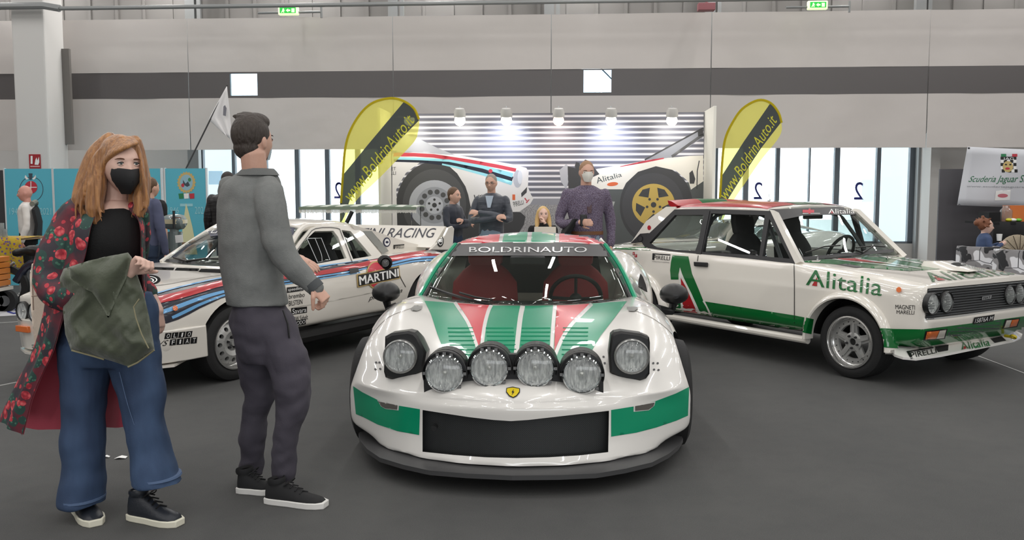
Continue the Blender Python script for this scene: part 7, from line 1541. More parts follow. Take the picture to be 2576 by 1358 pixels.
# ================================================================ people further back
def person(label, px, ytop, D, yaw_deg, cloth, hair, skin, arms='down', group=None, H=None, top_len=.50, hair_kind='short', hs=1.0, head_tilt=0.0, mask=None, build_=1.0, sit=False, sleeves=True, extra=None):
    """a whole figure from the pixel of the crown of the head; yaw 0 looks at the camera, positive to picture right"""
    P0 = W(px, ytop, D); Ht = P0.z if H is None else H; a = radians(yaw_deg); ex = V((sin(a), -cos(a))); fr = Frame((P0.x, D), ex)
    z0 = P0.z - Ht
    r = thing('person', label, 'person', fr.m @ Matrix.Translation(V((0, 0, max(0, z0)))))
    s = Ht / 1.75
    def w(x, y, z): return fr.w(x * s, y * s, P0.z - Ht + z * s)
    fwd = (fr.ex + V((0, 0, head_tilt))).normalized(); left = fr.ey; up = fwd.cross(left); hc = w(.02, 0, 1.63); b_ = build_
    sk = MB(); head_geo(sk, hc, left, fwd, up, hs); limb(sk, [(w(0, 0, 1.56), .055 * s), (w(-.01, 0, 1.48), .056 * s), (w(-.01, 0, 1.40), .08 * s)])
    if not sit:
        for sd in (1, -1): limb(sk, [(w(0, .09 * sd, .9), .07 * s), (w(0, .10 * sd, .5), .05 * s), (w(0, .10 * sd, .1), .035 * s)])
        limb(sk, [(w(0, 0, 1.40), .10 * s), (w(0, 0, 1.15), .11 * s), (w(0, 0, .9), .12 * s)])
    tp = MB()
    def ringz(z, hx, hy, dx=0.0): return [w(dx + hx * cos(t), hy * sin(t), z) for t in [2 * pi * k / 20 for k in range(20)]]
    zb = 1.02 - (top_len - .42) if True else 0
    tp.rings([ringz(zb, .12 * b_, .185 * b_), ringz(1.06, .125 * b_, .18 * b_), ringz(1.16, .13 * b_, .175 * b_), ringz(1.28, .135 * b_, .19 * b_), ringz(1.38, .125 * b_, .205 * b_), ringz(1.44, .105 * b_, .18 * b_), ringz(1.485, .075, .10), ringz(1.50, .062, .072)])
    sets = {'down': lambda sd: [(-.01, .20 * sd, 1.41), (-.03, .265 * sd, 1.14), (.04, .27 * sd, .88)],
            'crossed': lambda sd: [(-.01, .195 * sd, 1.41), (.06, .26 * sd, 1.15), (.22, .10 * sd, 1.17 + .03 * sd), (.24, -.10 * sd, 1.20 + .03 * sd)],
            'hold': lambda sd: [(-.01, .195 * sd, 1.41), (-.02, .27 * sd, 1.13), (.22, .12 * sd, 1.13)] if sd < 0 else [(-.01, .20, 1.41), (-.03, .265, 1.14), (.04, .25, .90)],
            'chin': lambda sd: [(-.01, .18 * sd, 1.40), (.12, .20 * sd, 1.14), (.13, .03 * sd, 1.47)] if sd > 0 else [(-.01, .18 * sd, 1.40), (.10, .24 * sd, 1.14), (.30, .08 * sd, 1.10)],
            'cup': lambda sd: [(-.01, .18 * sd, 1.40), (.06, .22 * sd, 1.18), (.30, .08 * sd, 1.28)]}
    for sd in (1, -1):
        nd = [w(*p) for p in sets[arms](sd)]; rr_ = [.056 * s * b_, .053 * s, .044 * s, .040 * s][:len(nd)]
        if len(nd) == 3: rr_[2] = .040 * s
        limb(tp if sleeves else sk, list(zip(nd, rr_)) if sleeves else list(zip(nd, [.055 * s, .044 * s, .033 * s, .03 * s])))
        if not sleeves: limb(tp, [(nd[0], .078 * s), (nd[0] * .55 + nd[1] * .45, .072 * s)])
        d = (nd[-1] - nd[-2]).normalized(); limb(sk, [(nd[-1] - d * .05 * s, .030 * s), (nd[-1] + d * .02 * s, .027 * s)])
        hand_geo(sk, nd[-1] + d * .02 * s, d if arms != 'chin' or sd < 0 else (d + up * .2), (fr.ey * -sd + fr.ex * -.2), 1 if sd > 0 else -1, .5, s * .98, .05)
    remesh(sk, .0085, 'body', skin, r, smooth=1)
    remesh(tp, .011, cloth[0], cloth[1], r, smooth=2, wrinkle=folds(.008, (8, 8, 8), px))
    tr = MB(); 
    if not sit:
        tr.rings([ringz(.82, .12 * b_, .17 * b_), ringz(.92, .13 * b_, .182 * b_), ringz(1.03, .118 * b_, .17 * b_)])
        for sd in (1, -1): limb(tr, [(w(0, .088 * sd, .88), .088 * s), (w(.02, .095 * sd, .5), .072 * s), (w(-.01, .10 * sd, .11), .06 * s)])
    else:
        tr.rings([ringz(.86, .13, .18), ringz(.95, .13, .18), ringz(1.03, .12, .17)])
        for sd in (1, -1): limb(tr, [(w(.0, .09 * sd, .90), .09 * s), (w(.25, .10 * sd, .90), .08 * s), (w(.44, .10 * sd, .88), .072 * s), (w(.46, .10 * sd, .62), .06 * s), (w(.45, .10 * sd, .50), .05 * s)])
    remesh(tr, .011, cloth[2], cloth[3], r, smooth=2, wrinkle=folds(.006, (8, 8, 5), px))
    for sd in (1, -1):
        if not sit: shoe(r, w(-.09, .10 * sd, 0) + V((0, 0, 0)), w(.19, .12 * sd, 0), M_shoe, M_wsole, .09 * s, .095 * s, False)
        else: shoe(r, w(.38, .10 * sd, .42), w(.62, .11 * sd, .42), M_shoe, M_wsole, .09 * s, .095 * s, False)
    R3 = Matrix((left, fwd, up)).transposed()
    if hair is not None:
        hm = MB()
        if hair_kind == 'short': hm.ball(hc + (up * .036 - fwd * .016) * hs, (.082 * hs, .092 * hs, .096 * hs), 18, 12, R3); hm.ball(hc + (-up * .02 - fwd * .045) * hs, (.068 * hs, .054 * hs, .06 * hs), 14, 10, R3)
        elif hair_kind == 'crop': hm.ball(hc + (up * .030 - fwd * .014) * hs, (.079 * hs, .094 * hs, .096 * hs), 18, 12, R3)
        elif hair_kind == 'long':
            hm.ball(hc + (up * .03 - fwd * .02) * hs, (.086 * hs, .098 * hs, .10 * hs), 18, 12, R3)
            for sd in (1, -1): limb(hm, [(hc + (left * .06 * sd + up * .05 - fwd * .0) * hs, .035), (hc + left * .085 * sd - up * .06 - fwd * .01, .036), (hc + left * .09 * sd - up * .17 + fwd * .03, .036), (hc + left * .085 * sd - up * .27 + fwd * .06, .016)])
            limb(hm, [(hc - fwd * .07, .06), (hc - fwd * .08 - up * .14, .065), (hc - fwd * .08 - up * .24, .04)])
        elif hair_kind == 'bun':
            hm.ball(hc + (up * .028 - fwd * .024) * hs, (.084 * hs, .094 * hs, .098 * hs), 18, 12, R3); hm.ball(hc + (up * .05 - fwd * .125) * hs, .045 * hs, 12, 8)
            rn = random.Random(2)
            for k in range(26): d = V((rn.uniform(-1, 1), rn.uniform(-1, 1), rn.uniform(-.2, 1))).normalized(); p = hc + up * .03 - fwd * .03 + d * .085; hm.tube([p, p + d * .03], [.016, .007], 6, round_ends=True)
        remesh(hm, .008, 'hair', hair, r, smooth=1)
    face_parts(r, hc, left, fwd, up, hs, (80, 70, 60), (86, 70, 58), skin)
    if mask is not None:
        rows = []
        for i in range(7):
            v = i / 6; zc = .018 - .108 * v; hw = .062 * (1 - .3 * abs(v - .3) - .4 * max(0, v - .5)); rows.append([hc + (left * (hw * u) + fwd * (.103 + .022 * (1 - abs(u)) * sin(pi * min(1, .15 + v * .8)) - .05 * abs(u) ** 1.7) + up * zc) * hs for u in [-1 + j / 5 for j in range(11)]])
        b = MB(); b.sheet([q[::-1] for q in rows], .004); mk = b.build('face_mask', mask, r, angle=60, recalc=True)
        for j in (0, 10): b = MB(); b.tube([rows[2][j], hc + left * (.074 if rows[2][j].dot(left) > hc.dot(left) else -.074) + up * .01], .0025, 6); b.build('mask_strap', mask, mk)
    if extra: extra(r, w, hc, left, fwd, up, fr, s)
    return r
M_puff = mat('slate_puffer', (62, 66, 76), 0.45, sheen=.2, bump=(22, .4), bstretch=(.25, .25, 1.6)); M_bpuff = mat('black_puffer', (26, 24, 26), 0.45, bump=(22, .4), bstretch=(.25, .25, 1.6)); M_jean_l = mat('light_jeans', (120, 136, 152), 0.85, bump=(200, .1)); M_jean_d = mat('dark_jeans', (38, 52, 74), 0.85, bump=(200, .1)); M_blk = mat('black_cloth', (20, 20, 22), 0.9)
n = Nodes('violet_pattern_shirt', 0.8); v = n.voro(100); n.link(n.ramp(v.outputs['Distance'], [(0.15, (136, 126, 142)), (0.5, (92, 82, 104)), (0.8, (84, 70, 84))]), n.b.inputs['Base Color']); M_pshirt = n.m
n = Nodes('grey_check_shirt', 0.8); sp = n.new('SeparateXYZ'); n.link(n.tc.outputs['Object'], sp.inputs[0]); q1 = n.math('LESS_THAN', n.math('FRACT', n.math('MULTIPLY', sp.outputs['X'], 40)), .3); q2 = n.math('LESS_THAN', n.math('FRACT', n.math('MULTIPLY', sp.outputs['Z'], 40)), .3); n.link(n.mix(n.math('MULTIPLY', n.math('ADD', q1, q2), .5), (196, 192, 200), (150, 146, 158)), n.b.inputs['Base Color']); M_check = n.m
M_h_br, M_h_gr, M_h_bl, M_h_au, M_h_fr = mat('brown_hair', (92, 66, 44), 0.55, bump=(90, .5)), mat('grey_hair', (150, 142, 132), 0.6, bump=(90, .4)), mat('blonde_hair', (206, 170, 112), 0.5, bump=(80, .5), bstretch=(1, 1, .1)), mat('child_auburn', (122, 74, 48), 0.6, bump=(90, .6)), mat('fair_crop', (158, 122, 92), 0.6, bump=(120, .4))
M_whitemask = mat('white_mask', (222, 220, 212), 0.8)
def vest_extra(r, w, hc, left, fwd, up, fr, s):
    b = MB(); b.tube([w(.20, .06, 1.20), w(.23, .06, 1.20)], .034 * s, 12); b.build('watch', M_steel, r)
person('person in a navy vest with crossed arms, standing behind the rear wing', 1140, 474, 12.7, 62, ('jacket', mat('navy_vest', (40, 44, 56), 0.7, sheen=.2), 'trousers', M_jean_d), M_h_br, M_skin2, 'crossed', extra=vest_extra, build_=1.1)
def glasses(r, w, hc, left, fwd, up, fr, s):
    for sd in (1, -1):
        e = hc + left * .032 * sd + fwd * .096 + up * .004; o = MB(); o.tube([e + (left * cos(a) * .024 + up * sin(a) * .017) for a in [2 * pi * k / 14 for k in range(15)]], .002, 6, False); o.build('glasses_rim', M_black, r); b = MB(); b.tube([e + left * .024 * sd, hc + left * .077 * sd - fwd * .005 + up * .006], .002, 6); b.build('glasses_arm', M_black, r)
    b = MB(); b.tube([hc + left * .008 + fwd * .100 + up * .006, hc - left * .008 + fwd * .100 + up * .006], .002, 6); b.build('glasses_bridge', M_black, r)
    b = MB(); b.sheet([[w(.115, y, 1.46) for y in (-.055, 0, .055)], [w(.142, y, 1.30) for y in (-.02, 0, .02)]], .006); b.build('undershirt', mat('pale_blue_shirt', (176, 188, 202), 0.8), r)
person('person in a slate puffer jacket with glasses and crossed arms', 1236, 438, 11.8, -12, ('jacket', M_puff, 'trousers', M_jean_l), M_h_gr, M_skin2, 'crossed', hair_kind='crop', extra=glasses, build_=.95, head_tilt=-.14)
def shirt_extra(r, w, hc, left, fwd, up, fr, s):
    b = MB(); b.sheet([[w(.128, -.02, 1.30), w(.128, .03, 1.30)], [w(.142, -.015, 1.22), w(.142, .025, 1.22)]], .01); b.build('sunglasses', mat('dark_red_lens', (60, 26, 34), 0.2), r)
    b = MB(); b.sheet([[w(-.04, -.20, 1.16), w(.24, -.17, 1.17)], [w(-.05, -.26, 1.0), w(.20, -.26, 1.02)], [w(-.03, -.26, .76), w(.14, -.27, .74)]], .06); b.build('folded_coat', M_blk, r, bevel=.015)
    b = MB(); b.box(w(.27, -.085, 1.15), (.03, .07, .12), Matrix.Rotation(fr.rz, 3, 'Z')); b.build('phone', M_black, r, bevel=.008)
    b = MB(); b.box(w(.10, -.22, .78), (.10, .10, .16), Matrix.Rotation(fr.rz, 3, 'Z')); b.build('red_folder', M_sred, r)
    b = MB(); b.rings([[w(.128 * cos(t), .182 * sin(t), z) for t in [2 * pi * k / 20 for k in range(20)]] for z in (1.0, 1.035)], False); b.build('belt', mat('brown_belt', (110, 72, 44), 0.5), r)
person('person in a violet patterned shirt with a white mask, holding a phone', 1475, 404, 9.3, 8, ('shirt', M_pshirt, 'trousers', M_jean_l), M_h_fr, M_skin2, 'hold', hair_kind='crop', mask=M_whitemask, extra=shirt_extra, build_=1.0, head_tilt=-.12)
sx = W(1366, 540, 13.1).x; stool = thing('stool', 'black stool behind the counter desk, under the blonde person', 'stool', V((sx, 13.1, 0)))
bw = person('blonde person sitting behind the laptop with a hand at the chin', 1366, 521, 13.1, 4, ('top', M_blk, 'trousers', M_blk), M_h_bl, M_skin1, 'chin', H=1.62, hair_kind='long', sit=True)
b = MB(); b.lathe([(0, 0), (.17, 0), (.18, .03), (.17, .05), (0, .05)], V((sx, 13.1, .36)), (0, 0, 1), 20); b.build('stool_seat', M_vinyl, stool)
b = MB(); b.tube([V((sx, 13.1, .03)), V((sx, 13.1, .36))], .025, 8); b.lathe([(0, .03), (.2, .03), (.22, 0), (0, 0)], V((sx, 13.1, 0)), (0, 0, 1), 20); b.build('stool_column', M_steel, stool)
def jacket_drape(r, w, hc, left, fwd, up, fr, s):
    b = MB(); b.sheet([[w(-.14, .20, 1.38), w(-.15, 0, 1.44), w(-.14, -.20, 1.38)], [w(-.19, .26, 1.15), w(-.20, 0, 1.2), w(-.17, -.24, 1.18)], [w(-.16, .27, .92), w(-.18, 0, .90), w(-.15, -.25, .95)]], .04); b.build('draped_coat', M_blk, r)
    b = MB(); b.tube(cr([w(-.10, .15, 1.47), w(-.12, 0, 1.50), w(-.10, -.15, 1.47)], 4), .035, 8); b.build('coat_collar', mat('grey_collar2', (120, 122, 112), 0.8), r)
person('bald person in white sweater with a black coat over the shoulders, by the crest board', 66, 468, 12.7, -72, ('sweater', mat('white_knit', (214, 210, 206), 0.9), 'trousers', M_blk), None, skin_mat('ruddy_skin', (206, 150, 136)), 'down', extra=jacket_drape, build_=1.05)
person('person in a slate blue sweater and jeans just behind the red haired woman', 352, 436, 9.4, 165, ('sweater', mat('slate_blue_knit', (76, 80, 104), 0.9), 'trousers', M_jean_d), M_h_gr, M_skin2, 'down', build_=1.1)
person('person in a black short sleeved shirt beyond the slate blue sweater', 376, 448, 10.4, 150, ('shirt', M_blk, 'trousers', M_jean_d), M_h_br, M_skin2, 'down', sleeves=False, build_=1.1)
person('person in a black puffer jacket left of the grey sweater, looking out of the window', 572, 433, 11.2, 175, ('jacket', M_bpuff, 'trousers', M_jean_d), mat('near_black_hair', (40, 30, 28), 0.6, bump=(100, .5)), M_skin2, 'down', build_=1.2)
person('person in a pale grey checked shirt, half hidden right of the grey sweater', 672, 428, 12.7, 160, ('shirt', M_check, 'trousers', M_jean_d), M_h_br, M_skin2, 'down', build_=1.25)
# ================================================================ left background: table, cart, wheel, outboard motor
n = Nodes('flowered_cloth', 0.85); v = n.voro(24); v2 = n.voro(31); c_ = n.mix(n.math('LESS_THAN', v.outputs['Distance'], .34), (176, 150, 44), (104, 82, 128)); c_ = n.mix(n.math('LESS_THAN', v2.outputs['Distance'], .22), c_, (176, 84, 40)); n.link(c_, n.b.inputs['Base Color']); M_flc = n.m
D = 11.5; A = W(-90, 598, D); B_ = W(52, 598, D); tbl = thing('table', 'table at the left edge under a yellow flowered cloth', 'table', V((A.x + (B_.x - A.x) / 2, D, 0)))
b = MB(); b.box(((A.x + B_.x) / 2, D + .35, A.z - .02), (B_.x - A.x - .04, .7, .03)); b.build('table_top', mat('table_wood', (150, 120, 84), 0.6), tbl, smooth=False)
for x in (A.x + .05, B_.x - .06):
    for y in (D + .06, D + .62): b = MB(); b.tube([V((x, y, 0)), V((x, y, A.z - .03))], .02, 8); b.build('leg', M_steel, tbl)
rows = []
for i in range(9):
    t = i / 8; z = A.z + .004 if i < 2 else A.z - (t - .12) * .52; rows.append([V((A.x + (B_.x - A.x) * j / 24 + (.05 * t if j > 18 else 0), D + (.5 if i == 0 else (-.01 if i == 1 else -.015 - .03 * sin(j * 1.3) * t)), z - (.10 * max(0, j - 17) / 7 * t))) for j in range(25)])
b = MB(); b.sheet(rows, .004); tc = b.build('tablecloth', M_flc, None, angle=180); tag(tc, 'yellow cloth with violet flowers on the table at the left edge', 'tablecloth')
for (x, y0, y1, r_, lb) in ((3, 562, 598, .045, 'tall clear glass jar on the yellow flowered cloth'), (13, 577, 600, .032, 'short clear tumbler on the yellow flowered cloth')):
    p = W(x, y1, D + .08); h = W(x, y0, D + .08).z - A.z; p.z = A.z + .006; b = MB(); b.lathe([(0, 0), (r_ * .9, 0), (r_, h * .1), (r_, h), (r_ * .93, h), (r_ * .92, .01), (0, .01)], p, (0, 0, 1), 18); tag(b.build('glass_jar', glass('jar_glass', (.84, .86, .86), 1.5, 0, ((200, 205, 205), .25)), None), lb, 'jar')
D = 10.4; A, B_ = W(-70, 652, D), W(-44, 730, D); M_ow = mat('orange_wood', (196, 116, 38), 0.5, bump=(20, .1), bstretch=(1, 1, 6))
ct = thing('wooden_cart', 'orange slatted wooden cart on black wheels at the left edge', 'cart', V(((A.x + B_.x) / 2, D + .3, 0)))
for k in range(5):
    z1 = A.z + (B_.z - A.z) * k / 5; z2 = A.z + (B_.z - A.z) * (k + 1) / 5 + .008; b = MB(); b.box(((A.x + B_.x) / 2, D + .3, (z1 + z2) / 2), (B_.x - A.x, .6, abs(z1 - z2))); b.build('slat', M_ow, ct, smooth=False, bevel=.006)
b = MB(); b.box(((A.x + B_.x) / 2, D + .3, B_.z - .03), (B_.x - A.x + .03, .64, .04)); b.build('chassis', mat('cart_white', (206, 200, 190), 0.6), ct, smooth=False)
for y in (D + .08, D + .52):
    for x in (A.x + .08, B_.x - .1): 
        b = MB(); rw = (B_.z - .05) / 2; b.lathe([(.05, -.04), (rw, -.04), (rw, .04), (.05, .04)], V((x, y, rw)), (0, 1, 0), 24, caps=False); wl = b.build('wheel', M_rubber, ct); b = MB(); b.lathe([(0, -.042), (rw * .5, -.042), (rw * .5, .042), (0, .042)], V((x, y, rw)), (0, 1, 0), 18); b.build('wheel_disc', M_steel, wl)
D = 11.5; wc = W(84, 706, D); wr = .30; wc.z = wr; sw_ = thing('spoked_wheel', 'old wire spoked wheel standing behind the cream bag', 'wheel', V((wc.x, D, 0)))
ax_ = V((-.75, -.66, 0)).normalized(); b = MB(); b.lathe([(wr - .05, -.04), (wr - .01, -.04), (wr, 0), (wr - .01, .04), (wr - .05, .04), (wr - .06, 0), (wr - .05, -.04)], wc, ax_, 32); b.build('tyre', M_rubber, sw_)
b = MB(); b.lathe([(wr - .052, -.03), (wr - .075, -.02), (wr - .075, .02), (wr - .052, .03)], wc, ax_, 32); b.build('rim', M_steel, sw_); b = MB(); b.lathe([(0, -.05), (.035, -.05), (.035, .05), (0, .05)], wc, ax_, 16); b.build('hub', M_steel, sw_)
t_ = ax_.cross(UPV).normalized()
for k in range(18): a = k * pi / 9; b = MB(); b.tube([wc + ax_ * (.03 * (-1) ** k) + (UPV * cos(a + .3) + t_ * sin(a + .3)) * .034, wc + (UPV * cos(a) + t_ * sin(a)) * (wr - .072)], .003, 5); b.build('spoke', M_steel, sw_)
# dark seat and handlebar silhouettes of a moped behind the table
D = 11.2; mp_ = thing('moped', 'dark old moped parked behind the cream bag', 'moped', V((W(95, 650, D).x, D, 0))); c0 = W(96, 640, D)
b = MB(); b.tube(cr([c0 + V((-.28, 0, .02)), c0 + V((-.05, 0, .05)), c0 + V((.2, 0, .02))], 4), [.05] * 3 + [.07] * 3 + [.05] * 3, 10, round_ends=True); b.build('saddle', M_vinyl, mp_)
b = MB(); b.tube(cr([V((c0.x - .3, D, .35)), c0 + V((-.1, 0, -.12)), c0 + V((.3, 0, -.1)), V((c0.x + .62, D, .38))], 4), .05, 10); b.build('frame', mat('moped_blue', (28, 34, 52), 0.3, coat=.6), mp_)
for dx in (-.42, .62): 
    b = MB(); b.lathe([(.20, -.03), (.28, -.03), (.28, .03), (.20, .03), (.20, -.03)], V((c0.x + dx, D, .28)), (0, 1, 0), 28); b.build('wheel', M_rubber, mp_); b = MB(); b.tube([V((c0.x + dx, D - .06, .28)), V((c0.x + dx, D - .06, .5)), c0 + V((dx * .7, -.03, -.1))], .02, 8); b.build('fork', M_steel, mp_)
# white floor mat with blue lettering
fm = [ground(x, y) for x, y in ((-30, 797), (62, 792), (66, 768), (10, 773))]; b = MB(); b.prism([p + V((0, 0, .004)) for p in fm], (0, 0, -.004)); fo = b.build('floor_mat', mat('mat_white', (206, 206, 210), 0.7), None, smooth=False); tag(fo, 'white floor mat with a blue mark at the left edge', 'mat'); 
PLF = Plane(Frame((0, 0), (1, 0)), 'z', .0055); decal('mat_mark', stroke([(18, 783), (34, 788), (48, 786), (44, 778), (34, 780), (52, 775)], 4), mat('mat_blue', (54, 62, 140), 0.6), PLF, fo, 0.0, 6)
# outboard motor on a stand
D = 9.9; om = thing('outboard_motor', 'vintage grey and cream outboard motor on a stand before the gear emblem board', 'motor', V((W(438, 570, D).x, D, 0))); M_mg = mat('motor_grey', (112, 124, 124), 0.35, coat=.5); M_mc = mat('motor_cream', (206, 196, 164), 0.4, coat=.4)
c0 = W(438, 556, D); R = []
for (u, ry, rz) in ((-.135, .03, .03), (-.125, .08, .062), (-.06, .10, .085), (.05, .105, .09), (.10, .095, .08), (.13, .05, .045)): R.append([c0 + V((u, ry * cos(t), rz * sin(t) - .01)) for t in [2 * pi * k / 20 for k in range(20)]])
b = MB(); b.rings(R); b.build('cowl', M_mg, om)
R = []
for (u, ry, rz) in ((-.137, .05, .02), (-.06, .103, .024), (.05, .108, .026), (.132, .055, .022)): R.append([c0 + V((u, -ry, -.004 - rz)), c0 + V((u, -ry, -.004 + rz)), c0 + V((u, ry, -.004 + rz)), c0 + V((u, ry, -.004 - rz))])
b = MB(); b.rings(R); b.build('cowl_band', M_mc, om, recalc=True)
PLm = Plane(Frame((0, 0), (1, 0)), 'y', D - .109); line('cowl_script', [(431, 549), (440, 547), (456, 548)], 2, mat('script_rust', (124, 66, 40), 0.5), PLm, om, .002, 3, 4)
b = MB(); b.tube([W(437, 530, D - .13), W(438, 575, D - .13)], .014, 8); b.build('tiller', M_black, om); b = MB(); b.tube([c0 + V((0, 0, -.08)), V((c0.x - .02, D, .55))], [.05, .04], 10); b.build('drive_leg', M_mg, om); b = MB(); b.box(c0 + V((.0, .02, -.22)), (.16, .06, .2)); b.build('clamp', M_mg, om, bevel=.01)
b = MB(); b.sheet([[W(440, 592, D - .14), W(459, 590, D - .14)], [W(442, 611, D - .14), W(461, 609, D - .14)]], .003); b.build('paper_tag', M_white, om, smooth=False)
for dx in (-.25, .25): b = MB(); b.tube([V((c0.x + dx, D + .05, 0)), V((c0.x + dx * .2, D + .02, .9))], .022, 8); b.build('stand_leg', mat('stand_wood', (150, 120, 92), 0.7), om)
b = MB(); b.box((c0.x, D + .03, .86), (.3, .05, .12)); b.build('stand_board', MATS['stand_wood'], om, smooth=False)
# brown coil / basket beside it
D = 10.6; bc = W(402, 622, D); bk2 = thing('rope_basket', 'small brown basket of rope beside the outboard motor', 'basket', V((bc.x, D, 0)))
b = MB(); b.lathe([(0, 0), (.16, 0), (.2, bc.z * .5), (.17, bc.z), (.15, bc.z), (.0, bc.z * .9)], V((bc.x, D, 0)), (0, 0, 1), 20); b.build('basket', mat('basket_brown', (104, 78, 50), 0.9, bump=(60, .6)), bk2); b = MB()
for k in range(4): b.lathe([(.10 + .012 * cos(t), bc.z + .02 + k * .022 + .012 * sin(t)) for t in [2 * pi * q / 8 for q in range(9)]], V((bc.x, D, 0)), (0, 0, 1), 20)
b.build('rope', mat('rope_tan', (150, 128, 96), 0.9), bk2)
# beach car with a fringed striped canopy
D = 10.6; n = Nodes('canopy_stripe', 0.8); sp = n.new('SeparateXYZ'); n.link(n.tc.outputs['Object'], sp.inputs[0]); n.link(n.mix(n.math('LESS_THAN', n.math('FRACT', n.math('MULTIPLY', sp.outputs['X'], 5.5)), .5), (196, 200, 190), (112, 128, 112)), n.b.inputs['Base Color']); M_can = n.m
A, B_ = W(752, 521, D), W(1047, 521, D); ln_ = B_.x - A.x; bcx = (A.x + B_.x) / 2; bcar = thing('beach_car', 'small open beach car with a fringed green striped canopy, behind the coupe', 'car', V((bcx, D + .6, 0)))
rows = []
for i in range(7): t = i / 6; rows.append([V((A.x + ln_ * j / 10, D + 1.15 * t, A.z + .018 * sin(pi * t) + .012 * sin(pi * j / 10))) for j in range(11)])
b = MB(); b.sheet(rows, V((0, 0, -.012))); b.build('canopy', M_can, bcar, angle=60); b = MB(); b.box((bcx, D - .005, A.z - .012), (ln_, .03, .032)); b.build('canopy_edge', mat('canopy_green', (118, 132, 114), 0.8), bcar, smooth=False)
b = MB(); rn = random.Random(1)
for k in range(150): x = A.x + ln_ * (k + .5) / 150; h = .034 + .014 * rn.random(); b.box((x, D - .005, A.z - .028 - h / 2), (ln_ / 190, .006, h))
o = b.build('fringe', mat('fringe_white', (222, 220, 212), 0.9), bcar, smooth=False); o['kind'] = 'stuff'
for x in (A.x + .06, B_.x - .06):
    for y in (D + .06, D + 1.08): b = MB(); b.tube([V((x, y, .6)), V((x, y, A.z - .01))], .006, 6); b.build('canopy_post', M_chrome, bcar)
b = MB(); R = []
for (x, hw, zb, zt_) in ((-1.35, .42, .32, .55), (-1.25, .56, .25, .68), (-.6, .60, .22, .72), (.0, .60, .22, .62), (.6, .60, .22, .66), (1.2, .58, .25, .66), (1.4, .45, .32, .55)): R.append([V((bcx + x, D + .58 + hw * cy, zb + (zt_ - zb) * cz)) for cy, cz in ((-.9, 0), (-1, .3), (-1, .75), (-.8, 1), (.8, 1), (1, .75), (1, .3), (.9, 0))])
b.rings(R); b.build('body', mat('beach_car_paint', (176, 206, 196), 0.25, coat=.9), bcar, angle=50, recalc=True)
for x in (-.85, .9):
    for y in (D + .0, D + 1.16): b = MB(); b.lathe([(.1, -.06), (.25, -.06), (.26, 0), (.25, .06), (.1, .06), (0, .05)], V((bcx + x, y, .26)), (0, -1, 0), 24); b.build('wheel', M_rubber, bcar)
b = MB(); b.tube([V((bcx - .55, D + .05, .68)), V((bcx - .42, D + .08, 1.02)), V((bcx - .42, D + 1.08, 1.02)), V((bcx - .55, D + 1.1, .68))], .015, 8); b.build('screen_frame', M_chrome, bcar)
mr = W(880, 546, D); b = MB(); b.tube([W(872, 560, D - .02), W(886, 532, D - .02)], .025, 10); b.build('door_mirror', M_black, bcar)
# low white sports car behind the saloon
WF = Frame((W(1640, 570, 11.0).x + .2, 11.6), (-.93, -.36)); wc_ = thing('white_sports_car', 'low white sports car with black gill vents, parked behind the boxy saloon', 'car', WF.m)
def wst(x, z0, z3, y4, z4, y5, z5, y6=.86, y8=.80): return [(x, 0, z0), (x, .28, z0), (x, .50, z0 + (z3 - z0) * .5), (x, .66, z3), (x, y4, z4), (x, y5, z5), (x, y6, .48), (x, y6, .34), (x, y8, .18)]
w_st = [[(1.05, 0, .50), (1.03, .28, .50), (.98, .5, .50), (.92, .66, .50), (.86, .74, .50), (.84, .78, .44), (.82, .79, .36), (.82, .78, .28), (.82, .74, .2)], wst(.7, .62, .63, .78, .61, .82, .55), wst(.3, .72, .76, .80, .74, .85, .62), wst(-.15, .79, .83, .80, .80, .86, .66), wst(-.55, .86, .86, .78, .82, .84, .68), wst(-1.5, .88, .90, .78, .84, .85, .68), wst(-2.1, .96, .98, .80, .92, .90, .72), wst(-2.7, .92, .93, .78, .88, .86, .70)]
w_f = [[(1.06, 0, .42), (1.04, .28, .42), (.99, .5, .42), (.92, .66, .42)], [(1.06, 0, .34), (1.04, .28, .34), (.99, .5, .34), (.92, .66, .34)], [(1.05, 0, .26), (1.03, .28, .26), (.98, .5, .26), (.91, .65, .26)], [(1.0, 0, .19), (.98, .28, .19), (.94, .5, .19), (.88, .62, .19)]]
wb_ = car_shell('body', wc_, w_st, w_f, [M_paint, M_under], ccol=[(3, .4, 0, 7)], crow=[(0, .5, 0, 4)], zlo=.3, cutters=[cyl_cut(.15, .30, .34, .58, 1.2), cyl_cut(.15, .30, .34, -1.2, -.58), cyl_cut(-2.1, .30, .34, .58, 1.2), cyl_cut(-2.1, .30, .34, -1.2, -.58)])
for s in (1, -1): wheel(wc_, WF, .15, .84 * s, .30, .22, .2, 'plain', s); wheel(wc_, WF, -2.1, .87 * s, .30, .24, .2, 'plain', s)
b = surf([L(WF, [(-.62, -.66, .86), (-.45, 0, .87), (-.62, .66, .86)]), L(WF, [(-1.15, -.54, 1.06), (-1.0, 0, 1.12), (-1.15, .54, 1.06)])], .004, 5); b.build('windscreen', M_tint, wc_, angle=180)
b = surf([L(WF, [(-1.14, -.55, 1.06), (-1.0, 0, 1.125), (-1.14, .55, 1.06)]), L(WF, [(-1.6, -.56, 1.09), (-1.6, 0, 1.15), (-1.6, .56, 1.09)]), L(WF, [(-2.2, -.6, .98), (-2.2, 0, 1.02), (-2.2, .6, .98)])], -.02, 5); b.build('roof', M_paint, wc_, angle=180)
for s in (1, -1): b = surf([L(WF, [(-.70, .67 * s, .86), (-1.7, .68 * s, .90)]), L(WF, [(-1.16, .55 * s, 1.06), (-1.65, .56 * s, 1.08)])], .004, 4); b.build('side_window', M_tint, wc_, angle=180)
KX = Caster([wb_])
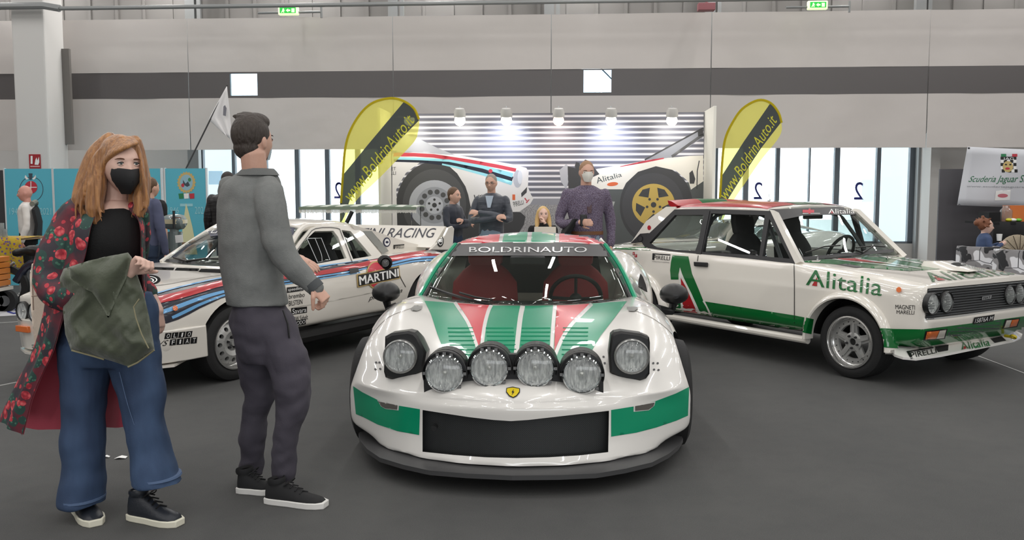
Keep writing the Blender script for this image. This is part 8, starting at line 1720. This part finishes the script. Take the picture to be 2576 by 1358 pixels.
for q_ in ([(1608, 559), (1621, 553), (1618, 561), (1609, 562)], [(1604, 573), (1618, 569), (1614, 574), (1605, 576)]): decal('gill_vent', q_, M_under, KX, wc_, .004, 4)
line('bonnet_gap', [(1517, 566), (1524, 572), (1522, 577)], 1.4, MATS['gap_grey'], KX, wc_, .003, 3, 4)
# ================================================================ right background: board, club banner, child, armchairs, stall
D = 14.2; A, B_ = HW(2362, 425, D), HW(2900, 425, D); b = MB(); hbox(b, hx(2362, D, 500), hx(2900, D, 500), D, D + .04, 0, A.z); tag(b.build('stand_wall', mat('stand_grey', (88, 86, 90), 0.7), None, smooth=False), 'dark grey stand wall behind the club banner', 'partition')
D = 13.35; bn = thing('club_banner', 'pale hanging club banner with green script and a chequered crest', 'banner', W(2520, 518, D)); rows = []
for i in range(9):
    t = i / 8; row = []
    for j in range(13):
        u = j / 12; x = 2434 + (2650 - 2434) * u - 26 * t * (1 - u); y = 369 + 147 * t + 10 * u; row.append(W(x, y, D + .02 * sin(u * 9 + t * 2) * t + .015 * sin(t * 5 + u * 4)))
    rows.append(row)
b = MB(); b.sheet(rows, V((0, .004, 0))); bs = b.build('banner_sheet', mat('banner_white', (202, 204, 210), 0.45), bn, angle=180); KBn = Caster([bs])
letter('lettering', 'Scuderia Jaguar St', [(2440, 443), (2582, 440), (2582, 464), (2434, 462)], mat('banner_green', (40, 108, 72), 0.6), KBn, bn, .004, 0, .35); letter('lettering', 'www.scuderiajaguarst', [(2432, 466), (2582, 468), (2582, 474), (2431, 472)], mat('banner_grey', (150, 152, 158), 0.6), KBn, bn, .004)
letter('crest_lettering', 'JAG', [(2523, 396), (2550, 396), (2550, 404), (2523, 404)], M_white, KBn, bn, .007, .02)
for r_ in range(5):
    for c_ in range(5):
        x0_, y0_ = 2517 + c_ * 8 + (r_ > 3) * 3, 394 + r_ * 8; decal('crest_check', rect(x0_, y0_, x0_ + 7.6, y0_ + 7.6), M_vinyl if (r_ + c_) % 2 == 0 or r_ == 0 else M_white, KBn, bn, .0035, 8)
decal('crest_flag', rect(2518, 387, 2531, 394), mat('ribbon_green', (40, 126, 80), 0.6), KBn, bn, .004, 6); decal('crest_flag', rect(2546, 387, 2559, 394), M_crr, KBn, bn, .004, 6); decal('crest_face', ell(2535, 419, 13, 14, 20), M_gold, KBn, bn, .0055, 5); decal('crest_eye', ell(2530, 414, 3, 2, 8), M_vinyl, KBn, bn, .007, 3); decal('crest_eye', ell(2541, 414, 3, 2, 8), M_vinyl, KBn, bn, .007, 3); decal('crest_mouth', ell(2534, 424, 6, 3, 10), M_crr, KBn, bn, .007, 3)
decal('badge_field', [(2505, 480), (2542, 478), (2540, 503), (2502, 504)], M_white, KBn, bn, .004, 6); decal('badge_oval', ell(2522, 492, 13, 5, 18), mat('badge_rose', (196, 110, 120), 0.6), KBn, bn, .006, 5)
for x, y in ((2434, 370), (2410, 514)): decal('eyelet', ell(x + 3, y + 2, 3, 3, 10), M_trim, KBn, bn, .004, 3)
M_comic = None; n = Nodes('comic_print', 0.7); v = n.voro(9); n1 = n.noise(4.5, 2); e_ = n.new('TexVoronoi'); e_.feature = 'DISTANCE_TO_EDGE'; e_.inputs['Scale'].default_value = 3.5; n.link(n.tc.outputs['Object'], e_.inputs['Vector'])
c_ = n.ramp(n1.outputs['Fac'], [(0.0, (228, 228, 232)), (0.44, (226, 226, 230)), (0.46, (140, 138, 140)), (0.56, (140, 138, 140)), (0.57, (36, 36, 40)), (1.0, (34, 34, 38))], 'LINEAR'); c_ = n.mix(n.math('LESS_THAN', e_.outputs['Distance'], .012), c_, (60, 60, 64)); n.link(c_, n.b.inputs['Base Color']); M_comic = n.m
def armchair(lb, x0, x1, ytop, D):
    A, B_ = W(x0, ytop, D), W(x1, ytop, D); cx = (A.x + B_.x) / 2; hw = (B_.x - A.x) / 2; r = thing('armchair', lb, 'armchair', V((cx, D + .3, 0)), group='black and white printed armchairs')
    R = []
    for z, k in ((.12, .96), (.16, 1.0), (A.z - .04, 1.0), (A.z, .96)): R.append([V((cx + hw * k * cos(a) * (1 if abs(cos(a)) < .7 else 1.0), D + .36 - .38 * k * sin(a), z)) for a in [pi * q / 18 for q in range(19)]] + [V((cx + hw * k * .72 * cos(a), D + .36 - .25 * sin(a), z)) for a in [pi * (18 - q) / 18 for q in range(19)]])
    b = MB(); b.rings(R); b.build('backrest', M_comic, r, angle=50, recalc=True)
    b = MB(); b.box((cx, D + .5, .30), (hw * 1.5, .55, .22)); b.build('seat', M_comic, r, bevel=.04)
    for sx in (-.6, .6):
        for sy in (.1, .65): b = MB(); b.tube([V((cx + hw * sx, D + sy, 0)), V((cx + hw * sx, D + sy, .2))], .022, 8); b.build('leg', M_black, r)
    return r
armchair('printed tub armchair with the child in it, right edge', 2441, 2542, 622, 11.3); armchair('printed tub armchair nearest the right picture edge', 2541, 2640, 630, 10.1)
def cup(r, w, hc, left, fwd, up, fr, s):
    pass
ch = person('child with auburn bun and blue hoodie sitting in the printed armchair', 2478, 554, 11.7, 82, ('hoodie', mat('hoodie_blue', (62, 78, 112), 0.85), 'trousers', M_jean_d), M_h_au, M_skin1, 'cup', H=1.18, hair_kind='bun', sit=True, hs=.92)
p = W(2514, 596, 11.6); b = MB(); b.lathe([(0, -.05), (.028, -.05), (.036, .04), (.032, .04), (.026, -.045), (0, -.045)], p, (0, 0, 1), 16); tag(b.build('paper_cup', M_white, None), 'white paper cup in the child\'s hands', 'cup')
D = 12.6; A, B_ = W(2500, 558, D), W(2720, 558, D); st = thing('stall_table', 'black draped stall table at the right edge', 'table', V(((A.x + B_.x) / 2, D + .4, 0)))
b = MB(); rows = []
for i in range(6): rows.append([V((A.x + (B_.x - A.x) * j / 16, D + .02 * sin(j * 1.9) * (i > 0), A.z * (1 - i / 5))) for j in range(17)])
b.sheet(rows, .01); b.build('drape', M_blk, st, angle=180); b = MB(); b.box(((A.x + B_.x) / 2, D + .4, A.z - .02), (B_.x - A.x, .8, .03)); b.build('table_top', M_blk, st, smooth=False)
A2, B2 = W(2498, 534, D), W(2526, 560, D); b = MB(); b.box(((A2.x + B2.x) / 2, D + .25, (A2.z + A.z) / 2), (B2.x - A2.x, .3, A2.z - A.z)); tag(b.build('display_box', M_blk, None, smooth=False), 'black cloth covered display box on the draped stall table', 'box')
b = MB(); p = W(2530, 556, D + .2); p.z = A.z; b.lathe([(0, 0), (.07, 0), (.085, .05), (.085, .16), (.05, .2), (.05, .23), (0, .23)], p, (0, 0, 1), 20); tag(b.build('glass_jar', MATS['jar_glass'], None), 'big clear glass jar on the black draped stall table', 'jar')
A2, B2 = W(2556, 517, D), W(2600, 552, D); b = MB(); b.box(((A2.x + B2.x) / 2, D + .25, A.z + (A2.z - A.z) / 2), (B2.x - A2.x, .2, A2.z - A.z)); o = b.build('carton', mat('carton_orange', (206, 112, 52), 0.6), None, smooth=False); tag(o, 'orange carton standing on the black draped stall table', 'carton')
rn = random.Random(4)
for k, (x, y, c_, lb) in enumerate(((2538, 556, (196, 190, 40), 'yellow sweet packet lying on the black draped stall table'), (2548, 555, (226, 226, 216), 'white sweet packet lying on the black draped stall table'), (2562, 558, (110, 180, 60), 'green sweet packet lying on the black draped stall table'))):
    p = W(x, y, D + .08); p.z = A.z + .025; b = MB(); b.ball(p, (.06, .045, .026), 12, 8, Matrix.Rotation(rn.uniform(0, 3), 3, 'Z')); tag(b.build('sweet_packet', mat('packet_%d' % k, c_, 0.4), None), lb, 'packet', 'sweet packets on the stall')
D = 12.2; p = W(2562, 640, D); b = MB(); r_ = .27; wk = thing('wicker_disc', 'round wicker basket leaning before the black stall drape', 'basket', V((p.x, D, 0))); cz = W(2562, 600, D).z - r_ + .06
b.lathe([(0, .02), (r_ * .8, .03), (r_, .0), (r_, -.02), (r_ * .8, .0), (0, 0)], V((p.x, D, cz)), (0, -1, .2), 32); b.build('basket_dish', mat('wicker', (160, 148, 128), 0.9, bump=(70, .6)), wk)
for k in range(8): a = k * pi / 8; b = MB(); b.tube([V((p.x + r_ * cos(a), D - .03, cz + r_ * sin(a))), V((p.x - r_ * cos(a), D - .03, cz - r_ * sin(a)))], .006, 6); b.build('wicker_rib', mat('wicker_dark', (96, 84, 70), 0.9), wk)
b = MB(); b.box((p.x, D + .06, (cz - r_) / 2), (.3, .12, max(.05, cz - r_))); b.build('basket_foot', MATS['wicker_dark'], wk, smooth=False)
# floor details: joints of the carpet, tape lines, paper scraps
def floor_line(px, wd, name, m, lb):
    P = [ground(*p) for p in px]; b = MB(); d = (P[1] - P[0]).normalized(); t = V((-d.y, d.x, 0)) * wd / 2; b.prism([P[0] + t + V((0, 0, .003)), P[1] + t + V((0, 0, .003)), P[1] - t + V((0, 0, .003)), P[0] - t + V((0, 0, .003))], (0, 0, -.003)); o = b.build(name, m, None, smooth=False); o['kind'] = 'structure'; return o
M_tape = mat('carpet_joint', (170, 170, 168), 0.8)
floor_line([(-200, 1010), (60, 958)], .02, 'trim_9', M_tape, ''); floor_line([(-100, 818), (200, 800)], .02, 'trim_10', M_tape, ''); floor_line([(2440, 888), (2700, 985)], .018, 'trim_11', M_tape, '')
for (x, y, lb) in ((304, 1153, 'white paper scrap on the carpet between the two people, larger one'), (267, 1151, 'white paper scrap on the carpet nearest the blue jeans, smaller one')):
    c0 = ground(x, y); s_ = .03 if x == 304 else .018; b = MB(); b.sheet([[c0 + V((-s_, -s_ * .5, .004)), c0 + V((0, -s_ * .7, .012)), c0 + V((s_, -s_ * .3, .005))], [c0 + V((-s_ * .7, s_ * .6, .006)), c0 + V((0, s_ * .5, .014)), c0 + V((s_ * .8, s_, .004))]], V((0, 0, -.002))); tag(b.build('paper_scrap', M_white, None), lb, 'paper', 'paper scraps on the carpet')
